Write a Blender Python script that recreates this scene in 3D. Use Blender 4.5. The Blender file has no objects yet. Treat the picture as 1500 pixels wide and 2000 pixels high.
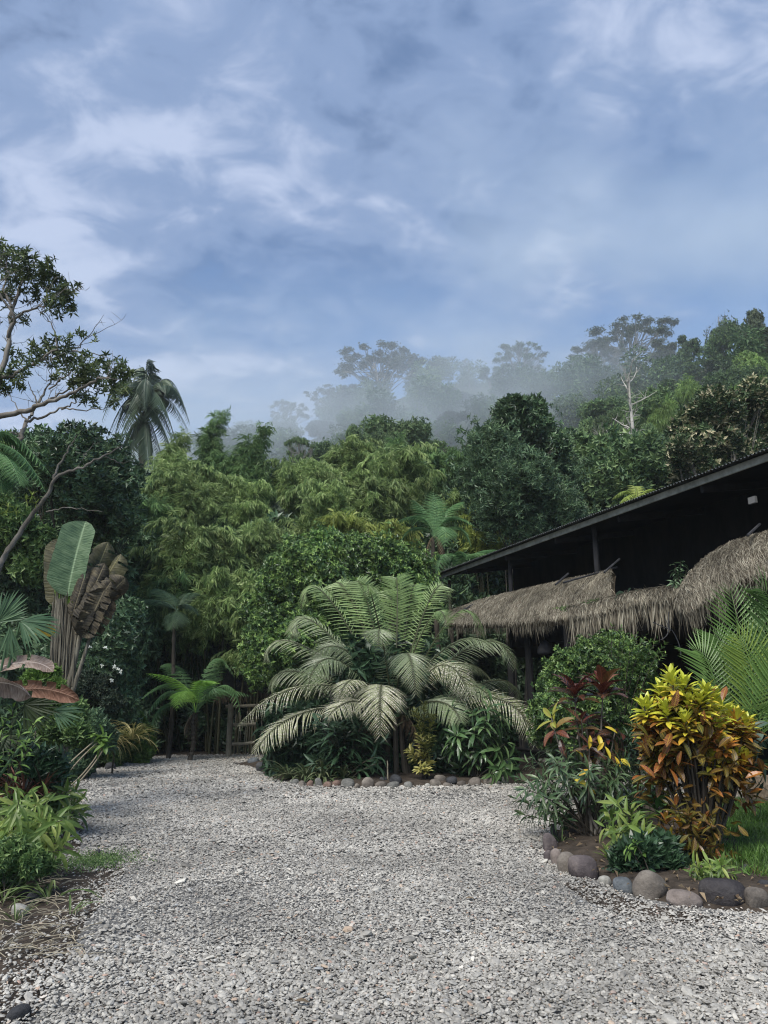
import bpy, math, random
import numpy as np
from mathutils import Vector

# ------------------------------------------------------------------ camera, world, sun, exposure
sc = bpy.context.scene
col = sc.collection
R = math.radians
PITCH, FPX, CAMZ = R(14.4), 1444.0, 1.5
cam_d = bpy.data.cameras.new("camera")
cam = bpy.data.objects.new("camera", cam_d)
col.objects.link(cam)
cam.location = (0, 0, CAMZ)
cam.rotation_euler = (R(90) + PITCH, 0, 0)
cam_d.sensor_fit = 'VERTICAL'
cam_d.sensor_height = 36
cam_d.lens = 36 * FPX / 2000
cam_d.clip_start = 0.05
cam_d.clip_end = 3000
sc.camera = cam
sc.view_settings.view_transform = 'Standard'
sc.view_settings.look = 'None'
sc.view_settings.gamma = 1
sc.view_settings.exposure = 1.75
sc.cycles.use_denoising = True
sc.cycles.use_adaptive_sampling = False
sc.cycles.adaptive_threshold = 0.02
sc.cycles.filter_width = 1.15
sc.cycles.max_bounces = 6
sc.cycles.diffuse_bounces = 2
sc.cycles.glossy_bounces = 2
sc.cycles.transmission_bounces = 4
sc.cycles.transparent_max_bounces = 8
sc.cycles.volume_bounces = 2
sc.cycles.sample_clamp_indirect = 4

SUN_EL, SUN_AZ = R(50), R(208)     # azimuth clockwise from +Y: high, behind the viewer and to the left
sun_d = bpy.data.lights.new("sun", 'SUN')
sun_d.energy = 1.5
sun_d.angle = R(32)
sun_d.color = (1.0, 0.96, 0.89)
sun = bpy.data.objects.new("sun", sun_d)
col.objects.link(sun)
sd = Vector((math.sin(SUN_AZ) * math.cos(SUN_EL), math.cos(SUN_AZ) * math.cos(SUN_EL), math.sin(SUN_EL)))
sun.rotation_euler = sd.to_track_quat('Z', 'Y').to_euler()

world = bpy.data.worlds.new("World")
sc.world = world
world.use_nodes = True
wt = world.node_tree
for n in list(wt.nodes): wt.nodes.remove(n)
def wn(t, **k):
    n = wt.nodes.new(t)
    for a, b in k.items(): setattr(n, a, b)
    return n
def wl(a, b): wt.links.new(a, b)
out = wn('ShaderNodeOutputWorld')
sky = wn('ShaderNodeTexSky', sky_type='NISHITA', sun_disc=False)
sky.sun_elevation = SUN_EL; sky.sun_rotation = SUN_AZ; sky.altitude = 800; sky.air_density = 1.0; sky.dust_density = 0.6; sky.ozone_density = 1.6
bg_sky = wn('ShaderNodeBackground'); bg_sky.inputs[1].default_value = 0.060
hs = wn('ShaderNodeHueSaturation'); hs.inputs['Saturation'].default_value = 1.12
wl(sky.outputs[0], hs.inputs['Color']); wl(hs.outputs[0], bg_sky.inputs[0])
tc = wn('ShaderNodeTexCoord')
sep = wn('ShaderNodeSeparateXYZ'); wl(tc.outputs['Generated'], sep.inputs[0])
def wmath(op, a, b=None, clamp=False):
    n = wn('ShaderNodeMath', operation=op, use_clamp=clamp)
    for i, v in enumerate((a, b)):
        if v is None: continue
        if isinstance(v, (int, float)): n.inputs[i].default_value = v
        else: wl(v, n.inputs[i])
    return n.outputs[0]
zz = wmath('ADD', wmath('MAXIMUM', sep.outputs[2], 0.0), 0.22)
comb = wn('ShaderNodeCombineXYZ')
wl(wmath('DIVIDE', sep.outputs[0], zz), comb.inputs[0]); wl(wmath('DIVIDE', sep.outputs[1], zz), comb.inputs[1])
def wnoise(scale, detail, rough, dist, off, stretch=(1, 1, 1)):
    m = wn('ShaderNodeMapping'); m.inputs['Location'].default_value = off; m.inputs['Scale'].default_value = stretch
    m.inputs['Rotation'].default_value = (0, 0, R(-28))
    wl(comb.outputs[0], m.inputs[0])
    n = wn('ShaderNodeTexNoise'); n.inputs['Scale'].default_value = scale; n.inputs['Detail'].default_value = detail
    n.inputs['Roughness'].default_value = rough; n.inputs['Distortion'].default_value = dist
    wl(m.outputs[0], n.inputs['Vector'])
    return n.outputs[0]
big = wnoise(0.95, 3, 0.5, 0.3, (5.3, 1.7, 0))
mid = wnoise(2.6, 5, 0.55, 0.35, (1.3, 6.2, 4), (1.0, 1.35, 1))
fine = wnoise(8.5, 5, 0.55, 0.45, (9.1, 5.2, 1), (1, 1.25, 1))
# more cloud to the left and overhead, clearer to the right and low down
cov = wmath('ADD', wmath('MULTIPLY', big, 1.3), wmath('MULTIPLY', mid, 1.3))
cov = wmath('ADD', cov, wmath('MULTIPLY', fine, 0.95))
cov = wmath('ADD', cov, wmath('MULTIPLY', sep.outputs[0], -0.95))
cov = wmath('ADD', cov, wmath('MULTIPLY', wmath('SUBTRACT', sep.outputs[2], 0.62), 1.2))
cov = wmath('SUBTRACT', cov, 1.12)
cr = wn('ShaderNodeValToRGB')
cr.color_ramp.interpolation = 'EASE'
cr.color_ramp.elements[0].position = 0.05; cr.color_ramp.elements[0].color = (0.15, 0.15, 0.15, 1)
cr.color_ramp.elements[1].position = 0.85; cr.color_ramp.elements[1].color = (0.94, 0.94, 0.94, 1)
wl(cov, cr.inputs[0])
bright = wmath('ADD', wmath('MULTIPLY', mid, 1.15), wmath('MULTIPLY', fine, 1.20))
bright = wmath('ADD', bright, wmath('MULTIPLY', big, 0.7))
bright = wmath('ADD', bright, wmath('MULTIPLY', sep.outputs[0], -0.25))
bright = wmath('ADD', wmath('MULTIPLY', wmath('SUBTRACT', bright, 1.525), 1.2), 0.50)
cc = wn('ShaderNodeValToRGB')
cc.color_ramp.interpolation = 'EASE'
cc.color_ramp.elements[0].position = 0.15; cc.color_ramp.elements[0].color = (0.046, 0.070, 0.124, 1)
cc.color_ramp.elements[1].position = 1.0; cc.color_ramp.elements[1].color = (0.165, 0.192, 0.255, 1)
e = cc.color_ramp.elements.new(0.50); e.color = (0.080, 0.112, 0.180, 1)
wl(bright, cc.inputs[0])
bg_cl = wn('ShaderNodeBackground'); bg_cl.inputs[1].default_value = 1.0
wl(cc.outputs[0], bg_cl.inputs[0])
mx = wn('ShaderNodeMixShader')
wl(cr.outputs[0], mx.inputs[0]); wl(bg_sky.outputs[0], mx.inputs[1]); wl(bg_cl.outputs[0], mx.inputs[2])
wl(mx.outputs[0], out.inputs['Surface'])

# ------------------------------------------------------------------ pixel -> world helpers (photograph is 1500 x 2000)
CP, SP = math.cos(PITCH), math.sin(PITCH)
def ray(px, py):
    v = (1000.0 - py) / FPX
    return np.array([(px - 750.0) / FPX, CP - v * SP, SP + v * CP])
def P(px, py, Y):
    d = ray(px, py)
    return np.array([0, 0, CAMZ]) + d * (Y / d[1])
def G(px, py, z=0.0):
    d = ray(px, py)
    return np.array([0, 0, CAMZ]) + d * ((z - CAMZ) / d[2])
def pxm(Y):            # photo pixels per metre at depth Y
    return FPX / (Y * 1.0)

def smooth(a, b, x):
    t = np.clip((np.asarray(x, float) - a) / (b - a), 0, 1)
    return t * t * (3 - 2 * t)
def hill(x, y):
    x = np.asarray(x, float); y = np.asarray(y, float)
    a = x / np.maximum(y, 1.0)
    rr = 88 + np.clip(0.55 - a, 0, 1.6) * 75
    tt = 0.30 + 0.145 * smooth(-0.45, 0.15, a)
    y0 = 27 + 8 * smooth(0.1, -0.5, a)
    s = np.clip((y - y0) / (rr - y0), 0, 1.0)
    h = tt * rr * (0.8 * s + 0.2 * s * s * (3 - 2 * s))
    h = h * (1 - 0.25 * smooth(1.0, 2.2, y / rr))
    h = h + smooth(30, 60, y) * (1.6 * np.sin(x * .13 + y * .05) + 1.1 * np.sin(x * .05 - y * .11 + 2))
    return h

# ------------------------------------------------------------------ mesh building
def nrm(v):
    v = np.asarray(v, float)
    return v / np.maximum(np.linalg.norm(v, axis=-1, keepdims=True), 1e-9)
UP = np.array([0, 0, 1.0])

class MB:
    def __init__(s): s.c = []; s.n = 0
    def add(s, V, F, rnd=0.5, tt=0.0, ss=0.0, mi=0):
        V = np.asarray(V, np.float32).reshape(-1, 3); F = np.asarray(F, np.int64)
        if len(F) == 0: return
        m = len(F); k = len(V)
        s.c.append((V, F + s.n, np.broadcast_to(np.asarray(rnd, np.float32), (m,)), np.broadcast_to(np.asarray(tt, np.float32), (k,)),
                    np.broadcast_to(np.asarray(ss, np.float32), (k,)), np.full(m, mi, np.int32)))
        s.n += k
    def build(s, name, mats, parent=None, smooth_sh=False, origin=None):
        me = bpy.data.meshes.new(name)
        o = np.zeros(3) if origin is None else np.asarray(origin, float)
        if parent is not None: o = np.array(parent.get('_w', (0, 0, 0)), float)
        if s.c:
            V = np.concatenate([c[0] for c in s.c]) - o.astype(np.float32)
            loops = np.concatenate([c[1].ravel() for c in s.c]).astype(np.int32)
            sizes = np.concatenate([np.full(len(c[1]), c[1].shape[1], np.int32) for c in s.c])
            starts = np.concatenate([[0], np.cumsum(sizes)[:-1]]).astype(np.int32)
            me.vertices.add(len(V)); me.vertices.foreach_set('co', V.ravel())
            me.loops.add(len(loops)); me.loops.foreach_set('vertex_index', loops)
            me.polygons.add(len(sizes)); me.polygons.foreach_set('loop_start', starts)
            try: me.polygons.foreach_set('loop_total', sizes)
            except Exception: pass
            me.polygons.foreach_set('material_index', np.concatenate([c[5] for c in s.c]))
            me.polygons.foreach_set('use_smooth', np.full(len(sizes), smooth_sh))
            for nm, i, dom in (('rnd', 2, 'FACE'), ('tt', 3, 'POINT'), ('ss', 4, 'POINT')):
                at = me.attributes.new(nm, 'FLOAT', dom)
                at.data.foreach_set('value', np.ascontiguousarray(np.concatenate([c[i] for c in s.c]), dtype=np.float32))
            me.update(calc_edges=True)
        for m in (mats if isinstance(mats, (list, tuple)) else [mats]): me.materials.append(m)
        ob = bpy.data.objects.new(name, me)
        col.objects.link(ob)
        if parent is not None: ob.parent = parent
        elif origin is not None: ob.location = tuple(float(v) for v in o)
        return ob

def tag(o, label=None, cat=None, group=None, kind=None):
    if label: o['label'] = label
    if cat: o['category'] = cat
    if group: o['group'] = group
    if kind: o['kind'] = kind
    return o
def thing(name, label, cat, loc, group=None):
    o = bpy.data.objects.new(name, None); col.objects.link(o)
    o.empty_display_size = 0.2
    o.location = tuple(float(v) for v in loc)
    o['_w'] = [float(v) for v in loc]
    tag(o, label, cat, group)
    return o
def clone(root, loc, rotz=0.0, scale=1.0, label=None, group=None):
    c = root.copy(); col.objects.link(c)
    c.location = tuple(float(v) for v in loc); c.rotation_euler = (0, 0, rotz)
    c.scale = (scale,) * 3 if isinstance(scale, (int, float)) else scale
    if label: c['label'] = label
    if group: c['group'] = group
    for ch in list(root.children):
        d = ch.copy(); col.objects.link(d); d.parent = c
        for g in list(ch.children):
            e = g.copy(); col.objects.link(e); e.parent = d
    return c

def tube(mb, pts, rad, n=6, rnd=0.5, caps=True):
    pts = np.asarray(pts, float); k = len(pts)
    rad = np.broadcast_to(np.asarray(rad, float), (k,)) if np.ndim(rad) else np.full(k, rad)
    T = nrm(np.gradient(pts, axis=0))
    ref = np.array([0.31, 0.17, 0.93]) if abs(T[0][2]) < 0.9 else np.array([0.95, 0.2, 0.1])
    A = nrm(np.cross(T, ref)); B = np.cross(T, A)
    ang = np.linspace(0, 2 * np.pi, n, endpoint=False)
    V = pts[:, None, :] + rad[:, None, None] * (np.cos(ang)[None, :, None] * A[:, None, :] + np.sin(ang)[None, :, None] * B[:, None, :])
    i = np.arange(k - 1)[:, None] * n; j = np.arange(n)[None, :]; j2 = (j + 1) % n
    F = np.stack([i + j, i + j2, i + n + j2, i + n + j], -1).reshape(-1, 4)
    tt = np.repeat(np.linspace(0, 1, k), n)
    mb.add(V.reshape(-1, 3), F, rnd, tt)
    if caps:
        for e, r in ((0, 1), (k - 1, -1)):
            idx = np.arange(n) + e * n
            VV = np.concatenate([V.reshape(-1, 3)[idx], pts[e][None]])
            mb.add(VV, [[q, (q + 1) % n, n] for q in range(n)], rnd, e and 1.0)
def bez(a, b, c, n=12):
    t = np.linspace(0, 1, n)[:, None]
    return (1 - t) ** 2 * np.asarray(a) + 2 * t * (1 - t) * np.asarray(b) + t * t * np.asarray(c)
def wig(rng, pts, amp):
    pts = np.array(pts, float); k = len(pts)
    w = rng.normal(0, amp, (k, 3)); w[0] = 0
    w = np.cumsum(w, 0) * 0.6
    return pts + w - np.linspace(0, 1, k)[:, None] * w[-1] * 0.5
def box(mb, a, b, rnd=0.5, rot=None):
    x0, y0, z0 = a; x1, y1, z1 = b
    V = np.array([[x0, y0, z0], [x1, y0, z0], [x1, y1, z0], [x0, y1, z0], [x0, y0, z1], [x1, y0, z1], [x1, y1, z1], [x0, y1, z1]], float)
    mb.add(V, [[0, 3, 2, 1], [4, 5, 6, 7], [0, 1, 5, 4], [1, 2, 6, 5], [2, 3, 7, 6], [3, 0, 4, 7]], rnd)
def beam(mb, a, b, w, h, rnd=0.5, up=UP):
    a = np.asarray(a, float); b = np.asarray(b, float)
    T = nrm(b - a); S = nrm(np.cross(T, up)); U = np.cross(S, T)
    V = [p + S * sx * w / 2 + U * sz * h / 2 for p in (a, b) for sx, sz in ((-1, -1), (1, -1), (1, 1), (-1, 1))]
    mb.add(V, [[0, 1, 2, 3], [7, 6, 5, 4], [0, 4, 5, 1], [1, 5, 6, 2], [2, 6, 7, 3], [3, 7, 4, 0]], rnd)

# ---- leaf templates: V (x side, y along, z normal), F, tt, ss, leaf index per face
def T_kite(w=0.5, fold=0.12, droop=0.1, mid=0.42):
    V = np.array([[0, 0, 0], [-w / 2, mid, fold * w], [w / 2, mid, fold * w], [0, 1, -droop]])
    return dict(V=V, F=np.array([[0, 3, 1], [0, 2, 3]]), tt=np.array([0, mid, mid, 1.0]), ss=np.array([0, -1, 1, 0.0]), lf=np.array([0, 0]))
def T_strip(segs=4, w=0.2, bend=0.8, fold=0.25, prof=None, twist=0.0):
    t = np.linspace(0, 1, segs + 1)
    if prof is None: prof = lambda q: np.sin(np.pi * np.clip(q, 0, 1) ** 0.75) ** 0.8
    wd = np.maximum(prof(t), 0.03) * w / 2
    a = bend * t
    dy = np.cos(a); dz = -np.sin(a)
    yy = np.concatenate([[0], np.cumsum((dy[1:] + dy[:-1]) / 2)]) / segs
    zc = np.concatenate([[0], np.cumsum((dz[1:] + dz[:-1]) / 2)]) / segs
    V = []; ss = []
    for i in range(segs + 1):
        c, s_ = math.cos(twist * t[i]), math.sin(twist * t[i])
        for sx in (-1, 0, 1):
            lx = sx * wd[i]; lz = abs(sx) * wd[i] * fold
            V.append([lx * c - lz * s_, yy[i] + lz * math.sin(a[i]) * 0.5, zc[i] + lz * c + lx * s_]); ss.append(sx)
    F = []
    for i in range(segs):
        b = i * 3
        F += [[b, b + 1, b + 4, b + 3], [b + 1, b + 2, b + 5, b + 4]]
    return dict(V=np.array(V), F=np.array(F), tt=np.repeat(t, 3), ss=np.array(ss, float), lf=np.zeros(len(F), int))
def T_multi(items):          # items: list of (template, pos, dir, normal, length, widthfactor)
    Vs, Fs, ts, s2, lf = [], [], [], [], []
    n = 0
    for li, (t, p, d, nn, L, W) in enumerate(items):
        y = nrm(d); x = nrm(np.cross(y, nn)); z = np.cross(x, y)
        V = np.asarray(p) + t['V'][:, :1] * x * L * W + t['V'][:, 1:2] * y * L + t['V'][:, 2:3] * z * L
        Vs.append(V); Fs.append(t['F'] + n); ts.append(t['tt']); s2.append(t['ss']); lf.append(np.full(len(t['F']), li))
        n += len(V)
    return dict(V=np.concatenate(Vs), F=np.concatenate(Fs), tt=np.concatenate(ts), ss=np.concatenate(s2), lf=np.concatenate(lf))
def scatter(mb, T, Pn, D, Nn, L, W=1.0, rnd=None, rng=None, rspread=0.25, mi=0):
    Pn = np.asarray(Pn, float).reshape(-1, 3); N = len(Pn)
    if N == 0: return
    D = nrm(np.broadcast_to(D, (N, 3))); Nn = np.broadcast_to(Nn, (N, 3))
    X = nrm(np.cross(D, Nn)); Z = np.cross(X, D)
    L = np.broadcast_to(np.asarray(L, float), (N,))[:, None, None]; W = np.broadcast_to(np.asarray(W, float), (N,))[:, None, None]
    t = T['V']
    V = Pn[:, None, :] + X[:, None, :] * t[None, :, 0:1] * L * W + D[:, None, :] * t[None, :, 1:2] * L + Z[:, None, :] * t[None, :, 2:3] * L
    k = len(t); F = (T['F'][None] + (np.arange(N) * k)[:, None, None]).reshape(-1, T['F'].shape[1])
    rng = rng or np.random.default_rng(N)
    nl = T['lf'].max() + 1
    if rnd is None: rnd = rng.random(N)
    r = np.broadcast_to(np.asarray(rnd, float), (N,))[:, None] + rng.normal(0, rspread, (N, nl)) * (nl > 1 or 0.0)
    r = np.clip(r, 0, 1)[:, T['lf']].ravel()
    mb.add(V.reshape(-1, 3), F, r, np.tile(T['tt'], N), np.tile(T['ss'], N), mi)

def rdir(rng, n): return nrm(rng.normal(size=(n, 3)))
def blob_pts(rng, blobs, n, shell=0.45, zs=1.0, cull=0.72, lump=0.22):
    """sample points near the outside of a union of lumpy balls; returns P and outward direction"""
    B = np.asarray(blobs, float)
    w = B[:, 3] ** 2; idx = rng.choice(len(B), int(n * 1.5), p=w / w.sum())
    u = rdir(rng, len(idx))
    ph = idx * 1.7
    lu = 1 + lump * (np.sin(u[:, 0] * 5 + ph) * np.sin(u[:, 1] * 4.3 + ph * 2) + 0.6 * np.sin(u[:, 2] * 7 + u[:, 0] * 6 + ph))
    r = B[idx, 3] * lu * (1 - shell * rng.random(len(idx)) ** 1.4)
    off = u * r[:, None]; off[:, 2] *= zs
    Q = B[idx, :3] + off
    keep = np.ones(len(Q), bool)
    for b in B:
        d = Q - b[:3]; d[:, 2] /= zs
        keep &= ~(np.linalg.norm(d, axis=1) < b[3] * cull * (1 - shell))
    Q, u = Q[keep][:n], u[keep][:n]
    return Q, u
LEAFK, LEAFN = 1.0, 1.0
def foliage(mb, rng, blobs, n, T, L, out=1.0, rand=0.7, droop=0.3, shell=0.45, zs=1.0, W=1.0, lvar=0.35, upn=0.4, lump=0.22, rmap=None):
    Q, u = blob_pts(rng, blobs, n, shell, zs, lump=lump)
    k = len(Q)
    D = nrm(u * out + rdir(rng, k) * rand + np.array([0, 0, -droop]))
    Nn = nrm(u * 0.6 + UP * upn + rdir(rng, k) * 0.5)
    rv = rng.random(k) if rmap is None else rmap(Q, rng)
    scatter(mb, T, Q, D, Nn, L * (1 + lvar * (rng.random(k) * 2 - 1)), W, rv, rng)
def crown_blobs(rng, c, rad, k, br, flat=0.0):
    c = np.asarray(c, float); out = []
    for i in range(k):
        u = rdir(rng, 1)[0] * (rng.random() ** 0.4)
        if flat and u[2] < -flat: u[2] = -flat * rng.random()
        q = c + u * np.array(rad) * 0.72
        out.append([*q, br * (0.7 + 0.6 * rng.random())])
    return np.array(out)
def limbs(mb, rng, base, top, r0, blobs, frac=0.45, n=6, taper=0.35, every=1, tw=0.12):
    base = np.asarray(base, float); top = np.asarray(top, float)
    midp = (base + top) / 2 + np.array([rng.normal(0, .04), rng.normal(0, .04), 0]) * np.linalg.norm(top - base)
    tr = bez(base, midp, top, 14)
    rad = np.linspace(r0, r0 * taper, 14); rad[0] *= 1.35
    tube(mb, tr, rad, n + 2, rng.random())
    for b in blobs[::every]:
        s = tr[int(np.clip((frac + (0.95 - frac) * rng.random()) * 13, 0, 13))]
        e = b[:3]
        m = (s + e) / 2 + np.array([0, 0, 0.12 * np.linalg.norm(e - s)]) * (rng.random() - .2)
        p = wig(rng, bez(s, m, e, 9), 0.02 * np.linalg.norm(e - s))
        tube(mb, p, np.linspace(r0 * taper * 0.8, r0 * 0.08, 9), 5, rng.random())
        for q in range(3):
            e2 = e + rdir(rng, 1)[0] * b[3] * 0.8
            tube(mb, wig(rng, bez(p[5], (p[5] + e2) / 2 + UP * .05, e2, 6), .02 * b[3]), np.linspace(r0 * 0.14, r0 * 0.04, 6), 4, rng.random())

# ------------------------------------------------------------------ materials
def mat_new(name):
    m = bpy.data.materials.new(name); m.use_nodes = True
    nt = m.node_tree
    for n in list(nt.nodes): nt.nodes.remove(n)
    return m, nt
def N_(nt, t, ins=None, **k):
    n = nt.nodes.new(t)
    for a, b in k.items(): setattr(n, a, b)
    for a, b in (ins or {}).items():
        if hasattr(b, 'is_linked') or isinstance(b, bpy.types.NodeSocket): nt.links.new(b, n.inputs[a])
        else: n.inputs[a].default_value = b
    return n
def ramp(nt, fac, stops, interp='LINEAR'):
    n = nt.nodes.new('ShaderNodeValToRGB'); cr_ = n.color_ramp; cr_.interpolation = interp
    while len(cr_.elements) < len(stops): cr_.elements.new(0.5)
    for e_, (p, c) in zip(cr_.elements, stops): e_.position = p; e_.color = (*c, 1)
    nt.links.new(fac, n.inputs[0]); return n.outputs[0]
def leaf_mat(name, cols, rough=0.5, trans=0.22, spec=0.35, vein=None, veinfreq=0, patch=0.35, patchscale=0.5, transcol=None, speck=None, gain=1.0):
    """cols: list of base colours spread over the per-leaf random value"""
    m, nt = mat_new(name)
    at = N_(nt, 'ShaderNodeAttribute', attribute_name='rnd')
    cols = [(gain * (r_ + (g_ - r_) * .10 * (g_ > r_)), g_ * gain, gain * (b_ * .9 + g_ * .05)) for r_, g_, b_ in cols]
    k = len(cols); stops = [(i / max(k - 1, 1), c) for i, c in enumerate(cols)]
    c0 = ramp(nt, at.outputs['Fac'], stops)
    g = N_(nt, 'ShaderNodeNewGeometry')
    nz = N_(nt, 'ShaderNodeTexNoise', {'Vector': g.outputs['Position'], 'Scale': patchscale, 'Detail': 2.0})
    v = N_(nt, 'ShaderNodeMapRange', {'Value': nz.outputs[0], 'From Min': 0.3, 'From Max': 0.7, 'To Min': 1 - patch, 'To Max': 1 + patch})
    hsv = N_(nt, 'ShaderNodeHueSaturation', {'Color': c0, 'Value': v.outputs[0]})
    c = hsv.outputs[0]
    if vein:
        t_ = N_(nt, 'ShaderNodeAttribute', attribute_name='tt'); s_ = N_(nt, 'ShaderNodeAttribute', attribute_name='ss')
        ab = N_(nt, 'ShaderNodeMath', {0: s_.outputs['Fac']}, operation='ABSOLUTE')
        md = N_(nt, 'ShaderNodeMath', {0: ab.outputs[0], 1: 0.10}, operation='LESS_THAN')
        fac = md.outputs[0]
        if veinfreq:
            q = N_(nt, 'ShaderNodeMath', {0: t_.outputs['Fac'], 1: ab.outputs[0]}, operation='SUBTRACT') if False else N_(nt, 'ShaderNodeMath', {0: ab.outputs[0], 1: -0.18, 2: t_.outputs['Fac']}, operation='MULTIPLY_ADD')
            w = N_(nt, 'ShaderNodeMath', {0: q.outputs[0], 1: float(veinfreq)}, operation='MULTIPLY')
            sn = N_(nt, 'ShaderNodeMath', {0: w.outputs[0]}, operation='SINE')
            gt = N_(nt, 'ShaderNodeMapRange', {'Value': sn.outputs[0], 'From Min': 0.35, 'From Max': 0.9})
            mxx = N_(nt, 'ShaderNodeMath', {0: gt.outputs[0], 1: md.outputs[0]}, operation='MAXIMUM')
            fac = mxx.outputs[0]
        if veinfreq: fac = N_(nt, 'ShaderNodeMath', {0: fac, 1: 0.42}, operation='MULTIPLY').outputs[0]
        mix = N_(nt, 'ShaderNodeMix', {0: fac, 6: c, 7: (*vein, 1)}, data_type='RGBA')
        c = mix.outputs[2]
    if speck:
        n2 = N_(nt, 'ShaderNodeTexNoise', {'Vector': g.outputs['Position'], 'Scale': speck[1], 'Detail': 2.0})
        f2 = N_(nt, 'ShaderNodeMapRange', {'Value': n2.outputs[0], 'From Min': speck[2], 'From Max': speck[2] + 0.06})
        mix = N_(nt, 'ShaderNodeMix', {0: f2.outputs[0], 6: c, 7: (*speck[0], 1)}, data_type='RGBA')
        c = mix.outputs[2]
    b = N_(nt, 'ShaderNodeBsdfPrincipled', {'Base Color': c, 'Roughness': rough, 'Specular IOR Level': spec})
    tr = N_(nt, 'ShaderNodeBsdfTranslucent', {'Color': c})
    mixs = N_(nt, 'ShaderNodeMixShader', {0: trans, 1: b.outputs[0], 2: tr.outputs[0]})
    o = N_(nt, 'ShaderNodeOutputMaterial', {0: mixs.outputs[0]})
    return m
def solid_mat(name, cols, rough=0.8, scale=8, stretch=(1, 1, 1), bump=0.3, bdist=0.01, rndmix=0.0, spec=0.3, detail=6, coord='Object', metallic=0.0, bscale=None):
    m, nt = mat_new(name)
    tcx = N_(nt, 'ShaderNodeTexCoord')
    mp = N_(nt, 'ShaderNodeMapping', {'Vector': tcx.outputs[coord], 'Scale': stretch})
    nz = N_(nt, 'ShaderNodeTexNoise', {'Vector': mp.outputs[0], 'Scale': float(scale), 'Detail': float(detail), 'Roughness': 0.62})
    at = N_(nt, 'ShaderNodeAttribute', attribute_name='rnd')
    f = N_(nt, 'ShaderNodeMapRange', {'Value': nz.outputs[0], 'From Min': 0.28, 'From Max': 0.72})
    fm = N_(nt, 'ShaderNodeMix', {0: rndmix, 2: f.outputs[0], 3: at.outputs['Fac']})
    c = ramp(nt, fm.outputs[0], [(i / max(len(cols) - 1, 1), c_) for i, c_ in enumerate(cols)])
    nb = N_(nt, 'ShaderNodeTexNoise', {'Vector': mp.outputs[0], 'Scale': float(bscale or scale * 4), 'Detail': 4.0})
    bp = N_(nt, 'ShaderNodeBump', {'Height': nb.outputs[0], 'Strength': bump, 'Distance': bdist})
    b = N_(nt, 'ShaderNodeBsdfPrincipled', {'Base Color': c, 'Roughness': rough, 'Specular IOR Level': spec, 'Normal': bp.outputs[0], 'Metallic': metallic})
    N_(nt, 'ShaderNodeOutputMaterial', {0: b.outputs[0]})
    return m

# ------------------------------------------------------------------ palette
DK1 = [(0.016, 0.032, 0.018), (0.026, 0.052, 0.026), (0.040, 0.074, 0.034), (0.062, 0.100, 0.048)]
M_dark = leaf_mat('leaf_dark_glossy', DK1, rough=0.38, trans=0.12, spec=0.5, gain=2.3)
M_cool = leaf_mat('leaf_cool_green', [(0.026, 0.050, 0.028), (0.042, 0.076, 0.040), (0.068, 0.110, 0.054)], rough=0.45, trans=0.2, spec=0.4, gain=2.15)
M_mid = leaf_mat('leaf_mid_green', [(0.030, 0.062, 0.022), (0.050, 0.098, 0.032), (0.080, 0.140, 0.042), (0.120, 0.180, 0.060)], trans=0.24, gain=1.5)
M_citrus = leaf_mat('leaf_shiny_bush', [(0.022, 0.050, 0.018), (0.040, 0.085, 0.026), (0.075, 0.140, 0.036), (0.150, 0.230, 0.060)], rough=0.36, trans=0.2, spec=0.5, gain=1.75)
M_bamboo = leaf_mat('leaf_bamboo', [(0.058, 0.093, 0.031), (0.092, 0.140, 0.047), (0.134, 0.190, 0.068), (0.200, 0.250, 0.110)], rough=0.5, trans=0.3, patchscale=0.35, gain=2)
M_bamboo_g = leaf_mat('leaf_bamboo_cool', [(0.036, 0.072, 0.028), (0.062, 0.112, 0.042), (0.100, 0.160, 0.062)], rough=0.5, trans=0.3, patchscale=0.35, gain=2.1)
M_bamboo_y = leaf_mat('leaf_bamboo_yellow', [(0.110, 0.150, 0.034), (0.170, 0.215, 0.050), (0.240, 0.270, 0.080)], rough=0.5, trans=0.3, gain=1.6)
M_hill = leaf_mat('leaf_hill_tree', [(0.020, 0.042, 0.020), (0.036, 0.068, 0.028), (0.058, 0.098, 0.038), (0.085, 0.125, 0.050)], rough=0.6, trans=0.2, patch=0.45, patchscale=0.16, gain=2)
M_hill2 = leaf_mat('leaf_hill_dull', [(0.030, 0.044, 0.026), (0.050, 0.068, 0.036), (0.080, 0.098, 0.052)], rough=0.6, trans=0.2, patch=0.4, patchscale=0.16, gain=1.7)
M_hill3 = leaf_mat('leaf_hill_bright', [(0.050, 0.095, 0.026), (0.080, 0.140, 0.036), (0.125, 0.185, 0.055)], rough=0.6, trans=0.25, patch=0.35, patchscale=0.2, gain=2.1)
M_flower = leaf_mat('leaf_with_pale_heads', [(0.020, 0.040, 0.018), (0.030, 0.058, 0.024), (0.045, 0.078, 0.032), (0.085, 0.110, 0.050), (0.330, 0.300, 0.200)], rough=0.5, trans=0.15, gain=1.6)
M_fern = leaf_mat('fern_green', [(0.032, 0.075, 0.030), (0.050, 0.105, 0.042), (0.075, 0.140, 0.055)], rough=0.5, trans=0.3, gain=2.6)
M_fern_br = leaf_mat('fern_bright_lit', [(0.110, 0.240, 0.030), (0.160, 0.310, 0.045), (0.210, 0.380, 0.070)], rough=0.5, trans=0.35, gain=2.1)  # bright green, raised further so light on the fronds is in the colour
M_fern_dk = leaf_mat('fern_dull_dark', [(0.020, 0.036, 0.024), (0.032, 0.052, 0.032), (0.050, 0.066, 0.040)], rough=0.6, trans=0.2, gain=1.4)  # dull dark leaf tone of the twiggy shrub
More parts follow.
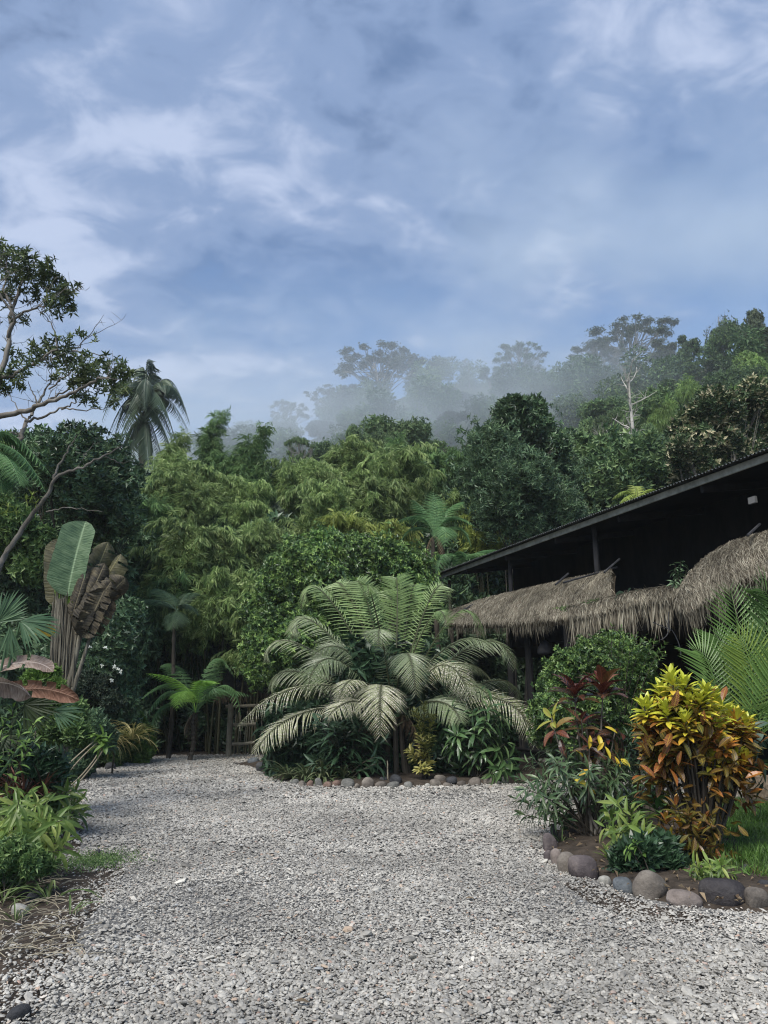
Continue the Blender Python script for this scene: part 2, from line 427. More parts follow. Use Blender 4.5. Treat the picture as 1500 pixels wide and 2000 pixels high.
M_bark = solid_mat('bark_pale', [(0.060, 0.050, 0.040), (0.140, 0.125, 0.105), (0.260, 0.240, 0.210)], scale=3, stretch=(1, 1, 0.4), bump=0.6, bdist=0.02)
M_bark_d = solid_mat('bark_dark', [(0.022, 0.018, 0.014), (0.050, 0.042, 0.032), (0.090, 0.078, 0.060)], scale=5, stretch=(1, 1, 0.3), bump=0.7, bdist=0.02)
M_culm = solid_mat('bamboo_culm', [(0.020, 0.022, 0.010), (0.044, 0.044, 0.020), (0.080, 0.075, 0.040)], scale=3, stretch=(1, 1, 0.2), bump=0.2, rough=0.5)
M_soil = solid_mat('soil', [(0.020, 0.016, 0.012), (0.050, 0.038, 0.028), (0.085, 0.066, 0.050)], scale=6, bump=1.0, bdist=0.03, rough=0.95)
M_hillground = solid_mat('hill_ground', [(0.012, 0.020, 0.010), (0.028, 0.042, 0.018), (0.050, 0.060, 0.030)], scale=0.6, bump=1.0, bdist=0.3, rough=0.95)

# ------------------------------------------------------------------ ground, hillside, gravel drive
def grid_mesh(x0, x1, y0, y1, nx, ny, zf):
    X, Y = np.meshgrid(np.linspace(x0, x1, nx), np.linspace(y0, y1, ny))
    V = np.stack([X.ravel(), Y.ravel(), zf(X, Y).ravel()], 1)
    i = (np.arange(ny - 1)[:, None] * nx + np.arange(nx - 1)[None]).ravel()
    return V, np.stack([i, i + 1, i + nx + 1, i + nx], 1)
def inpoly(poly, x, y):
    c = np.zeros(np.shape(x), bool); n = len(poly)
    for i in range(n):
        x1, y1 = poly[i]; x2, y2 = poly[(i + 1) % n]
        if y1 == y2: continue
        q = ((y1 > y) != (y2 > y)) & (x < (x2 - x1) * (y - y1) / (y2 - y1) + x1)
        c ^= q
    return c
mb = MB(); V, F = grid_mesh(-500, 500, -60, 25.5, 60, 30, lambda x, y: x * 0 - 0.02); mb.add(V, F)
tag(mb.build('ground', M_soil), kind='structure')
mb = MB(); V, F = grid_mesh(-330, 330, 25.5, 400, 170, 120, lambda x, y: hill(x, y) - 0.02 * 1); mb.add(V, F)
tag(mb.build('hillside', M_hillground, smooth_sh=True), kind='structure')
# a second, much farther ridge that shows only faintly through the mist
mb = MB()
def far_h(x, y):
    return 92 * smooth(180, 300, y) * (0.9 + 0.10 * np.sin(x * .012 + 1) + 0.05 * np.sin(x * .05) + 0.035 * np.sin(x * .13 + 2) + 0.02 * np.sin(x * .31)) 
V, F = grid_mesh(-420, 120, 180, 400, 200, 40, far_h); mb.add(V, F)
tag(mb.build('far_hill', M_hillground, smooth_sh=True), kind='structure')

def GP(px, py): g = G(px, py); return (float(g[0]), float(g[1]))
LEFT_EDGE = [GP(-260, 2040), GP(-60, 1880), GP(60, 1800), GP(175, 1755), GP(150, 1690), GP(165, 1610), GP(150, 1530), GP(165, 1512), GP(240, 1490), (-7.0, 20.2), (-6.0, 22.4)]
RIGHT_BED = [GP(1066, 1625), GP(1072, 1668), GP(1100, 1700), GP(1165, 1726), GP(1225, 1748), GP(1300, 1768), GP(1400, 1782), GP(1510, 1790), (6.0, 5.6), (9.0, 6.0), (9.5, 11.6), GP(1330, 1558), GP(1230, 1560), GP(1120, 1575)]
CENTER_BED = [GP(490, 1498), GP(520, 1518), GP(560, 1530), GP(640, 1537), GP(800, 1538), GP(900, 1535), GP(1000, 1531), GP(1060, 1528), (5.2, 15.2), (4.0, 20.5), (-1.0, 21.2), (-3.9, 19.5)]
DRIVE = LEFT_EDGE + [(-2.6, 22.6), (0.6, 22.4), (4.0, 21.0), (9, 15.5), (12, 9), (9, 3), (6, -4), (-6, -4)]
MUD = [GP(-120, 1800), GP(40, 1752), GP(170, 1680), GP(250, 1690), GP(225, 1735), GP(165, 1800), GP(130, 1880), GP(60, 1990), GP(-60, 2060), GP(-200, 2050)]
MUD2 = [GP(1130, 1715), GP(1220, 1752), GP(1330, 1778), GP(1420, 1790), GP(1380, 1806), GP(1250, 1798), GP(1150, 1760), GP(1100, 1725)]
mb = MB(); n = len(DRIVE)
mb.add([[x, y, -0.012] for x, y in DRIVE], [list(range(n))])
M_grav_base = solid_mat('gravel_base', [(0.060, 0.057, 0.052), (0.200, 0.195, 0.185), (0.340, 0.335, 0.325)], scale=60, bump=1.0, bdist=0.012, rough=0.9, detail=8)
tag(mb.build('gravel_drive', M_grav_base), kind='structure')

for pl, zz0 in ((MUD, -.008), (MUD2, -.004)):
    mb = MB(); mb.add([[x, y, zz0] for x, y in pl], [list(range(len(pl)))]); o = mb.build('bare_earth', M_soil); o['kind'] = 'structure'

def gravel():
    rng = np.random.default_rng(5)
    m, nt = mat_new('pebble')
    at = N_(nt, 'ShaderNodeAttribute', attribute_name='rnd')
    c = ramp(nt, at.outputs['Fac'], [(0, (0.15, 0.140, 0.122)), (0.13, (0.235, 0.221, 0.196)), (0.32, (0.305, 0.289, 0.258)), (0.5, (0.37, 0.352, 0.315)), (0.66, (0.435, 0.413, 0.366)), (0.84, (0.51, 0.482, 0.425)), (0.90, (0.34, 0.35, 0.35)), (0.95, (0.48, 0.37, 0.27)), (0.975, (0.37, 0.25, 0.20)), (1, (0.60, 0.57, 0.50))])
    g = N_(nt, 'ShaderNodeNewGeometry')
    nz = N_(nt, 'ShaderNodeTexNoise', {'Vector': g.outputs['Position'], 'Scale': 45.0, 'Detail': 3.0})
    v = N_(nt, 'ShaderNodeMapRange', {'Value': nz.outputs[0], 'From Min': 0.3, 'From Max': 0.7, 'To Min': 0.8, 'To Max': 1.2})
    # broad damp / dusty patches of the drive
    n2 = N_(nt, 'ShaderNodeTexNoise', {'Vector': g.outputs['Position'], 'Scale': 0.55, 'Detail': 4.0, 'Roughness': 0.6})
    v2 = N_(nt, 'ShaderNodeMapRange', {'Value': n2.outputs[0], 'From Min': 0.35, 'From Max': 0.65, 'To Min': 0.66, 'To Max': 1.12})
    vv = N_(nt, 'ShaderNodeMath', {0: v.outputs[0], 1: v2.outputs[0]}, operation='MULTIPLY')
    v3 = N_(nt, 'ShaderNodeMath', {0: vv.outputs[0], 1: 1.0}, operation='MULTIPLY')
    h = N_(nt, 'ShaderNodeHueSaturation', {'Color': c, 'Value': v3.outputs[0]})
    b = N_(nt, 'ShaderNodeBsdfPrincipled', {'Base Color': h.outputs[0], 'Roughness': 0.62, 'Specular IOR Level': 0.35})
    N_(nt, 'ShaderNodeOutputMaterial', {0: b.outputs[0]})
    ph = (1 + 5 ** .5) / 2
    ico = nrm(np.array([[-1, ph, 0], [1, ph, 0], [-1, -ph, 0], [1, -ph, 0], [0, -1, ph], [0, 1, ph], [0, -1, -ph], [0, 1, -ph], [ph, 0, -1], [ph, 0, 1], [-ph, 0, -1], [-ph, 0, 1]], float))
    icof = np.array([[0, 11, 5], [0, 5, 1], [0, 1, 7], [0, 7, 10], [0, 10, 11], [1, 5, 9], [5, 11, 4], [11, 10, 2], [10, 7, 6], [7, 1, 8], [3, 9, 4], [3, 4, 2], [3, 2, 6], [3, 6, 8], [3, 8, 9], [4, 9, 5], [2, 4, 11], [6, 2, 10], [8, 6, 7], [9, 8, 1]])
    octa = np.array([[1, 0, 0], [0, 1, 0], [-1, 0, 0], [0, -1, 0], [0, 0, 1]], float)
    octaf = np.array([[0, 1, 4], [1, 2, 4], [2, 3, 4], [3, 0, 4]])
    mb = MB()
    def band(y0, y1, dens, size, base, faces, jit, smax, zoff):
        wmax = 0.60 * y1 + 0.8
        n = int(2 * wmax * (y1 - y0) * dens)
        x = rng.uniform(-wmax, wmax, n); y = rng.uniform(y0, y1, n)
        k = (np.abs(x) < 0.60 * y + 0.7)
        # edges wander: soil shows through near borders
        jx = x + 0.12 * np.sin(y * 5) + rng.normal(0, 0.10, n); jy = y + rng.normal(0, 0.10, n)
        k &= inpoly(DRIVE, jx, jy) & ~inpoly(RIGHT_BED, x + rng.normal(0, .05, n), y + rng.normal(0, .05, n)) & ~inpoly(CENTER_BED, x, y)
        # worn muddy patch on the left verge
        d = np.hypot((x + 3.0) / 1.0, (y - 6.6) / 1.3); k &= rng.random(n) > 0.62 * np.clip(1.25 - d, 0, 1)
        d = np.hypot((x + 2.9) / 1.5, (y - 4.8) / 1.2); k &= rng.random(n) > 0.85 * np.clip(1.3 - d, 0, 1)
        wn_ = np.sin(x * 1.1 + 1.7 * np.sin(y * .5)) * np.sin(y * .62 + 1.2 * np.sin(x * .9 + 2)); k &= rng.random(n) > .42 * smooth(.25, .9, wn_)
        d = np.hypot((x - 1.55) / 0.9, (y - 6.3) / 0.5); k &= rng.random(n) > 0.5 * np.clip(1.2 - d, 0, 1)
        k &= ~(inpoly(MUD, x + .16 * np.sin(y * 3.1) + .10 * np.sin(y * 7.3 + x * 4) + rng.normal(0, .14, n), y + rng.normal(0, .14, n)) & (rng.random(n) < .55)); k &= ~(inpoly(MUD2, jx, jy) & (rng.random(n) < .5))
        x, y = x[k], y[k]; n = len(x)
        s = size * np.exp(rng.normal(0, 0.36, n)); s = np.minimum(s, smax)
        V = base[None] * (1 + rng.normal(0, jit, (n, len(base), 3)))
        V = V * np.stack([s * rng.uniform(.8, 1.35, n), s * rng.uniform(.6, 1.0, n), s * rng.uniform(.28, .6, n)], 1)[:, None, :]
        a = rng.uniform(0, 6.283, n); tx = rng.normal(0, .28, n); 
        V[..., 2] += V[..., 0] * tx[:, None]
        ca, sa = np.cos(a)[:, None], np.sin(a)[:, None]
        X = V[..., 0] * ca - V[..., 1] * sa; Y = V[..., 0] * sa + V[..., 1] * ca
        bumpz = 0.018 * np.sin(x * 2.1 + y * 1.3) + 0.014 * np.sin(x * 5.3 - y * 3.1)
        V = np.stack([X + x[:, None], Y + y[:, None], V[..., 2] + (s * .35 + zoff * rng.random(n) + bumpz * 0.4)[:, None]], -1)
        Fq = (faces[None] + (np.arange(n) * len(base))[:, None, None]).reshape(-1, 3)
        r = np.clip(rng.beta(2.1, 2.0, n), 0, 1); pick = rng.random(n); r = np.where(pick > .93, rng.uniform(.85, 1, n), r * 0.86)
        mb.add(V.reshape(-1, 3), Fq, np.repeat(r, len(faces)))
    band(3.2, 5.2, 7000, 0.0088, ico, icof, .10, .034, .012)
    band(5.2, 8.0, 5200, 0.0092, octa, octaf, .10, .036, .012)
    band(8.0, 12.5, 2400, 0.0130, octa, octaf, .10, .045, .014)
    band(12.5, 23.0, 1000, 0.018, octa, octaf, .10, .05, .016)
    # a few big cobbles in the drive
    band(3.4, 8.0, 5, 0.030, ico, icof, .06, .05, .01)
    o = mb.build('gravel', m, smooth_sh=False)
    tag(o, 'loose pale grey river pebbles covering the whole drive', 'gravel', kind='stuff')
gravel()

# ------------------------------------------------------------------ leaf templates
K1 = T_kite(0.45, 0.25, 0.12)
K2 = T_kite(0.32, 0.2, 0.2)
KN = T_kite(0.13, 0.3, 0.25, 0.35)
def rosette(rng, n, T, spread, lmin=.7, stem=0.0, w=1.0):
    it = []
    for i in range(n):
        a = i * 2.4 + rng.random(); el = rng.uniform(*spread)
        d = np.array([math.cos(a) * math.cos(el), math.sin(el), math.sin(a) * math.cos(el)])
        it.append((T, [0, stem * i / n, 0], d, nrm(np.array([0, 1, .2]) + rdir(rng, 1)[0] * .2), rng.uniform(lmin, 1), w))
    return T_multi(it)
_r = np.random.default_rng(1)
SPR5 = rosette(_r, 5, K1, (0.0, 1.1))
SPR6 = rosette(_r, 6, T_kite(0.5, .2, .15), (0.1, 1.2), stem=.35)
SPR8 = rosette(_r, 8, K2, (-.1, 1.2), stem=.5)
def bamboo_sprig(rng, n=8):
    it = []
    for i in range(n):
        t = i / n; sgn = 1 if i % 2 else -1
        d = np.array([sgn * rng.uniform(.25, .9), rng.uniform(.5, 1), rng.uniform(-.7, .15)])
        it.append((T_kite(0.17, 0.3, 0.3, 0.35), [0, t * .7, -0.25 * t * t], d, [0, 0, 1], rng.uniform(.38, .62), 1))
    return T_multi(it)
BS1 = bamboo_sprig(_r); BS2 = bamboo_sprig(_r, 10)

# ------------------------------------------------------------------ hill forest
def unit_tree(kind, seed, dens=1.0):
    """crown and trunk of a tree about 10 m tall, 4 m in radius, standing on the origin"""
    rng = np.random.default_rng(seed); c, w = MB(), MB()
    if kind == 'round':
        bl = crown_blobs(rng, (0, 0, 6.6), (3.6, 3.6, 3.6), 24, 1.05)
        foliage(c, rng, bl, int(5200 * dens), SPR5 if dens > .5 else K1, 0.34 if dens > .5 else .5, droop=.25, shell=.5, zs=.8)
        limbs(w, rng, (0, 0, -2), (0.2, 0, 7), .22, bl)
    elif kind == 'umbrella':
        bl = []
        for i in range(46):
            a = rng.random() * 6.28; r = 4.7 * rng.random() ** .6
            z = 9.3 - r * r * 0.05 - (0.0 if rng.random() < .6 else rng.uniform(.8, 2.4))
            bl.append([r * math.cos(a), r * math.sin(a), z, rng.uniform(.4, .85)])
        bl = np.array(bl)
        foliage(c, rng, bl, int(4600 * dens), SPR5, 0.20, droop=.0, shell=.9, zs=.4, lump=.4)
        limbs(w, rng, (0, 0, -2), (0.3, .2, 8.2), .24, bl, frac=.35, n=6)
    elif kind == 'tall':
        bl = []
        for i in range(20):
            z = rng.uniform(2.6, 9.0); r = (3.0 if z < 7.5 else 1.6) * rng.random() ** .5
            a = rng.random() * 6.28
            bl.append([r * math.cos(a), r * math.sin(a), z, rng.uniform(.6, 1.35)])
        bl = np.array(bl)
        foliage(c, rng, bl, int(4600 * dens), SPR5 if dens > .5 else K1, 0.30 if dens > .5 else .5, droop=.35, shell=.5)
        limbs(w, rng, (0, 0, -2), (0.1, 0, 9.2), .2, bl, frac=.3)
    elif kind == 'sparse':
        bl = crown_blobs(rng, (0, 0, 7.2), (3.6, 3.6, 2.6), 14, .85)
        foliage(c, rng, bl, int(2300 * dens), SPR5, 0.32, droop=.1, shell=.9, zs=.6)
        limbs(w, rng, (0, 0, -2), (0.2, 0, 7), .17, bl, frac=.4)
    elif kind == 'feather':
        bl = crown_blobs(rng, (0, 0, 6.4), (3.2, 3.2, 3.4), 13, 1.5)
        foliage(c, rng, bl, int(5200 * dens), BS1, 0.85, droop=.9, shell=.45, zs=.85)
        limbs(w, rng, (0, 0, -2), (0.2, 0, 6.6), .12, bl, frac=.2)
    elif kind == 'bare':
        bl = crown_blobs(rng, (0, 0, 7.4), (3.6, 3.6, 2.6), 13, .9)
        limbs(w, rng, (0, 0, -2), (0.2, 0, 9.4), .15, bl, frac=.35)
        for b in bl:
            for q in range(5):
                e = b[:3] + rdir(rng, 1)[0] * .9 + np.array([0, 0, .5]); tube(w, wig(rng, bez(b[:3], (b[:3] + e) / 2, e, 6), .05), np.linspace(.035, .008, 6), 3)
        foliage(c, rng, bl, 260, SPR5, 0.2, shell=.9)
    return c, w
M_bark_h = solid_mat('bark_hill', [(0.10, 0.095, 0.085), (0.22, 0.21, 0.19), (0.36, 0.35, 0.32)], scale=2, bump=0.2)
UT = {}
def mesh_pair(kind, seed, mat):
    key = (kind, seed, mat.name)
    if key not in UT:
        c, w = unit_tree(kind, seed)
        oc = c.build('crown', mat); ow = w.build('trunk', M_bark_h, smooth_sh=True)
        UT[key] = (oc.data, ow.data)
        bpy.data.objects.remove(oc); bpy.data.objects.remove(ow)
    return UT[key]
def hill_tree(px, ytop, Y, rpx, kind, mat, seed, label, cat='tree', group='trees on the misty hillside', name='hill_tree', zb=None):
    top = P(px, ytop, Y); gz = float(hill(top[0], Y)) if zb is None else zb
    H = max(top[2] - gz, 5.0); r = rpx * Y / FPX / 1.0
    t = thing(name, label, cat, (top[0], Y, top[2] - H), group)
    mc, mw = mesh_pair(kind, seed, mat)
    rz = (seed * 1.7 + px * .37) % 6.28
    for nm, me in (('crown', mc), ('trunk', mw)):
        o = bpy.data.objects.new(nm, me); col.objects.link(o); o.parent = t
    hh = 9.9
    t.rotation_euler = (0, 0, rz); t.scale = (r / 4.2, r / 4.2, H / hh)
    return t
HT = [
 (735, 694, 118, 88, 'umbrella', M_hill2, 1, 'huge flat-topped tree with open layered crown, tallest on the misty ridge left of centre'),
 (652, 760, 119, 52, 'umbrella', M_hill2, 2, 'low spreading layered tree just left of the tallest ridge tree'),
 (808, 712, 122, 46, 'umbrella', M_hill2, 3, 'smaller umbrella-shaped tree touching the right side of the tallest ridge tree'),
 (562, 786, 135, 40, 'umbrella', M_hill2, 4, 'small faint tree in thick mist at the low left end of the ridge'),
 (625, 818, 112, 45, 'round', M_hill2, 5, 'dark brownish bushy tree under the left side of the tallest ridge tree'),
 (708, 800, 108, 62, 'round', M_hill, 6, 'dark rounded tree directly under the tallest ridge tree'),
 (790, 800, 104, 50, 'tall', M_hill, 7, 'misty upright tree below the gap in the ridge line'),
 (915, 700, 112, 42, 'bare', M_hill2, 8, 'nearly leafless pale tree on the ridge between the gap and the centre trees'),
 (1010, 676, 98, 52, 'umbrella', M_hill, 9, 'dark layered tree rising above the ridge right of centre'),
 (955, 716, 102, 42, 'sparse', M_hill, 10, 'thin open-crowned tree on the ridge left of the dark layered one'),
 (900, 762, 105, 60, 'round', M_hill2, 11, 'broad misty tree filling the ridge gap in the centre'),
 (1045, 735, 92, 52, 'round', M_hill, 12, 'dense dark tree on the slope below the dark layered ridge tree'),
 (985, 780, 94, 52, 'tall', M_hill, 13, 'tall misty tree on the slope behind the climber-topped tree'),
 (1120, 690, 98, 36, 'bare', M_hill2, 14, 'bare twiggy tree in the mist beside the wide flat-topped tree'),
 (1235, 632, 92, 84, 'umbrella', M_hill2, 15, 'very wide flat-topped tree half veiled in mist on the right ridge'),
 (1165, 668, 92, 52, 'umbrella', M_hill2, 16, 'hazy layered tree at the left edge of the wide flat-topped one'),
 (1290, 660, 88, 52, 'sparse', M_hill2, 17, 'open crowned hazy tree under the right side of the wide flat-topped one'),
 (1150, 745, 84, 60, 'round', M_hill, 18, 'rounded olive tree on the slope below the twiggy bare tree'),
 (1230, 745, 80, 56, 'round', M_hill, 19, 'dark hazy round tree behind the tall dead trunk'),
 (1400, 612, 84, 62, 'bare', M_hill2, 20, 'large leafless tree with fine twigs against the sky at upper right'),
 (1340, 650, 80, 44, 'sparse', M_hill, 21, 'slender open tree left of the dark crown on the right ridge'),
 (1410, 628, 78, 50, 'tall', M_hill, 22, 'dark dense upright crown on the right ridge'),
 (1478, 606, 74, 54, 'round', M_hill2, 23, 'tree crown cut by the right edge of the picture on the ridge'),
 (1370, 700, 74, 52, 'sparse', M_hill, 24, 'forked pale-stemmed tree in front of the dark upright crown'),
 (1455, 680, 66, 50, 'round', M_hill3, 25, 'bright green rounded tree high on the right slope near the edge'),
 (1345, 734, 62, 46, 'feather', M_hill3, 26, 'light green feathery bamboo-like tree, left of a pair on the right slope'),
 (1405, 742, 60, 50, 'feather', M_hill3, 27, 'light green feathery bamboo-like tree, right of a pair on the right slope'),
 (1300, 775, 58, 46, 'feather', M_hill3, 28, 'feathery yellow-green tree to the right of the tall dead trunk'),
 (1470, 730, 58, 46, 'feather', M_hill3, 29, 'drooping light green bamboo at the right edge above the pale-flowered tree'),
 (1265, 830, 52, 46, 'round', M_hill, 30, 'mid green tree behind the lower part of the tall dead trunk'),
 (1150, 810, 56, 50, 'round', M_hill, 31, 'dark green leafy tree right of the climber-topped tree'),
 (1190, 800, 54, 42, 'umbrella', M_hill, 32, 'small layered tree left of the tall dead trunk'),
 (1130, 870, 46, 55, 'round', M_hill, 33, 'wide mass-crowned tree just above the middle of the metal roof edge'),
 (1215, 900, 42, 55, 'round', M_hill, 34, 'dense green tree right behind the yellow palm tuft'),
 (1290, 880, 44, 50, 'feather', M_bamboo_g, 35, 'soft green bamboo-like tree left of the pale-flowered tree'),
 (1330, 820, 50, 50, 'feather', M_hill3, 36, 'light green feathery tree above and left of the pale-flowered tree'),
 (880, 800, 90, 50, 'tall', M_hill2, 37, 'faint misty tree on the slope left of the climber-topped tree'),
 (690, 832, 60, 40, 'round', M_hill, 38, 'dark green pointed tree top poking above the bamboo in the centre'),
 (585, 850, 62, 30, 'umbrella', M_hill, 39, 'small dark-topped thin-trunked tree above the bamboo left of centre'),
 (745, 845, 58, 40, 'round', M_hill, 40, 'bushy dark green tree top just above the bamboo right of the pointed one'),
 (880, 868, 52, 60, 'round', M_hill2, 41, 'olive tree crown between the bamboo and the climber-topped tree'),
 (1440, 790, 52, 50, 'round', M_hill, 42, 'green round tree behind the pale-flowered tree'),
 (1500, 760, 56, 50, 'feather', M_hill3, 43, 'light green crown half outside the right edge, mid slope'),
]
for i, (px, yt, Y, rp, kd, mt, sd_, lb) in enumerate(HT):
    hill_tree(px, yt, Y, rp, kd, mt, {'umbrella': 1, 'round': 2, 'tall': 3, 'sparse': 4, 'feather': 5, 'bare': 6}[kd] + 10 * (i % 2), lb)

def forest_fill():
    rng = np.random.default_rng(77)
    lib = []
    for kind, sd_, dn in (('round', 201, .48), ('tall', 202, .48), ('round', 203, .48), ('round', 204, 1.0), ('tall', 205, 1.0)):
        c, w = unit_tree(kind, sd_, dn)
        V = np.concatenate([q[0] for q in c.c]); F = np.concatenate([q[1] for q in c.c if q[1].shape[1] == 3]); r = np.concatenate([q[2] for q in c.c])
        lib.append((V, F, r))
    mb = MB(); n = 0
    for it in range(4000):
        Y = rng.uniform(38, 190); a = rng.uniform(-.62, .68); x = a * Y
        if rng.random() > (Y / 190) ** 1.0 * 1.0: continue
        if a < -0.1 and Y < 60: continue
        rr = 88 + (0.55 - a) * 75
        if Y > rr * 1.02: continue
        V, F, r = lib[n % 3] if Y > 68 else lib[3 + n % 2]
        s = rng.uniform(.65, 1.15); hz = s * rng.uniform(.75, 1.05)
        th = rng.random() * 6.28; c, s_ = math.cos(th), math.sin(th)
        W = np.stack([(V[:, 0] * c - V[:, 1] * s_) * s + x, (V[:, 0] * s_ + V[:, 1] * c) * s + Y, V[:, 2] * hz + float(hill(x, Y)) - 2.5 * hz], 1)
        mb.add(W, F, np.clip(r * .8 + rng.uniform(-.15, .3), 0, 1))
        n += 1
        if n > 230: break
    o = mb.build('forest', M_hill)
    tag(o, 'continuous rainforest canopy covering the misty hillside', 'forest', kind='stuff')
forest_fill()

# ------------------------------------------------------------------ bamboo clumps in the middle distance
def bamboo(cx, yt, yb, hw, Y, mat, label, seed, plume=False, dens=1.0):
    rng = np.random.default_rng(seed)
    top = P(cx, yt, Y); bot = P(cx, yb, Y); r = hw * Y / FPX
    z0 = float(hill(top[0], Y)) if Y > 26 else 0.0
    base = (top[0], Y + 0.3 * r, z0 - .1)
    t = thing('bamboo_clump', label, 'bamboo', base, 'bamboo clumps behind the drive')
    c = MB(); H = top[2] - bot[2]; bl = []
    if plume:      # slim upright culms with foliage all along
        for i in range(9):
            f = i / 8
            bl.append([top[0] + rng.normal(0, .12) + .15 * math.sin(i), Y + rng.normal(0, .2), bot[2] + H * f * .96, r * (1.0 - .72 * f) * rng.uniform(.8, 1.1)])
        foliage(c, rng, bl, int(800 * dens * max(1, H * r)), BS1, 0.36, out=1.0, droop=.7, rand=.6, shell=.9, lump=.4, upn=.15)
    else:
        for i in range(11):
            a = rng.random() * 6.28; q = r * .62 * rng.random() ** .5
            f = rng.random()
            zz_ = top[2] - H * (0.12 + .75 * f)
            q *= (.55 + .6 * f)
            bl.append([top[0] + q * math.cos(a) * 1.1, Y + q * math.sin(a), zz_, min(r, H) * rng.uniform(.30, .52)])
        bl.append([top[0], Y, top[2] - .42 * min(r, H), .42 * min(r, H)])
        area = 4 * math.pi * r * max(H * .5, r)
        n = int(area * 140 * dens * .5)
        foliage(c, rng, bl, n, BS1, 0.37, out=1.0, droop=.45, rand=.65, shell=.5, zs=.8, lump=.35, upn=.15)
        # long arching whips that stick out and nod over
        for i in range(26):
            b = bl[rng.integers(len(bl))]; a = rng.random() * 6.28; L = r * rng.uniform(.35, .75)
            p0 = np.array(b[:3]); d = np.array([math.cos(a), math.sin(a), 0])
            p = bez(p0, p0 + d * L * .6 + UP * L * .95, p0 + d * L * 1.35 + UP * L * rng.uniform(.1, .75), 9)
            tube(c, p, np.linspace(.012, .004, 9), 3, .6)
            for k in range(2, 9):
                m = 4
                scatter(c, BS2, np.repeat(p[k][None], m, 0) + rng.normal(0, .05, (m, 3)), rdir(rng, m) * .7 + d + [0, 0, -.8], rdir(rng, m) * .4 + UP, rng.uniform(.34, .5, m), 1, rng.random(m), rng)
    c.build('foliage', mat, t)
    for i in range(5 if not plume else 2):
        s = MB()
        b = bl[rng.integers(len(bl))]
        p0 = np.array([base[0] + rng.normal(0, .3), base[1] + rng.normal(0, .3), z0 - .2]); e = np.array(b[:3])
        tube(s, bez(p0, (p0 * .35 + e * .65) + [0, 0, .6], e, 12), np.linspace(.045, .012, 12), 6, rng.random())
        s.build('culm', M_culm, t, smooth_sh=True)
    return t
BL = [
 (345, 922, 1075, 118, 27.5, 'y', 'large rounded bamboo clump below the tall palm, top left of the bamboo thicket'),
 (452, 930, 1065, 72, 28, 'y', 'rounded bamboo clump right of the one below the palm, under the two tall plumes'),
 (290, 975, 1160, 75, 26, 'g', 'shaded bamboo clump at the left end of the thicket beside the dark tree'),
 (600, 900, 1035, 88, 30, 'n', 'broad bamboo clump at the top of the thicket left of centre'),
 (690, 880, 980, 70, 32, 'y', 'bamboo clump on the skyline of the thicket below the pointed dark tree top'),
 (790, 884, 1040, 84, 29, 'n', 'tall domed bamboo clump with the highest crown right of centre'),
 (640, 950, 1090, 84, 27, 'n', 'drooping bamboo clump in the middle of the thicket above the shiny bush'),
 (735, 940, 1100, 60, 27, 'n', 'narrow bamboo clump between the middle one and the tall domed one'),
 (870, 885, 1010, 66, 32, 'g', 'dull green bamboo clump left of the climber-topped tree'),
 (395, 1036, 1190, 108, 24, 'n', 'big lower bamboo clump with bright nodding tips, above the tree fern'),
 (505, 1020, 1130, 66, 25.5, 'n', 'lower bamboo clump filling the dip left of centre'),
 (566, 1060, 1150, 60, 25, 'g', 'small bamboo clump just left of the shiny bush top'),
 (672, 1010, 1110, 56, 24.5, 'w', 'yellowish bamboo clump just above the shiny bush'),
 (905, 950, 1090, 52, 29, 'n', 'bamboo clump behind the tree fern with dead fronds'),
 (760, 1040, 1110, 60, 25.5, 'w', 'small yellow-tinted bamboo clump left of the tree fern with dead fronds'),
 (440, 1130, 1240, 70, 23, 'n', 'low hanging bamboo clump over the dark gap above the tree fern'),
 (495, 1190, 1300, 46, 22.5, 'y', 'low bright bamboo tuft over the wooden rail fence'),
 (330, 1130, 1260, 80, 23.6, 'g', 'dark lower bamboo clump left of the tree fern, behind the folded dead leaves'),
 (950, 1000, 1090, 60, 28, 'w', 'yellow-green bamboo clump right above the left end of the metal roof'),
]
MM = {'y': M_bamboo, 'n': M_bamboo, 'g': M_bamboo_g, 'w': M_bamboo_y}
for i, (cx, yt, yb, hw, Y, mk, lb) in enumerate(BL):
    bamboo(cx, yt, yb, hw, Y, MM[mk], lb, 100 + i)
for i, (cx, yt, yb, hw, Y, mk, lb) in enumerate([
 (424, 800, 930, 27, 30, 'g', 'tallest slim dark bamboo plume against the sky, right of the palm'),
 (500, 832, 980, 44, 29.5, 'g', 'thick bamboo plume with curved tip right of the tallest slim one'),
 (345, 850, 935, 36, 29, 'n', 'short conical bamboo plume touching the right side of the palm crown'),
 (468, 870, 960, 30, 30, 'g', 'short dark bamboo plume between the two tall plumes'),
 (775, 852, 920, 26, 31, 'g', 'little bamboo tip standing on top of the tall domed clump'),
]):
    bamboo(cx, yt, yb, hw, Y, MM[mk], lb, 140 + i, plume=True)

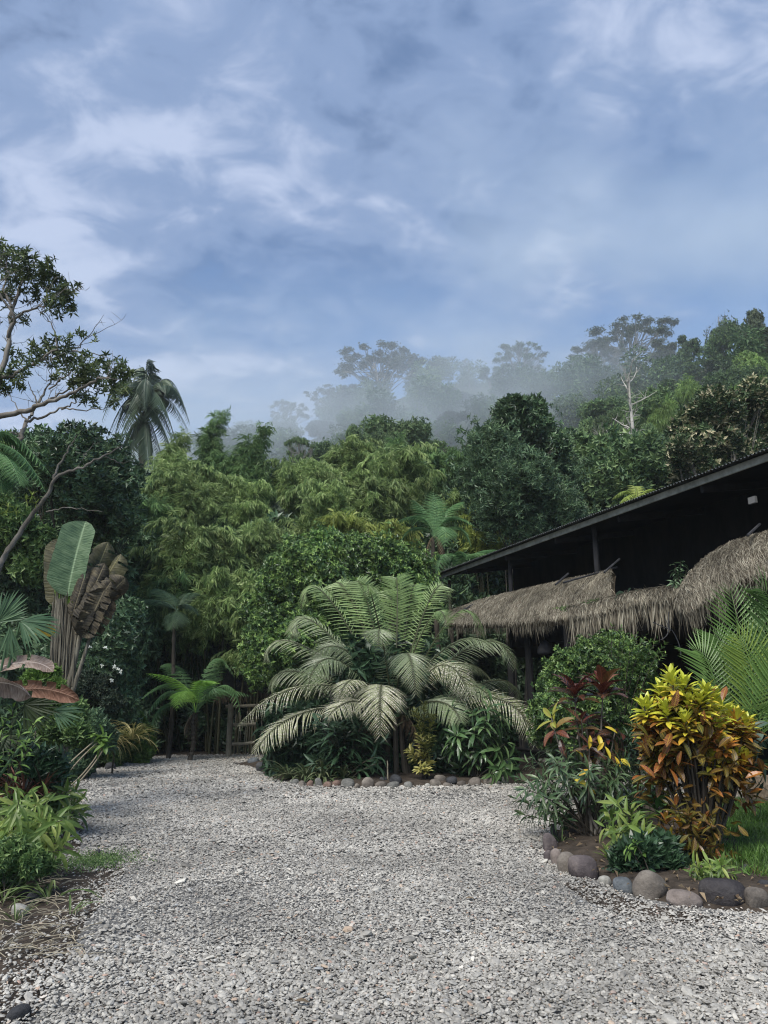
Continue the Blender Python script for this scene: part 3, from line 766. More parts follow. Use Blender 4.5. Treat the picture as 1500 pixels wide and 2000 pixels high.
# ------------------------------------------------------------------ generic broadleaf tree / bush from a picture outline
def leafy(name, label, cat, blobs_px, Y, mat, T, L, n, seed, base_px=None, dY=0.8, zs=1.0, droop=.3, shell=.5, trunk_r=.06, bark=None, group=None, base=None, fdepth=1.0, stems=1, rand=.7, out=1.0, W=1.0, zb=None, lump=.22):
    """blobs_px: (px, py, radius px) balls of foliage, each pushed a little nearer or farther"""
    rng = np.random.default_rng(seed); bl = []
    for px, py, r in blobs_px:
        q = P(px, py, Y + rng.normal(0, dY)); rr = r * Y / FPX
        bl.append([*q, rr]); 
        for k in range(2):
            u = rdir(rng, 1)[0]; bl.append([*(q + u * rr * .75 * np.array([1, fdepth, .8])), rr * rng.uniform(.4, .65)])
    bl = np.array(bl)
    if base is None:
        bx = P(base_px[0], 1400, Y)[0] if base_px else bl[:, 0].mean()
        base = np.array([bx, Y, float(hill(bx, Y)) if Y > 26 else 0.0])
    base = np.asarray(base, float)
    if zb is not None: base[2] = zb
    t = thing(name, label, cat, base, group)
    c = MB(); foliage(c, rng, bl, n, T, L, out=out, droop=droop, shell=shell, zs=zs, rand=rand, W=W, lump=lump)
    c.build('crown' if cat == 'tree' else 'foliage', mat, t)
    w = MB(); top = bl[:, :3].mean(0)
    for s in range(stems):
        o = np.array([rng.normal(0, .1), rng.normal(0, .1), 0]) * (stems > 1)
        limbs(w, rng, base + o, top + rng.normal(0, .15, 3), trunk_r, bl[s::stems], frac=.25, every=1 if len(bl) < 24 else 2)
    w.build('trunk' if stems == 1 else 'stems', bark or M_bark, t, smooth_sh=True)
    return t
leafy('climber_topped_tree', 'tall leafy tree topped by a dark climber, above the left half of the metal roof', 'tree',
      [(1010, 850, 62), (960, 880, 55), (1065, 885, 52), (940, 940, 50), (1000, 930, 60), (1060, 960, 55), (1100, 930, 38), (985, 990, 50), (1045, 1020, 48), (1110, 1000, 42), (955, 1010, 34), (1130, 1040, 30)],
      25, M_cool, SPR8, .20, 11500, 301, dY=.9, trunk_r=.11, droop=.6, shell=.9, lump=.5, base_px=(1020, 0))
leafy('climber', 'dark large-leaved climber crowning the tall leafy tree', 'climber',
      [(1000, 800, 26), (1035, 802, 28), (985, 818, 22), (1058, 826, 22), (1020, 830, 30), (1090, 868, 18), (1012, 790, 16), (1048, 800, 16)], 24.6, M_dark, SPR5, .24, 2600, 302, trunk_r=.04, droop=.7, base_px=(1015, 0), dY=.3)
leafy('pale_flowered_tree', 'dark tree dotted with pale flower heads above the right end of the metal roof', 'tree',
      [(1400, 800, 42), (1350, 830, 34), (1440, 840, 44), (1380, 870, 48), (1345, 920, 34), (1430, 900, 48), (1480, 800, 38), (1490, 870, 40), (1330, 880, 26), (1390, 920, 34), (1475, 765, 26)],
      24, M_flower, SPR6, .19, 15000, 303, dY=.8, trunk_r=.12, shell=.6, base_px=(1430, 0))
leafy('dark_roundleaf_tree', 'dense almost black-green tree between the leaning branch and the bamboo at left', 'tree',
      [(150, 880, 46), (210, 905, 44), (100, 890, 38), (60, 880, 34), (160, 940, 60), (220, 960, 44), (90, 950, 46), (240, 1010, 34), (180, 1010, 52), (120, 1020, 40), (30, 940, 40), (255, 930, 22)],
      20, M_dark, SPR6, .17, 12500, 304, dY=.8, trunk_r=.1, droop=.5, shell=.95, lump=.5, bark=M_bark_d)
leafy('light_tree', 'bright green tree crown peeping in at the left edge below the tall sparse tree', 'tree',
      [(10, 870, 30), (35, 880, 22), (0, 910, 30)], 22, M_hill3, SPR5, .2, 1300, 305, trunk_r=.06)
leafy('shiny_leaved_bush', 'large rounded bush with small shiny leaves behind the big palm', 'bush',
      [(600, 1110, 56), (560, 1140, 50), (650, 1090, 50), (700, 1100, 52), (760, 1105, 52), (805, 1112, 40), (540, 1190, 52), (590, 1190, 60), (650, 1160, 60), (720, 1160, 60), (800, 1160, 50), (560, 1250, 54), (620, 1250, 60), (520, 1290, 46), (580, 1310, 50), (520, 1230, 34)],
      20, M_citrus, SPR5, .115, 46000, 306, dY=.7, trunk_r=.08, shell=.5, lump=.4, stems=3, droop=.1, base_px=(660, 0))
leafy('hedge_bush', 'bush of small upright leaves and thin shoots in front of the dark house interior', 'bush',
      [(1110, 1300, 28), (1150, 1275, 26), (1190, 1262, 24), (1225, 1270, 24), (1258, 1285, 20), (1090, 1340, 30), (1135, 1330, 30), (1180, 1315, 32), (1225, 1320, 30), (1262, 1325, 22), (1080, 1385, 28), (1125, 1380, 32), (1170, 1370, 32), (1215, 1370, 30), (1075, 1430, 26), (1120, 1430, 30), (1170, 1425, 30), (1215, 1420, 26), (1150, 1465, 30), (1195, 1460, 28)], 12.2, M_citrus, SPR5, .068, 30000, 307, dY=.3, trunk_r=.03, shell=.8, stems=5, droop=-.2, base_px=(1160, 0), bark=M_bark, lump=.6)
# dark jungle that closes the view between the clumps
def jungle(label, blobs, Y, mat, T, L, n, seed, name='undergrowth', dY=1.2, zs=1):
    rng = np.random.default_rng(seed); bl = []
    for px, py, r in blobs:
        q = P(px, py, Y + rng.normal(0, dY)); bl.append([*q, r * Y / FPX])
    c = MB(); foliage(c, rng, bl, n, T, L, droop=.4, shell=.7, zs=zs)
    o = c.build(name, mat); tag(o, label, 'undergrowth', kind='stuff'); return o
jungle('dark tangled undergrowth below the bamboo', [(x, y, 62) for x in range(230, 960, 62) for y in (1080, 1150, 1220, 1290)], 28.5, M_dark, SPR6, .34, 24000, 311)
jungle('deep green undergrowth on the slope foot behind the roof', [(x, y, 62) for x in range(860, 1560, 66) for y in (960, 1030, 1100)] + [(x, 905, 60) for x in range(1120, 1560, 66)], 33, M_hill, SPR6, .34, 26000, 312)
jungle('shaded tangle of small leaves behind the folded dead leaves at left', [(x, y, 46) for x in range(-30, 290, 48) for y in (1070, 1130, 1190, 1250, 1310, 1370, 1420)], 23.5, M_cool, SPR5, .24, 26000, 313, dY=.7)
jungle('mid green leaves hanging over the dark at the left edge', [(-20, 1000, 40), (30, 1020, 34), (80, 1060, 30), (20, 1080, 34), (60, 1110, 30), (130, 1080, 22)], 17, M_mid, SPR5, .16, 4200, 314, dY=.5)
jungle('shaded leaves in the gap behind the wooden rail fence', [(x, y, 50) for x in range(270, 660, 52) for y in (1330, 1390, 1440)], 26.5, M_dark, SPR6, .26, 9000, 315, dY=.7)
jungle('green garden plants seen through the terrace posts', [(x, y, 40) for x in range(900, 1130, 44) for y in (1250, 1300, 1350, 1410)], 27, M_cool, SPR6, .30, 7000, 316, dY=.6)

# ------------------------------------------------------------------ fronds
LF5 = T_strip(4, .09, .9, .35, prof=lambda t: np.clip(np.minimum(t * 6, 1) * (1 - t ** 2.2), 0.04, 1))
LF5w = T_strip(4, .11, .45, .35, prof=lambda t: np.clip(np.minimum(t * 6, 1) * (1 - t ** 2.5), 0.04, 1))
LFs = T_strip(3, .075, .15, .3, prof=lambda t: np.clip(np.minimum(t * 6, 1) * (1 - t ** 2.5), 0.04, 1))
LFp = T_strip(5, .075, .62, .35, prof=lambda t: np.clip(np.minimum(t * 6, 1) * (1 - t ** 2.2), 0.04, 1))
def frond(mb, mr, P0, P1, P2, n, ll, T=LF5, side=0.95, fwd=.62, lift=.15, droop=.15, pet=.2, rng=None, ref=UP, rr=.016, rnd=None, prof=None, W=1.0, shape=.55, jit=.06, seg=18, taper=.3):
    p = bez(P0, P1, P2, 60); t = np.linspace(0, 1, 60)
    rk = mr if mr is not None else mb
    tube(rk, bez(P0, P1, P2, seg), np.linspace(rr, rr * .25, seg), 5, .5)
    tq = np.linspace(pet, .995, n)
    C = np.stack([np.interp(tq, t, p[:, k]) for k in range(3)], 1)
    Tn = nrm(np.stack([np.interp(tq, t, np.gradient(p[:, k])) for k in range(3)], 1))
    S = nrm(np.cross(Tn, ref)); Nn = np.cross(S, Tn)
    u = (tq - pet) / (1 - pet)
    Lp = (np.sin(np.pi * np.clip(u * (1 - .12) + .12 * 1.0, 0, 1)) ** shape) if prof is None else prof(u)
    Lp = np.maximum(Lp, taper * (1 - u * .3)) if prof is None else Lp
    fw = fwd + .55 * u ** 2
    base = rng.random() if rnd is None else rnd
    for sg in (-1, 1):
        D = S * sg * side + Tn * fw[:, None] + Nn * lift + np.array([0, 0, -droop]) + rng.normal(0, jit, (n, 3))
        scatter(mb, T, C, D, Nn + S * sg * -.25, ll * Lp * rng.uniform(.88, 1.08, n), W, np.clip(base + rng.normal(0, .12, n), 0, 1), rng)
def pinna(n=14, w=.26):
    it = []
    for i in range(n):
        t = .04 + .94 * i / n
        l = w * (1 - t ** 1.6) * .5 + .03
        for sg in (-1, 1):
            it.append((T_kite(.34, .1, .1), [0, t, -.16 * t * t], [sg, .35, -.08 - .12 * t], [0, 0, 1], l, 1))
    it.append((T_kite(.025, 0, .3), [0, 0, 0], [0, 1, 0], [0, 0, 1], 1.0, 1))
    return T_multi(it)
PIN = pinna(); PINf = pinna(8, .3)
def fern_prof(u): return np.clip(np.sin(np.pi * (u * .80 + .2)) ** .75 * 1.0, .07, 1)

def tree_fern(label, crown_px, Y, fr, mat, trunk_base=None, tr=.06, seed=1, n=22, ll=.5, T=PIN, bright=None, dead=0, deadlen=.9, group='tree ferns', trunkmat=None, rr=.012):
    """fr: list of (mid px, mid py, tip px, tip py, depth offset)"""
    rng = np.random.default_rng(seed); c0 = P(*crown_px, Y)
    base = np.array([c0[0] + .05, Y, 0.0 if Y < 26 else float(hill(c0[0], Y))]) if trunk_base is None else np.asarray(trunk_base, float)
    t = thing('tree_fern', label, 'tree fern', base, group)
    w = MB(); k = 22; z = np.linspace(0, 1, k)[:, None]; p = base * (1 - z) + (c0 - [0, 0, .05]) * z; p[:, 0] += .04 * np.sin(z[:, 0] * 5)
    rad = tr * (1 + .18 * np.sin(np.arange(k) * 2.7)) * np.linspace(1.1, .85, k)
    tube(w, p, rad, 9, .5)
    for i in range(int(60)):      # old leaf-base stubs
        zz_ = rng.random(); q = base * (1 - zz_) + c0 * zz_; a = rng.random() * 6.28
        d = np.array([math.cos(a), math.sin(a), .5]); tube(w, [q + d * tr * .7, q + d * tr * 1.25 + UP * .03], [tr * .2, tr * .08], 4, rng.random())
    w.build('trunk', trunkmat or M_bark_d, t)
    for i, f in enumerate(fr):
        m, mr = MB(), None
        mid = P(f[0], f[1], Y + f[4] * .55); tip = P(f[2], f[3], Y + f[4])
        ctrl = 2 * mid - .5 * (c0 + tip)
        mt = bright if (bright is not None and len(f) > 5) else mat
        frond(m, mr, c0, ctrl, tip, n, ll, T, side=1.0, fwd=.42, lift=-.02, droop=.18, pet=.16, rng=rng, prof=fern_prof, rr=rr, jit=.02)
        m.build('frond', mt, t)
    for i in range(dead):
        m = MB(); a = rng.random() * 6.28; d = np.array([math.cos(a), math.sin(a), 0])
        e = c0 + d * .35 * deadlen - UP * deadlen * rng.uniform(.7, 1.1)
        frond(m, None, c0, c0 + d * .35 - UP * .1, e, 10, ll * .45, PINf, rng=rng, droop=1.2, rr=rr)
        m.build('dead_frond', M_straw_leaf, t)
    return t
M_straw_leaf = leaf_mat('dead_leaf', [(0.090, 0.062, 0.040), (0.170, 0.125, 0.080), (0.260, 0.200, 0.130)], rough=.8, trans=.15)

tree_fern('tree fern with bright fronds and scaly trunk at the far end of the drive', (382, 1392), 20.5,
  [(355, 1335, 286, 1316, .3, 1), (362, 1350, 345, 1388, -.9, 1), (392, 1340, 402, 1332, -.3, 1), (415, 1290, 458, 1322, .5), (408, 1330, 432, 1285, .6), (440, 1338, 470, 1398, -.2),
   (420, 1345, 388, 1370, -.6), (330, 1350, 275, 1420, -.3), (325, 1375, 292, 1440, .2), (335, 1335, 262, 1380, .6), (425, 1350, 490, 1360, .8), (350, 1310, 318, 1300, 1.1)],
  M_fern, n=17, ll=.46, seed=401, bright=M_fern_br, trunk_base=(G(382, 1482)[0], 20.5, 0), dead=5)
tree_fern('tree fern with hanging dark dead fronds standing among the bamboo right of centre', (848, 1048), 23,
  [(850, 1000, 845, 960, .5), (820, 1010, 770, 1022, 0), (880, 1010, 930, 1030, 0), (868, 1030, 868, 1072, -1), (815, 1030, 780, 1060, .6), (890, 1030, 920, 1070, .5), (835, 1005, 805, 975, .8), (870, 1000, 905, 980, .8)],
  M_fern, n=15, ll=.55, seed=402, tr=.08, dead=9, deadlen=1.1)
tree_fern('tree fern whose wide fronds spread over the left end of the metal roof', (880, 1130), 22.5,
  [(860, 1085, 832, 1108, 0), (895, 1080, 925, 1100, -.3), (910, 1085, 985, 1090, 0), (870, 1082, 850, 1130, -.6), (840, 1100, 812, 1092, .3), (930, 1080, 1000, 1080, .6)],
  M_fern, n=16, ll=.5, seed=403, tr=.06)
tree_fern('tree fern hanging in from the left edge above the torn fan leaves', (-40, 870), 12,
  [(30, 880, 88, 960, 0), (10, 890, 40, 950, -.6), (20, 850, 100, 930, .5), (-10, 900, 5, 965, -.3), (-60, 850, -130, 900, 0)],
  M_fern, n=22, ll=.50, seed=404, tr=.07)
tree_fern('dark bluish tree fern fronds in shade between the folded dead leaves and the bamboo', (345, 1195), 21,
  [(320, 1175, 270, 1172, 0), (345, 1200, 330, 1232, -.7), (365, 1180, 385, 1200, -.2), (330, 1160, 300, 1150, .5), (360, 1165, 372, 1158, .4)],
  M_cool, n=18, ll=.5, seed=405, tr=.06)

# ------------------------------------------------------------------ palms
M_palmtree = leaf_mat('palm_tree_green', [(0.030, 0.052, 0.032), (0.050, 0.082, 0.045), (0.085, 0.125, 0.070)], rough=.45, trans=.15, spec=.5)
def far_palm():
    Y = 42; c0 = P(284, 812, Y); rng = np.random.default_rng(410)
    base = np.array([c0[0] - .3, Y, float(hill(c0[0], Y))])
    t = thing('palm_tree', 'tall palm with drooping shaggy fronds against the sky at left', 'palm', base)
    w = MB(); tube(w, bez(base - UP, (base + c0) / 2 + [.3, 0, 0], c0 - UP * .2, 14), np.linspace(.26, .20, 14), 9); 
    tube(w, [c0 - UP * 2.6, c0 - UP * 1.2, c0 + UP * .6], [.21, .26, .16], 8)
    w.build('trunk', M_bark_d, t)
    tips = [(306, 748, 347, 775, 0), (320, 775, 366, 838, 0), (300, 800, 335, 880, -.8), (268, 745, 222, 795, 0), (250, 780, 205, 868, 0), (262, 800, 215, 905, -1), (285, 740, 282, 800, -1.8),
            (282, 722, 262, 745, .8), (292, 730, 318, 760, 1), (270, 820, 252, 915, -.5), (300, 840, 322, 915, .3), (276, 760, 240, 830, -1.5), (302, 765, 340, 850, -1.5), (246, 740, 205, 800, 1.5), (325, 750, 362, 800, 1.5), (286, 850, 292, 915, -1.2),
            (262, 770, 225, 850, 1.2), (312, 800, 350, 905, 1.2), (258, 840, 238, 920, .8), (288, 712, 300, 735, 0), (245, 748, 200, 820, -.5), (328, 752, 369, 822, -.5), (318, 742, 352, 772, .6), (252, 745, 212, 778, .5)]
    for i, f in enumerate(tips):
        m = MB(); mid = P(f[0], f[1], Y + f[4] * .6); tip = P(f[2], f[3], Y + f[4] * 1.4); ctrl = 2 * mid - .5 * (c0 + tip)
        dead = False
        frond(m, None, c0, ctrl, tip, 42, 1.1, LF5, side=.8, fwd=.5, lift=.0, droop=.75, pet=.1, rng=rng, rr=.05, W=1.25, taper=.55)
        m.build('frond', M_straw_leaf if dead else M_palmtree, t)
    for dx in (-6, 14):
        m = MB(); a = P(284 + dx * .3, 770, Y); b = P(280 + dx * 1.2, 713, Y); tube(m, [a, b], [.05, .01], 4); m.build('spear_leaf', M_palmtree, t)
far_palm()

M_bigpalm = leaf_mat('big_palm_green', [(0.110, 0.150, 0.070), (0.175, 0.225, 0.115), (0.245, 0.300, 0.165), (0.330, 0.365, 0.220)], rough=.42, trans=.16, spec=.55, patch=.3, patchscale=1.1, speck=((0.42, 0.42, 0.33), 34.0, 0.60))
M_bigpalm_f = leaf_mat('big_palm_fresh', [(0.130, 0.210, 0.065), (0.200, 0.300, 0.110), (0.290, 0.390, 0.170)], rough=.42, trans=.22, spec=.5, patch=.3, patchscale=1.1)
M_bigpalm_o = leaf_mat('big_palm_old', [(0.150, 0.180, 0.080), (0.225, 0.250, 0.130), (0.310, 0.325, 0.195)], rough=.5, trans=.14, spec=.45, patch=.3, patchscale=1.2, speck=((0.52, 0.49, 0.40), 30.0, 0.52))
M_stalk = solid_mat('leaf_stalk', [(0.045, 0.050, 0.025), (0.090, 0.095, 0.050)], scale=20, bump=.1, rough=.5)
def big_palm():
    Y = 16.3; rng = np.random.default_rng(420); c0 = P(768, 1400, Y); base = np.array([c0[0], Y, 0.0])
    t = thing('bushy_palm', 'huge bushy palm with arching pale fronds in the stone-edged bed', 'palm', base)
    w = MB()
    for i in range(9):
        a = i * .7; p = base + [.35 * math.cos(a), .3 * math.sin(a), -.05]; tube(w, bez(p, p * .6 + c0 * .4, c0 + [.22 * math.cos(a), .2 * math.sin(a), 0], 8), np.linspace(.07, .045, 8), 6, rng.random())
    w.build('stem', M_bark_d, t)
    F = [  # apex, tip, depth offset, kind, leaflet length
     (640, 1166, 588, 1190, .0, 'f', .52), (618, 1218, 570, 1252, -.2, 'n', .50), (584, 1258, 520, 1292, .2, 'n', .52), (655, 1288, 600, 1352, -1.6, 'n', .55), (588, 1312, 528, 1348, .5, 'n', .5),
     (610, 1338, 468, 1416, -1.1, 'o', .50), (600, 1390, 497, 1470, -1.2, 'o', .55), (745, 1338, 743, 1436, -2.4, 'o', .62), (792, 1278, 812, 1356, -2.0, 'n', .55), (858, 1300, 924, 1372, -1.5, 'o', .52),
     (960, 1362, 1044, 1456, -.9, 'o', .5), (930, 1258, 1006, 1304, -.4, 'n', .52), (884, 1204, 948, 1256, -.6, 'f', .50), (842, 1166, 878, 1184, .2, 'f', .48), (776, 1150, 770, 1116, .6, 'f', .62),
     (716, 1152, 690, 1128, .5, 'f', .62), (680, 1160, 640, 1172, .8, 'f', .55), (746, 1246, 740, 1262, -2.2, 'n', .45), (836, 1215, 872, 1222, -1.2, 'f', .45), (800, 1160, 812, 1130, .9, 'f', .6),
     (880, 1300, 960, 1330, 1.2, 'n', .5), (700, 1370, 640, 1400, -1.9, 'o', .45),
     (850, 1370, 900, 1410, -1.6, 'n', .5), (730, 1180, 720, 1160, -1.0, 'f', .55), (960, 1330, 1010, 1372, 1.0, 'n', .5), (905, 1335, 975, 1400, -.5, 'n', .45), (765, 1170, 748, 1140, 1.3, 'f', .6), (700, 1330, 660, 1372, -2.2, 'o', .4)]
    for i in range(3):
        a = rng.uniform(-1.5, 1.5); L = rng.uniform(110, 200)
        ax, ay = 768 + L * math.sin(a) * .75, 1345 - L * .8 * math.cos(a) * rng.uniform(.6, 1); F.append((ax, ay, 768 + L * 1.35 * math.sin(a) , ay + rng.uniform(0, 50) - 30 * math.cos(a), rng.uniform(-.9, 1.5), 'n', .45))
    for (ax, ay, tx, ty, dz, kd, ll) in F:
        m, r = MB(), MB(); off = np.array([rng.normal(0, .12), rng.normal(0, .12), rng.normal(0, .1)])
        s = c0 + off; mid = P(ax, ay, Y + dz * .55); tip = P(tx, ty, Y + dz); ctrl = 2 * mid - .5 * (s + tip)
        up = ty < 1150
        if up: mid = mid - [0, 0, .22]; tip = tip - [0, 0, .26]; ctrl = 2 * mid - .5 * (s + tip)
        frond(m, r, s, ctrl, tip, 52, ll * (.80 if up else (.9 if kd == 'f' else 1.08)), LFp if not up else LF5w, side=1.0, fwd=.6, lift=.10, droop=.22 if not up else .26, pet=.16, rng=rng, rr=.022, jit=.10 if kd == 'o' else .065, ref=(UP + np.array([0, -.55 + rng.normal(0, .25), 0])) if not up else np.array([rng.normal(0, .2), -.75, .65]), taper=.42, W=.66)
        fo = m.build('frond', {'f': M_bigpalm_f, 'n': M_bigpalm, 'o': M_bigpalm_o}[kd], t)
        r.build('midrib', M_stalk, fo) if False else None
        ro = r.build('midrib', M_stalk, t); ro.parent = fo
    for (ax, ay, tx, ty, dz) in ((730, 1400, 712, 1470, -.8), (800, 1405, 822, 1476, -.7), (690, 1400, 655, 1455, -.5)):
        m = MB(); s = c0 - [0, 0, .1]; mid = P(ax, ay, Y + dz * .5); tip = P(tx, ty, Y + dz); frond(m, None, s, 2 * mid - .5 * (s + tip), tip, 34, .4, LFp, side=.5, fwd=.5, lift=0, droop=.9, pet=.2, rng=rng, rr=.018, jit=.15, W=.6); m.build('dead_frond', M_straw_leaf, t)
    return t
big_palm()

M_areca = leaf_mat('areca_green', [(0.060, 0.130, 0.030), (0.095, 0.190, 0.045), (0.150, 0.270, 0.065)], rough=.4, trans=.28, spec=.45, patch=.25, patchscale=1.5)
M_areca_y = leaf_mat('areca_yellow', [(0.200, 0.300, 0.050), (0.300, 0.400, 0.070), (0.360, 0.440, 0.100)], rough=.4, trans=.3, patch=.2)
def areca():
    Y = 8.6; rng = np.random.default_rng(430); c0 = P(1440, 1500, Y); base = np.array([c0[0] + .02, Y, 0.0])
    t = thing('areca_palm', 'cane-stemmed palm with fresh green feather fronds at the right edge', 'palm', base)
    for i in range(9):
        w = MB(); g = G(1395 + i * 9, 1585 - (i % 3) * 8); p = np.array([g[0], base[1] + rng.normal(0, .1), 0])
        e = p + [rng.normal(0, .12), rng.normal(0, .08), rng.uniform(.55, .9)]
        k = 16; pts = bez(p, (p + e) / 2 + [rng.normal(0, .03), 0, 0], e, k); tube(w, pts, .013 + .003 * (np.arange(k) % 4 == 0), 6, rng.random())
        w.build('cane', M_cane, t)
    F = [(1450, 1300, 1425, 1150, 0, 'g', .50), (1510, 1250, 1480, 1145, -.4, 'g', .55), (1395, 1330, 1355, 1270, .2, 'g', .42), (1420, 1320, 1395, 1240, .3, 'g', .42), (1500, 1370, 1530, 1290, -.5, 'g', .55),
         (1470, 1350, 1440, 1240, -.3, 'y', .5), (1480, 1400, 1400, 1400, -.6, 'g', .4), (1440, 1490, 1510, 1500, -.6, 'g', .30), (1490, 1300, 1560, 1220, .4, 'g', .55), (1440, 1370, 1370, 1330, .5, 'g', .4), (1500, 1420, 1590, 1420, 0, 'g', .5), (1460, 1330, 1500, 1220, .5, 'g', .5), (1410, 1495, 1395, 1530, -.5, 'g', .28)]
    for (ax, ay, tx, ty, dz, kd, ll) in F:
        m = MB(); s = c0 + rng.normal(0, .06, 3); mid = P(ax, ay, Y + dz * .6); tip = P(tx, ty, Y + dz); ctrl = 2 * mid - .5 * (s + tip)
        vert = ty < 1350
        frond(m, None, s, ctrl, tip, 24, ll, LFs, side=.85, fwd=.6, lift=.2, droop=.05, pet=.3, rng=rng, rr=.012, ref=np.array([0, -.9, .5]) if vert else UP, taper=.4, jit=.03, W=.85)
        m.build('frond', M_areca if kd == 'g' else M_areca_y, t)
M_cane = solid_mat('palm_cane', [(0.050, 0.045, 0.035), (0.130, 0.120, 0.095), (0.240, 0.230, 0.200)], scale=14, stretch=(1, 1, 2), bump=.2)
areca()
def small_fronds(label, name, px, py, Y, tips, mat, ll, n, T, seed, cat='palm', base=None, dr=.2):
    rng = np.random.default_rng(seed); c0 = P(px, py, Y); base = np.array([c0[0], Y, float(hill(c0[0], Y)) if Y > 26 else 0.0]) if base is None else base
    t = thing(name, label, cat, base)
    w = MB(); tube(w, bez(base, (base + c0) / 2, c0, 6), .05, 7); w.build('trunk', M_bark, t)
    for f in tips:
        m = MB(); mid = P(f[0], f[1], Y + f[4] * .6); tip = P(f[2], f[3], Y + f[4]); frond(m, None, c0, 2 * mid - .5 * (c0 + tip), tip, n, ll, T, rng=rng, droop=dr, rr=.02, taper=.5)
        m.build('frond', mat, t)
small_fronds('yellow-green palm tuft poking up just behind the metal roof edge', 'small_palm', 1243, 990, 27, [(1225, 960, 1196, 975, 0), (1262, 958, 1284, 968, 0), (1230, 968, 1208, 990, -.5), (1256, 965, 1272, 985, -.4), (1243, 960, 1240, 950, .3)], M_areca_y, .42, 26, LF5, 441)

# pale dead trunk on the slope
def dead_tree(label, pts, Y, r0, tw, seed):
    rng = np.random.default_rng(seed); p = [P(x, y, Y) for x, y in pts]; base = np.array([p[0][0], Y, min(p[0][2], float(hill(p[0][0], Y)))])
    t = thing('dead_tree', label, 'dead tree', base); w = MB()
    allp = np.array([base] + p); tt_ = np.linspace(0, 1, 20); q = np.stack([np.interp(tt_ * (len(allp) - 1), range(len(allp)), allp[:, k]) for k in range(3)], 1)
    tube(w, wig(rng, q, .03), np.linspace(r0, r0 * .3, 20), 8); w.build('trunk', M_bark_w, t, smooth_sh=True)
    b = MB()
    for i in range(tw):
        s = q[rng.integers(9, 20)]; e = s + np.array([rng.normal(0, .6), rng.normal(0, .6), rng.uniform(.4, 1.6)]); pp = wig(rng, bez(s, (s + e) / 2 + [0, 0, -.25], e, 8), .06); tube(b, pp, np.linspace(r0 * .28, .015, 8), 5)
        for k in range(3):
            s2 = pp[rng.integers(3, 7)]; e2 = s2 + np.array([rng.normal(0, .6), rng.normal(0, .5), rng.uniform(0, .7)]); tube(b, wig(rng, bez(s2, (s2 + e2) / 2, e2, 5), .04), np.linspace(.03, .008, 5), 4)
    b.build('branches', M_bark_w, t)
M_bark_w = solid_mat('bark_bleached', [(0.26, 0.24, 0.20), (0.42, 0.40, 0.36), (0.56, 0.54, 0.50)], scale=2, stretch=(1, 1, .3), bump=.3)
dead_tree('tall bleached bare trunk standing on the slope above the metal roof', [(1242, 960), (1238, 880), (1230, 800), (1226, 735)], 48, .20, 14, 451)
dead_tree('shorter thin pale trunk left of the tall bleached one', [(1222, 960), (1216, 900), (1210, 845)], 46, .13, 8, 452)
dead_tree('slim leaning bleached trunk in the mist beside the pointed dark tree top', [(736, 870), (738, 845), (742, 822)], 90, .22, 5, 453)

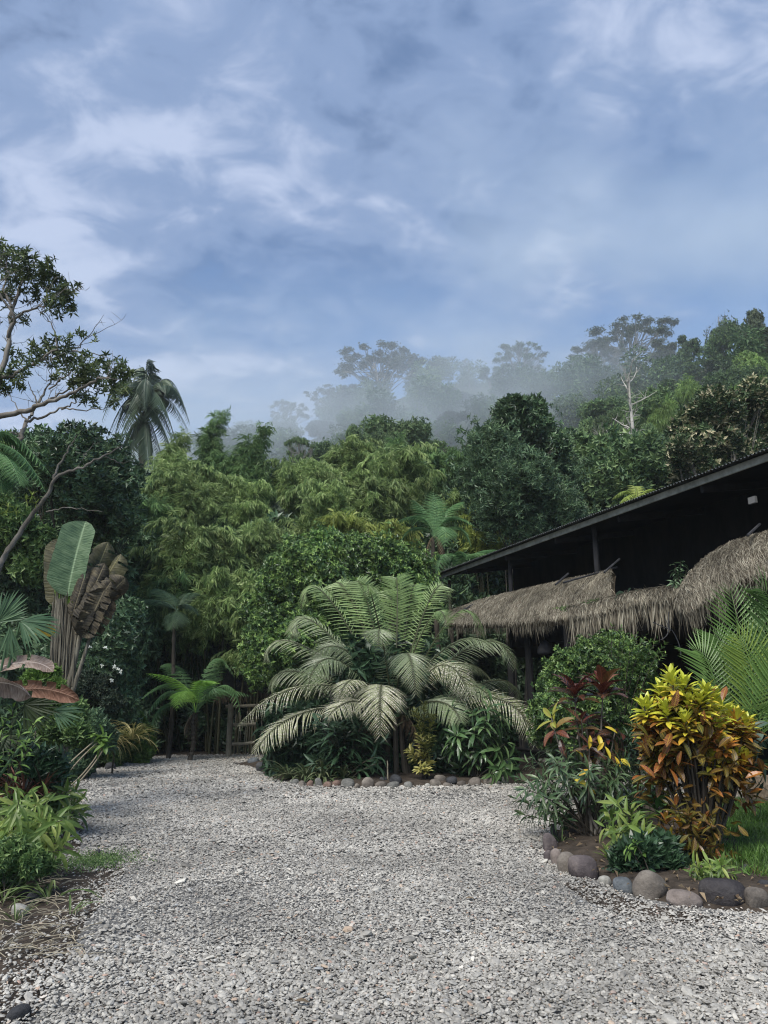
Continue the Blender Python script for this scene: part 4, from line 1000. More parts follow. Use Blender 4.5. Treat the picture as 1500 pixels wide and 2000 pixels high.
# ------------------------------------------------------------------ the house with metal roof and thatch awnings
def house():
    rng = np.random.default_rng(500)
    EZ = 5.2
    A = P(858, 1127, 1.0); dA = ray(858, 1127); tA = (EZ - CAMZ) / dA[2]; A = np.array([0, 0, CAMZ]) + dA * tA
    dB = ray(1500, 893); B = np.array([0, 0, CAMZ]) + dB * ((EZ - CAMZ) / dB[2])
    d = nrm(A - B); nin = np.array([-d[1], d[0], 0]) * -1
    if nin[0] < 0: nin = -nin
    far, near = A, B - d * 6.0
    Lh = float(np.linalg.norm(far - near))
    def W(u, v, z): return near + d * u + nin * v + np.array([0, 0, z - EZ])     # u along (0 near .. Lh far), v inward
    M_metal = solid_mat('roof_sheet', [(0.030, 0.032, 0.030), (0.060, 0.062, 0.058), (0.10, 0.11, 0.10)], scale=2, bump=.2, rough=.55)
    M_fascia = solid_mat('fascia_board', [(0.15, 0.155, 0.13), (0.27, 0.275, 0.24), (0.40, 0.405, 0.35)], scale=5, stretch=(1, 1, 1), bump=.3, rough=.7)
    M_wood = solid_mat('shade_dark_wood', [(0.006, 0.006, 0.007), (0.012, 0.012, 0.013), (0.020, 0.019, 0.018)], scale=4, stretch=(1, 1, .3), bump=.3, rough=.8, spec=.2)  # dark wood taken near black; the interior's shade is put into the colour
    t = thing('house', 'dark open-sided wooden house with long sloping metal roof and thatch awnings', 'house', W(Lh / 2, 2.5, 0))
    # corrugated sheet: ribs run inward from the eave, the sheet rises 0.16 per metre
    mb = MB(); n = int(Lh / .02); us = np.linspace(0, Lh, n); prof = .017 * np.sin(us / .076 * 2 * np.pi)
    rows = [-.16, 1.5, 3.5, 6.5]
    V = np.concatenate([np.array([W(u, v, EZ + .10 + .16 * v + pz) for u, pz in zip(us, prof)]) for v in rows]); i = np.arange(n - 1)
    F = np.concatenate([np.stack([i + r * n, i + 1 + r * n, i + 1 + (r + 1) * n, i + (r + 1) * n], 1) for r in range(len(rows) - 1)])
    V2 = V.copy(); V2[:, 2] -= .004
    mb.add(V, F); mb.add(V2, F[:, ::-1]); 
    ro = mb.build('roof', M_metal, t, smooth_sh=False)
    mb = MB(); beam(mb, W(-.1, 0, EZ), W(Lh + .1, 0, EZ), .035, .12); mb.build('fascia', M_fascia, t)
    mb = MB(); box_pts = [W(0, .02, EZ + .05), W(Lh, .02, EZ + .05), W(Lh, 6.4, EZ + 1.05), W(0, 6.4, EZ + 1.05)]
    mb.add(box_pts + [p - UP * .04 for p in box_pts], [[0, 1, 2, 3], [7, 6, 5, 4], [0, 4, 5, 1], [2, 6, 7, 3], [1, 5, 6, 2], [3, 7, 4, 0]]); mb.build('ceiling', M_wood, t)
    for k in range(8):
        mb = MB(); u = Lh * (k + .3) / 8; beam(mb, W(u, .1, EZ - .10), W(u, 2.3, EZ + .25), .07, .12); mb.build('rafter', M_raft, t)
    # walls: upper storey along the whole length, lower storey only on the near part
    def wall(u0, u1, v0, v1, z0, z1):
        mb = MB(); a, b = W(u0, v0, 0), W(u1, v1, 0); beam(mb, np.array([a[0], a[1], (z0 + z1) / 2]), np.array([b[0], b[1], (z0 + z1) / 2]), .1, z1 - z0)
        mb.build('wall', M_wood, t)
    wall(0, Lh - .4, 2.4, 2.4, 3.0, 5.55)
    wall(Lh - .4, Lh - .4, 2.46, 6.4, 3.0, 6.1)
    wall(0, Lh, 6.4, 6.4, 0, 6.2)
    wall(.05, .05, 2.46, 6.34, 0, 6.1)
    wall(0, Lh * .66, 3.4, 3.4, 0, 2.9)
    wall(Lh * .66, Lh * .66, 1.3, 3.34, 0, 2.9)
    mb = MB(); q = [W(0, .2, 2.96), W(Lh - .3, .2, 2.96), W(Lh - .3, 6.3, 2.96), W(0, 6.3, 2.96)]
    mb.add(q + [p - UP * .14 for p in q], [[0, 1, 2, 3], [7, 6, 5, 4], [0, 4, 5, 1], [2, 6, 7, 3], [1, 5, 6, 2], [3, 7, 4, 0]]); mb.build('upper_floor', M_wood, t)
    # posts
    for px, Y, z1, r in ((1003, 18.2, 3.4, .085), (1040, 17.4, 3.3, .085), (905, 20.5, 3.5, .08), (1120, 15.6, 3.2, .085)):
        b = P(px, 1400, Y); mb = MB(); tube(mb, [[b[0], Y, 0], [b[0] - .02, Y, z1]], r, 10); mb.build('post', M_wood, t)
    for u in (Lh * .60, Lh * .80):
        a = W(u, .35, 2.8); mb = MB(); tube(mb, [a, a + UP * 2.4], .06, 8); mb.build('post', M_raft, t)
    # terrace railing between the posts
    for z in (.45, .8, 1.12):
        mb = MB(); a = P(940, 1400, 19.6); b = P(1070, 1400, 16.6); tube(mb, [[a[0], 19.6, z], [b[0], 16.6, z]], .04, 7); mb.build('rail', M_wood, t)
    # electric box on the wall under the eave
    mb = MB(); c = P(1470, 977, 11.6); beam(mb, c + d * .07, c - d * .07, .05, .11); mb.build('lamp_panel', M_panel, t)
    # pole struts that hold the awnings
    for (x0, y0, x1, y1, Y) in ((905, 1192, 925, 1180, 19.0), (1085, 1142, 1110, 1120, 15.8), (1180, 1118, 1210, 1092, 14.6), (1460, 1046, 1484, 1024, 11.2), (1100, 1138, 1205, 1108, 15.2)):
        mb = MB(); tube(mb, [P(x0, y0, Y), P(x1, y1, Y + .4)], .022, 6); mb.build('strut', M_post2, t)
    # lintel beams below the thatch
    mb = MB(); tube(mb, [P(900, 1200, 19.6), P(1190, 1178, 14.9)], .06, 7); tube(mb, [P(1190, 1190, 14.9), P(1330, 1170, 13.2)], .06, 7); mb.build('beam', M_wood, t)

    # ---- thatch
    M_th = leaf_mat('thatch_strand', [(0.065, 0.055, 0.043), (0.130, 0.112, 0.088), (0.195, 0.174, 0.138), (0.268, 0.244, 0.196), (0.360, 0.334, 0.275)], rough=.85, trans=.05, spec=.1, patch=.35, patchscale=1.6)
    M_thb = solid_mat('thatch_core', [(0.045, 0.035, 0.025), (0.090, 0.072, 0.050), (0.140, 0.115, 0.080)], scale=30, stretch=(1, 1, .3), bump=1, bdist=.03, rough=.95)
    STR = T_strip(3, .042, .5, .3, prof=lambda q: np.clip(1 - q ** 3, .1, 1))
    STL = T_strip(3, .044, .25, .3, prof=lambda q: np.clip(1 - q ** 3, .1, 1))
    def awning(top, bot, fringe, seed, dens=1.0, frn=150, longf=0, flw=1.0):
        """top, bot: rows of (px, py, Y); strands lie on the sheet between them and hang below bot by `fringe` metres"""
        rg = np.random.default_rng(seed)
        Tt = np.array([P(*q) for q in top]); Bb = np.array([P(*q) for q in bot]); k = 40
        f = np.linspace(0, 1, k)
        def rs(Q): 
            s = np.linspace(0, 1, len(Q)); return np.stack([np.interp(f, s, Q[:, j]) for j in range(3)], 1)
        Tt, Bb = rs(Tt), rs(Bb); m = 9; g = np.linspace(0, 1, m)
        bulge = np.sin(g * np.pi * .5)
        out_ = nrm(np.cross(Tt[-1] - Tt[0], Bb[0] - Tt[0])); 
        if out_[2] < 0: out_ = -out_
        S = Tt[:, None] * (1 - g[None, :, None]) + Bb[:, None] * g[None, :, None] + out_ * (np.sin(g * np.pi) * .09)[None, :, None]
        aw = MB(); idx = (np.arange(k - 1)[:, None] * m + np.arange(m - 1)[None]).ravel(); F = np.stack([idx, idx + 1, idx + m + 1, idx + m], 1)
        thick = np.cross(nrm(Tt[-1] - Tt[0]), UP); Vt = S.reshape(-1, 3); Vb = Vt - out_ * .16
        aw.add(Vt, F); aw.add(Vb, F[:, ::-1])
        for e in (0, m - 1):
            ii = np.arange(k) * m + e; n_ = k
            VV = np.concatenate([Vt[ii], Vb[ii]]); j = np.arange(n_ - 1); aw.add(VV, np.stack([j, j + 1, j + 1 + n_, j + n_], 1))
        core = aw.build('thatch_awning', M_thb, t)
        st = MB()
        Ls = np.linalg.norm(Bb - Tt, axis=1).mean(); Lw = np.linalg.norm(np.diff(Tt, axis=0), axis=1).sum()
        n = int(Lw * Ls * 2500 * dens)
        a = rg.random(n) * (k - 1); b = rg.random(n) * .98 * (m - 1); ai, bi = a.astype(int), b.astype(int); fa, fb = (a - ai)[:, None], (b - bi)[:, None]
        Q = (S[ai, bi] * (1 - fa) + S[ai + 1, bi] * fa) * (1 - fb) + (S[ai, bi + 1] * (1 - fa) + S[ai + 1, bi + 1] * fa) * fb
        dn = nrm(S[ai, bi + 1] - S[ai, bi])
        side = nrm(S[np.minimum(ai + 1, k - 1), bi] - S[np.maximum(ai - 1, 0), bi])
        D = dn + side * rg.normal(0, .30, (n, 1)) + out_ * rg.uniform(.02, .40, (n, 1))
        scatter(st, STR, Q + out_ * rg.uniform(0, .03, (n, 1)), D, out_ + rg.normal(0, .4, (n, 3)), rg.uniform(.10, .24, n), rg.uniform(.6, 1.4, n), rg.random(n), rg)
        nf = int(Lw * frn * 1.3)
        a = rg.random(nf) * (k - 1); ai = a.astype(int); fa = (a - ai)[:, None]; lay = rg.random(nf) ** 1.5
        Q = Bb[ai] * (1 - fa) + Bb[ai + 1] * fa; Q = Q - out_ * (lay * .14)[:, None] - (Bb - Tt)[ai] * (rg.random(nf) * .18)[:, None]
        lo = .5 + .5 * np.sin(a * .9 + seed) * np.sin(a * .37 + 1)
        D = np.array([0, 0, -1.0]) + rg.normal(0, .10, (nf, 3)) + nrm(Bb - Tt)[ai] * .25
        scatter(st, STL, Q, D, out_ + rg.normal(0, .5, (nf, 3)), fringe * (.65 + .5 * lo) * rg.uniform(.55, 1.25, nf), rg.uniform(.6, 1.3, nf) * flw * .8, rg.random(nf), rg)
        for i in range(longf):
            j = rg.integers(k); q = Bb[j] + rg.normal(0, .02, 3)
            mloc = rg.integers(2, 5)
            scatter(st, STL, q + rg.normal(0, .025, (mloc, 3)), np.array([0, 0, -1.]) + rg.normal(0, .05, (mloc, 3)), rg.normal(0, 1, (mloc, 3)), fringe * rg.uniform(1.3, 2.0, mloc), .5, rg.random(mloc), rg)
        so = st.build('strands', M_th, t); so.parent = core
        return S, Bb
    awning([(888, 1192, 20.6), (940, 1170, 19.6), (1040, 1146, 17.6), (1120, 1128, 16.4), (1196, 1112, 15.2)],
           [(872, 1216, 19.6), (930, 1216, 18.4), (1010, 1215, 16.8), (1110, 1206, 15.3), (1200, 1186, 14.2)], .30, 511, longf=10)
    awning([(1112, 1190, 15.2), (1180, 1174, 14.5), (1240, 1160, 13.8), (1330, 1146, 12.9)],
           [(1112, 1204, 14.8), (1180, 1190, 14.1), (1240, 1176, 13.4), (1330, 1165, 12.5)], .42, 512, dens=1.4, frn=220, longf=26, flw=1.4)
    awning([(1322, 1178, 12.6), (1340, 1128, 12.4), (1378, 1086, 12.2), (1430, 1056, 11.9), (1530, 1026, 11.2)],
           [(1338, 1196, 12.0), (1362, 1176, 11.7), (1400, 1158, 11.4), (1450, 1132, 11.0), (1560, 1112, 10.2)], .30, 513, dens=1.15, frn=260, longf=8)
    return W, Lh
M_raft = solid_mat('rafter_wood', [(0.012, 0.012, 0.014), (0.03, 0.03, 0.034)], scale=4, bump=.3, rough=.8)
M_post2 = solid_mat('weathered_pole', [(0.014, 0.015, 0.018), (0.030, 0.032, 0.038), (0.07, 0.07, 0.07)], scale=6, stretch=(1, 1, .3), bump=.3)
M_panel = solid_mat('pale_panel', [(0.14, 0.14, 0.14), (0.2, 0.2, 0.19)], scale=10, bump=.1)
HW, HL = house()

# wooden rail fence and small hut behind the drive
M_fw = solid_mat('weathered_rail', [(0.075, 0.065, 0.045), (0.150, 0.135, 0.100), (0.240, 0.220, 0.170)], scale=4, stretch=(1, 1, 1), bump=.5)
def rail_fence():
    Y = 21.6; t = thing('rail_fence', 'rustic wooden rail fence with round posts at the end of the drive', 'fence', (P(500, 1400, Y)[0], Y, 0))
    g = lambda px: P(px, 1400, Y)[0]
    for px, h, r in ((450, 1.45, .085), (540, .95, .085), (612, .85, .07)):
        mb = MB(); tube(mb, [[g(px), Y, -.1], [g(px), Y, h * .5], [g(px) + .01, Y, h]], r, 10); mb.build('post', M_fw, t)
    for x0, x1, z0, z1 in ((456, 500, .88, .90), (456, 500, .36, .40), (545, 610, .38, .40), (440, 520, 1.38, 1.42)):
        mb = MB(); tube(mb, wig(np.random.default_rng(int(x0)), bez([g(x0), Y - .02, z0], [(g(x0) + g(x1)) / 2, Y, z0], [g(x1), Y, z1], 6), .004), .045, 7); mb.build('rail', M_fw, t)
    rng = np.random.default_rng(9)
    mb = MB()
    for i in range(34):
        x = g(455) + (g(640) - g(455)) * i / 33 + rng.normal(0, .02); tube(mb, [[x, Y + .5, 0], [x + rng.normal(0, .03), Y + .5, rng.uniform(1.0, 1.25)]], .012, 4, rng.random())
    mb.build('bamboo_screen', M_fw, t)
rail_fence()
def hut():
    Y = 24; rng = np.random.default_rng(12); t = thing('thatched_hut', 'small open hut with ragged thatch behind the wooden fence', 'hut', (P(500, 1400, Y)[0], Y, 0))
    x = lambda px: P(px, 1400, Y)[0]
    for px in (462, 560):
        mb = MB(); tube(mb, [[x(px), Y, -.1], [x(px), Y, 2.3]], .07, 8); mb.build('post', M_post2, t)
    for a, b in (((462, 1395), (500, 1340)), ((440, 1350), (545, 1350)), ((455, 1362), (540, 1362))):
        mb = MB(); tube(mb, [P(*a, Y - .1), P(*b, Y - .1)], .035, 6); mb.build('beam', M_post2, t)
    mb = MB(); core = MB(); q = [P(425, 1350, Y - .6), P(575, 1350, Y - .6), P(560, 1300, Y + 1), P(450, 1300, Y + 1)]
    core.add(q + [p - UP * .12 for p in q], [[0, 1, 2, 3], [7, 6, 5, 4], [0, 4, 5, 1], [2, 6, 7, 3], [1, 5, 6, 2], [3, 7, 4, 0]])
    n = 2600; u = rng.random(n)[:, None]; v = rng.random(n)[:, None] ** 1.5; Q = (q[0] * (1 - u) + q[1] * u) * (1 - v) + (q[3] * (1 - u) + q[2] * u) * v
    scatter(mb, T_strip(3, .07, .5, .3), Q, nrm(q[0] - q[3]) + np.array([0, 0, -.8]) + rng.normal(0, .3, (n, 3)), rng.normal(0, .5, (n, 3)) + [0, -.6, .6], rng.uniform(.2, .5, n), 1, rng.random(n), rng)
    co = core.build('roof', M_bark_d, t); so = mb.build('thatch', M_straw_leaf, t); so.parent = co
hut()

# ------------------------------------------------------------------ left side: sparse tree, branches, giant leaves, shrubs
M_sparse = leaf_mat('leaf_sparse_tree', [(0.035, 0.060, 0.022), (0.060, 0.095, 0.032), (0.095, 0.140, 0.048), (0.150, 0.190, 0.075)], rough=.45, trans=.2)
LV = T_kite(.28, .25, .2)
TUFT = rosette(np.random.default_rng(8), 7, T_kite(.30, .25, .25), (-.5, 1.0), lmin=.75, stem=.25)
def sparse_tree():
    Y0 = 14.5; rng = np.random.default_rng(600)
    base = np.array([P(-120, 1300, Y0)[0], Y0, 0]); t = thing('tall_sparse_tree', 'tall tree with pale bare limbs and scattered leaf tufts leaning in from the left edge', 'tree', base)
    w = MB(); c = MB()
    def L(pts, r0, r1, dy=0):
        q = []
        n = len(pts)
        for i, (x, y) in enumerate(pts): q.append(P(x, y, Y0 + dy * i / max(n - 1, 1)))
        q = np.array(q); tt_ = np.linspace(0, n - 1, 4 * n); p = np.stack([np.interp(tt_, range(n), q[:, k]) for k in range(3)], 1)
        p[1:-1] += rng.normal(0, .018, (len(p) - 2, 3)); tube(w, p, np.linspace(r0, r1, len(p)), 7, rng.random()); return p
    trunk = [base, base + [.2, 0, 3.5]]
    tube(w, np.array([base, base + [.15, 0, 2.5], P(-90, 1050, Y0), P(-40, 800, Y0)]), [.22, .2, .17, .13], 10)
    A = L([(-60, 850), (-10, 770), (10, 700), (20, 640), (22, 600), (40, 560), (70, 510)], .075, .02, .6)
    A2 = L([(15, 660), (30, 620), (-8, 560), (-15, 500)], .04, .012, -.6)
    A3 = L([(22, 625), (55, 605), (95, 595), (130, 560)], .03, .008, -.5)
    A4 = L([(22, 600), (8, 570), (15, 530), (10, 490)], .03, .01, .5)
    Bm = L([(-60, 820), (10, 813), (60, 800), (100, 782), (150, 765), (190, 740), (215, 738)], .07, .012, -.7)
    B2 = L([(62, 800), (100, 780), (140, 755), (150, 735)], .03, .01, .5)
    C_ = L([(28, 880), (40, 850), (55, 815), (75, 785), (95, 750), (100, 735)], .055, .012, .4)
    L([(50, 822), (90, 812), (125, 795), (150, 785)], .03, .01, -.6)
    D_ = L([(-40, 745), (20, 735), (55, 715), (80, 700), (110, 685), (150, 680), (175, 655)], .045, .010, .3)
    L([(110, 685), (108, 660), (100, 630), (80, 610)], .02, .007, .5)
    for p0 in (((50, 822), (38, 800), (15, 770)), ((75, 790), (66, 765), (55, 745)), ((140, 685), (170, 690), (215, 700)), ((120, 800), (165, 800), (205, 798)), ((95, 760), (140, 725), (185, 718)), ((35, 845), (15, 845), (-20, 860))):
        L(p0, .018, .006, rng.uniform(-.5, .5))
    # twigs
    for i in range(90):
        src = [A, A2, A3, A4, Bm, B2, C_, D_][rng.integers(8)]; s = src[rng.integers(len(src) // 3, len(src))]
        e = s + rng.normal(0, .28, 3) + [.05, 0, .15]; p = wig(rng, bez(s, (s + e) / 2, e, 6), .02); tube(w, p, np.linspace(.009, .003, 6), 4, rng.random())
        for k in range(3): 
            s2 = p[rng.integers(2, 6)]; e2 = s2 + rng.normal(0, .12, 3) + [0, 0, .06]; tube(w, [s2, (s2 + e2) / 2 + rng.normal(0, .01, 3), e2], [.005, .004, .002], 3)
    w.build('trunk', M_bark, t, smooth_sh=True)
    # leaf masses (px, py, radius px, n)
    for (x, y, r, n) in ((15, 510, 34, 130), (50, 505, 30, 110), (90, 520, 26, 90), (30, 545, 34, 110), (75, 550, 34, 120), (110, 560, 28, 90), (130, 570, 22, 60), (105, 595, 32, 100), (135, 600, 16, 35), (5, 580, 26, 60), (40, 620, 16, 24), (5, 480, 14, 30),
                         (-10, 620, 22, 30), (60, 575, 22, 45), (150, 556, 9, 14), (100, 675, 30, 80), (60, 690, 26, 70), (130, 670, 22, 40), (160, 655, 12, 16), (45, 715, 20, 34), (90, 700, 30, 70), (130, 705, 34, 90), (165, 715, 30, 90), (150, 740, 28, 80), (195, 710, 24, 60), (225, 720, 26, 70),
                         (250, 730, 20, 45), (180, 745, 28, 80), (210, 750, 28, 70), (160, 770, 22, 45), (185, 785, 14, 20), (20, 735, 26, 60), (5, 755, 26, 60), (35, 750, 18, 30), (225, 790, 14, 20), (110, 735, 18, 34), (240, 760, 16, 24), (20, 690, 14, 20), (205, 690, 8, 8), (186, 660, 8, 8)):
        q0 = P(x, y, Y0 + rng.uniform(-.6, .6)); k = int(n * .34); q = q0 + rdir(rng, k) * (rng.random((k, 1)) ** .5) * r * Y0 / FPX
        scatter(c, TUFT, q, rdir(rng, k) * .8 + [.15, 0, .2], rdir(rng, k) * .6 + UP * .5, rng.uniform(.12, .19, k), .9, rng.random(k), rng)
    c.build('crown', M_sparse, t)
sparse_tree()
def leaning_branch():
    Y0 = 15.5; rng = np.random.default_rng(610); b = P(-12, 1125, Y0); base = np.array([b[0] - .6, Y0, 0])
    t = thing('leaning_tree', 'thin leaning mossy tree with little air plants, before the dark round-leaved tree', 'tree', base)
    w = MB()
    def L(pts, r0, r1):
        q = np.array([P(x, y, Y0 + .1 * math.sin(i)) for i, (x, y) in enumerate(pts)]); n = len(q); tt_ = np.linspace(0, n - 1, 5 * n)
        p = np.stack([np.interp(tt_, range(n), q[:, k]) for k in range(3)], 1); p[1:-1] += rng.normal(0, .012, (len(p) - 2, 3)); tube(w, p, np.linspace(r0, r1, len(p)), 7)
    tube(w, [base, (base + b) / 2 + [.05, 0, .1], b], [.09, .08, .07], 8)
    L([(-12, 1125), (20, 1070), (60, 1010), (90, 970), (110, 930), (160, 912), (205, 890), (240, 870)], .065, .012)
    L([(105, 935), (120, 900), (140, 870), (150, 850)], .03, .008)
    L([(90, 1000), (130, 990), (200, 1000)], .018, .006); L([(24, 885), (40, 850), (55, 820)], .05, .04); L([(-20, 960), (24, 885)], .06, .05)
    L([(200, 890), (240, 905), (265, 895)], .012, .004); L([(150, 915), (180, 870), (200, 862)], .012, .004)
    w.build('trunk', M_bark, t, smooth_sh=True)
    a = MB()
    for x, y in ((50, 975), (62, 968), (15, 990), (12, 1003), (70, 985), (30, 1000)):
        q = P(x, y, Y0 - .1); k = 12; scatter(a, T_strip(3, .12, .6, .3), np.repeat(q[None], k, 0), rdir(rng, k) * .8 + [0, 0, .5], rdir(rng, k) * .3 + [0, 0, 1], rng.uniform(.12, .2, k), 1, rng.random(k), rng)
    a.build('air_plants', M_areca_y, t)
leaning_branch()

# ---- giant paddle leaves
def paddle_mat(name, cols, rough=.45, trans=.25, stripe=60, amt=.35, spec=.4, dirt=None):
    m, nt = mat_new(name)
    t_ = N_(nt, 'ShaderNodeAttribute', attribute_name='tt'); s_ = N_(nt, 'ShaderNodeAttribute', attribute_name='ss')
    ab = N_(nt, 'ShaderNodeMath', {0: s_.outputs['Fac']}, operation='ABSOLUTE')
    q = N_(nt, 'ShaderNodeMath', {0: ab.outputs[0], 1: -0.06, 2: t_.outputs['Fac']}, operation='MULTIPLY_ADD')
    cv = N_(nt, 'ShaderNodeCombineXYZ', {0: q.outputs[0], 1: s_.outputs['Fac']})
    mp = N_(nt, 'ShaderNodeMapping', {'Vector': cv.outputs[0], 'Scale': (stripe, 1.5, 1)})
    nz = N_(nt, 'ShaderNodeTexNoise', {'Vector': mp.outputs[0], 'Scale': 1.0, 'Detail': 3.0})
    g = N_(nt, 'ShaderNodeNewGeometry'); n2 = N_(nt, 'ShaderNodeTexNoise', {'Vector': g.outputs['Position'], 'Scale': 7.0, 'Detail': 5.0})
    f = N_(nt, 'ShaderNodeMix', {0: .45, 2: nz.outputs[0], 3: n2.outputs[0]})
    f2 = N_(nt, 'ShaderNodeMapRange', {'Value': f.outputs[0], 'From Min': .36, 'From Max': .64})
    c = ramp(nt, f2.outputs[0], [(i / max(len(cols) - 1, 1), c_) for i, c_ in enumerate(cols)])
    md = N_(nt, 'ShaderNodeMath', {0: ab.outputs[0], 1: 0.045}, operation='LESS_THAN')
    mix = N_(nt, 'ShaderNodeMix', {0: md.outputs[0], 6: c, 7: (*[min(v * 1.5, 1) for v in cols[-1]], 1)}, data_type='RGBA')
    bp = N_(nt, 'ShaderNodeBump', {'Height': nz.outputs[0], 'Strength': .7, 'Distance': .02})
    b = N_(nt, 'ShaderNodeBsdfPrincipled', {'Base Color': mix.outputs[2], 'Roughness': rough, 'Specular IOR Level': spec, 'Normal': bp.outputs[0]})
    tr = N_(nt, 'ShaderNodeBsdfTranslucent', {'Color': mix.outputs[2]})
    ms = N_(nt, 'ShaderNodeMixShader', {0: trans, 1: b.outputs[0], 2: tr.outputs[0]}); N_(nt, 'ShaderNodeOutputMaterial', {0: ms.outputs[0]}); return m
M_pad = paddle_mat('paddle_leaf_green', [(0.055, 0.105, 0.055), (0.110, 0.180, 0.090), (0.170, 0.245, 0.135)])
M_padl = paddle_mat('paddle_leaf_lime', [(0.16, 0.28, 0.035), (0.24, 0.38, 0.05)], trans=.35)
M_paddead = paddle_mat('paddle_leaf_dead', [(0.012, 0.010, 0.007), (0.046, 0.037, 0.022), (0.120, 0.100, 0.058)], rough=.7, trans=.12, stripe=40)
M_padold = paddle_mat('paddle_leaf_olive', [(0.030, 0.030, 0.014), (0.070, 0.066, 0.028), (0.120, 0.110, 0.050)], rough=.6, trans=.2, stripe=40)
M_paddry = paddle_mat('banana_leaf_dried', [(0.160, 0.110, 0.085), (0.290, 0.215, 0.175), (0.430, 0.350, 0.300)], rough=.7, trans=.2, stripe=50)
M_padred = paddle_mat('banana_leaf_rust', [(0.110, 0.050, 0.030), (0.220, 0.110, 0.070), (0.330, 0.190, 0.130)], rough=.7, trans=.2, stripe=50)
M_fibre = solid_mat('fibrous_stalk', [(0.035, 0.032, 0.024), (0.120, 0.108, 0.082), (0.300, 0.280, 0.220)], scale=14, stretch=(3, 3, .12), bump=.8, bdist=.02)
def paddle(mb, P0, P1, P2, w, side, fold=.15, n=34, m=7, wave=.02, torn=0, prof=None, rng=None, curl=0.0, wl=1.0, wr=1.0):
    """a big undivided leaf: blade on both sides of a curved midrib, optionally torn into strips"""
    p = bez(P0, P1, P2, n); T = nrm(np.gradient(p, axis=0)); side = np.asarray(side, float); t = np.linspace(0, 1, n)
    S = nrm(side[None] - (T @ side)[:, None] * T); Nn = np.cross(S, T)
    prof = prof or (lambda q: np.clip(np.minimum(np.sqrt(np.clip(q * 5, 0, 1)), 1) * np.sqrt(np.clip((1.0 - q) * 8, 0, 1)) * (1 - .12 * q), .02, 1))
    wd = prof(t) * w / 2
    u = np.linspace(-1, 1, 2 * m + 1)
    V = []
    rr_ = rng or np.random.default_rng(0)
    jag = rr_.normal(0, 1, n)
    for i in range(n):
        a = np.abs(u); k = np.where(u < 0, wl, wr)
        off = u * wd[i] * k * (1 + (.04 if torn else .012) * jag[i] * a)
        zz_ = fold * wd[i] * a * (1 - 0.0) - curl * wd[i] * a ** 2 + wave * np.sin(t[i] * 23 + u * 2) * a * w
        V.append(p[i] + S[i] * off[:, None] + Nn[i] * zz_[:, None])
    V = np.array(V); q = 2 * m + 1
    F = []; gaps = set()
    if torn:
        for s_ in (0, 1):
            for g in rr_.choice(np.arange(3, n - 3), min(torn, n - 8), replace=False): gaps.add((int(g), s_))
    for i in range(n - 1):
        for j in range(2 * m):
            s_ = 0 if j < m else 1; dist = abs(j + .5 - m) / m
            if (i, s_) in gaps and dist > .25: continue
            b = i * q + j; F.append([b, b + 1, b + q + 1, b + q])
    mb.add(V.reshape(-1, 3), F, .5, np.repeat(t, q), np.tile(u, n))
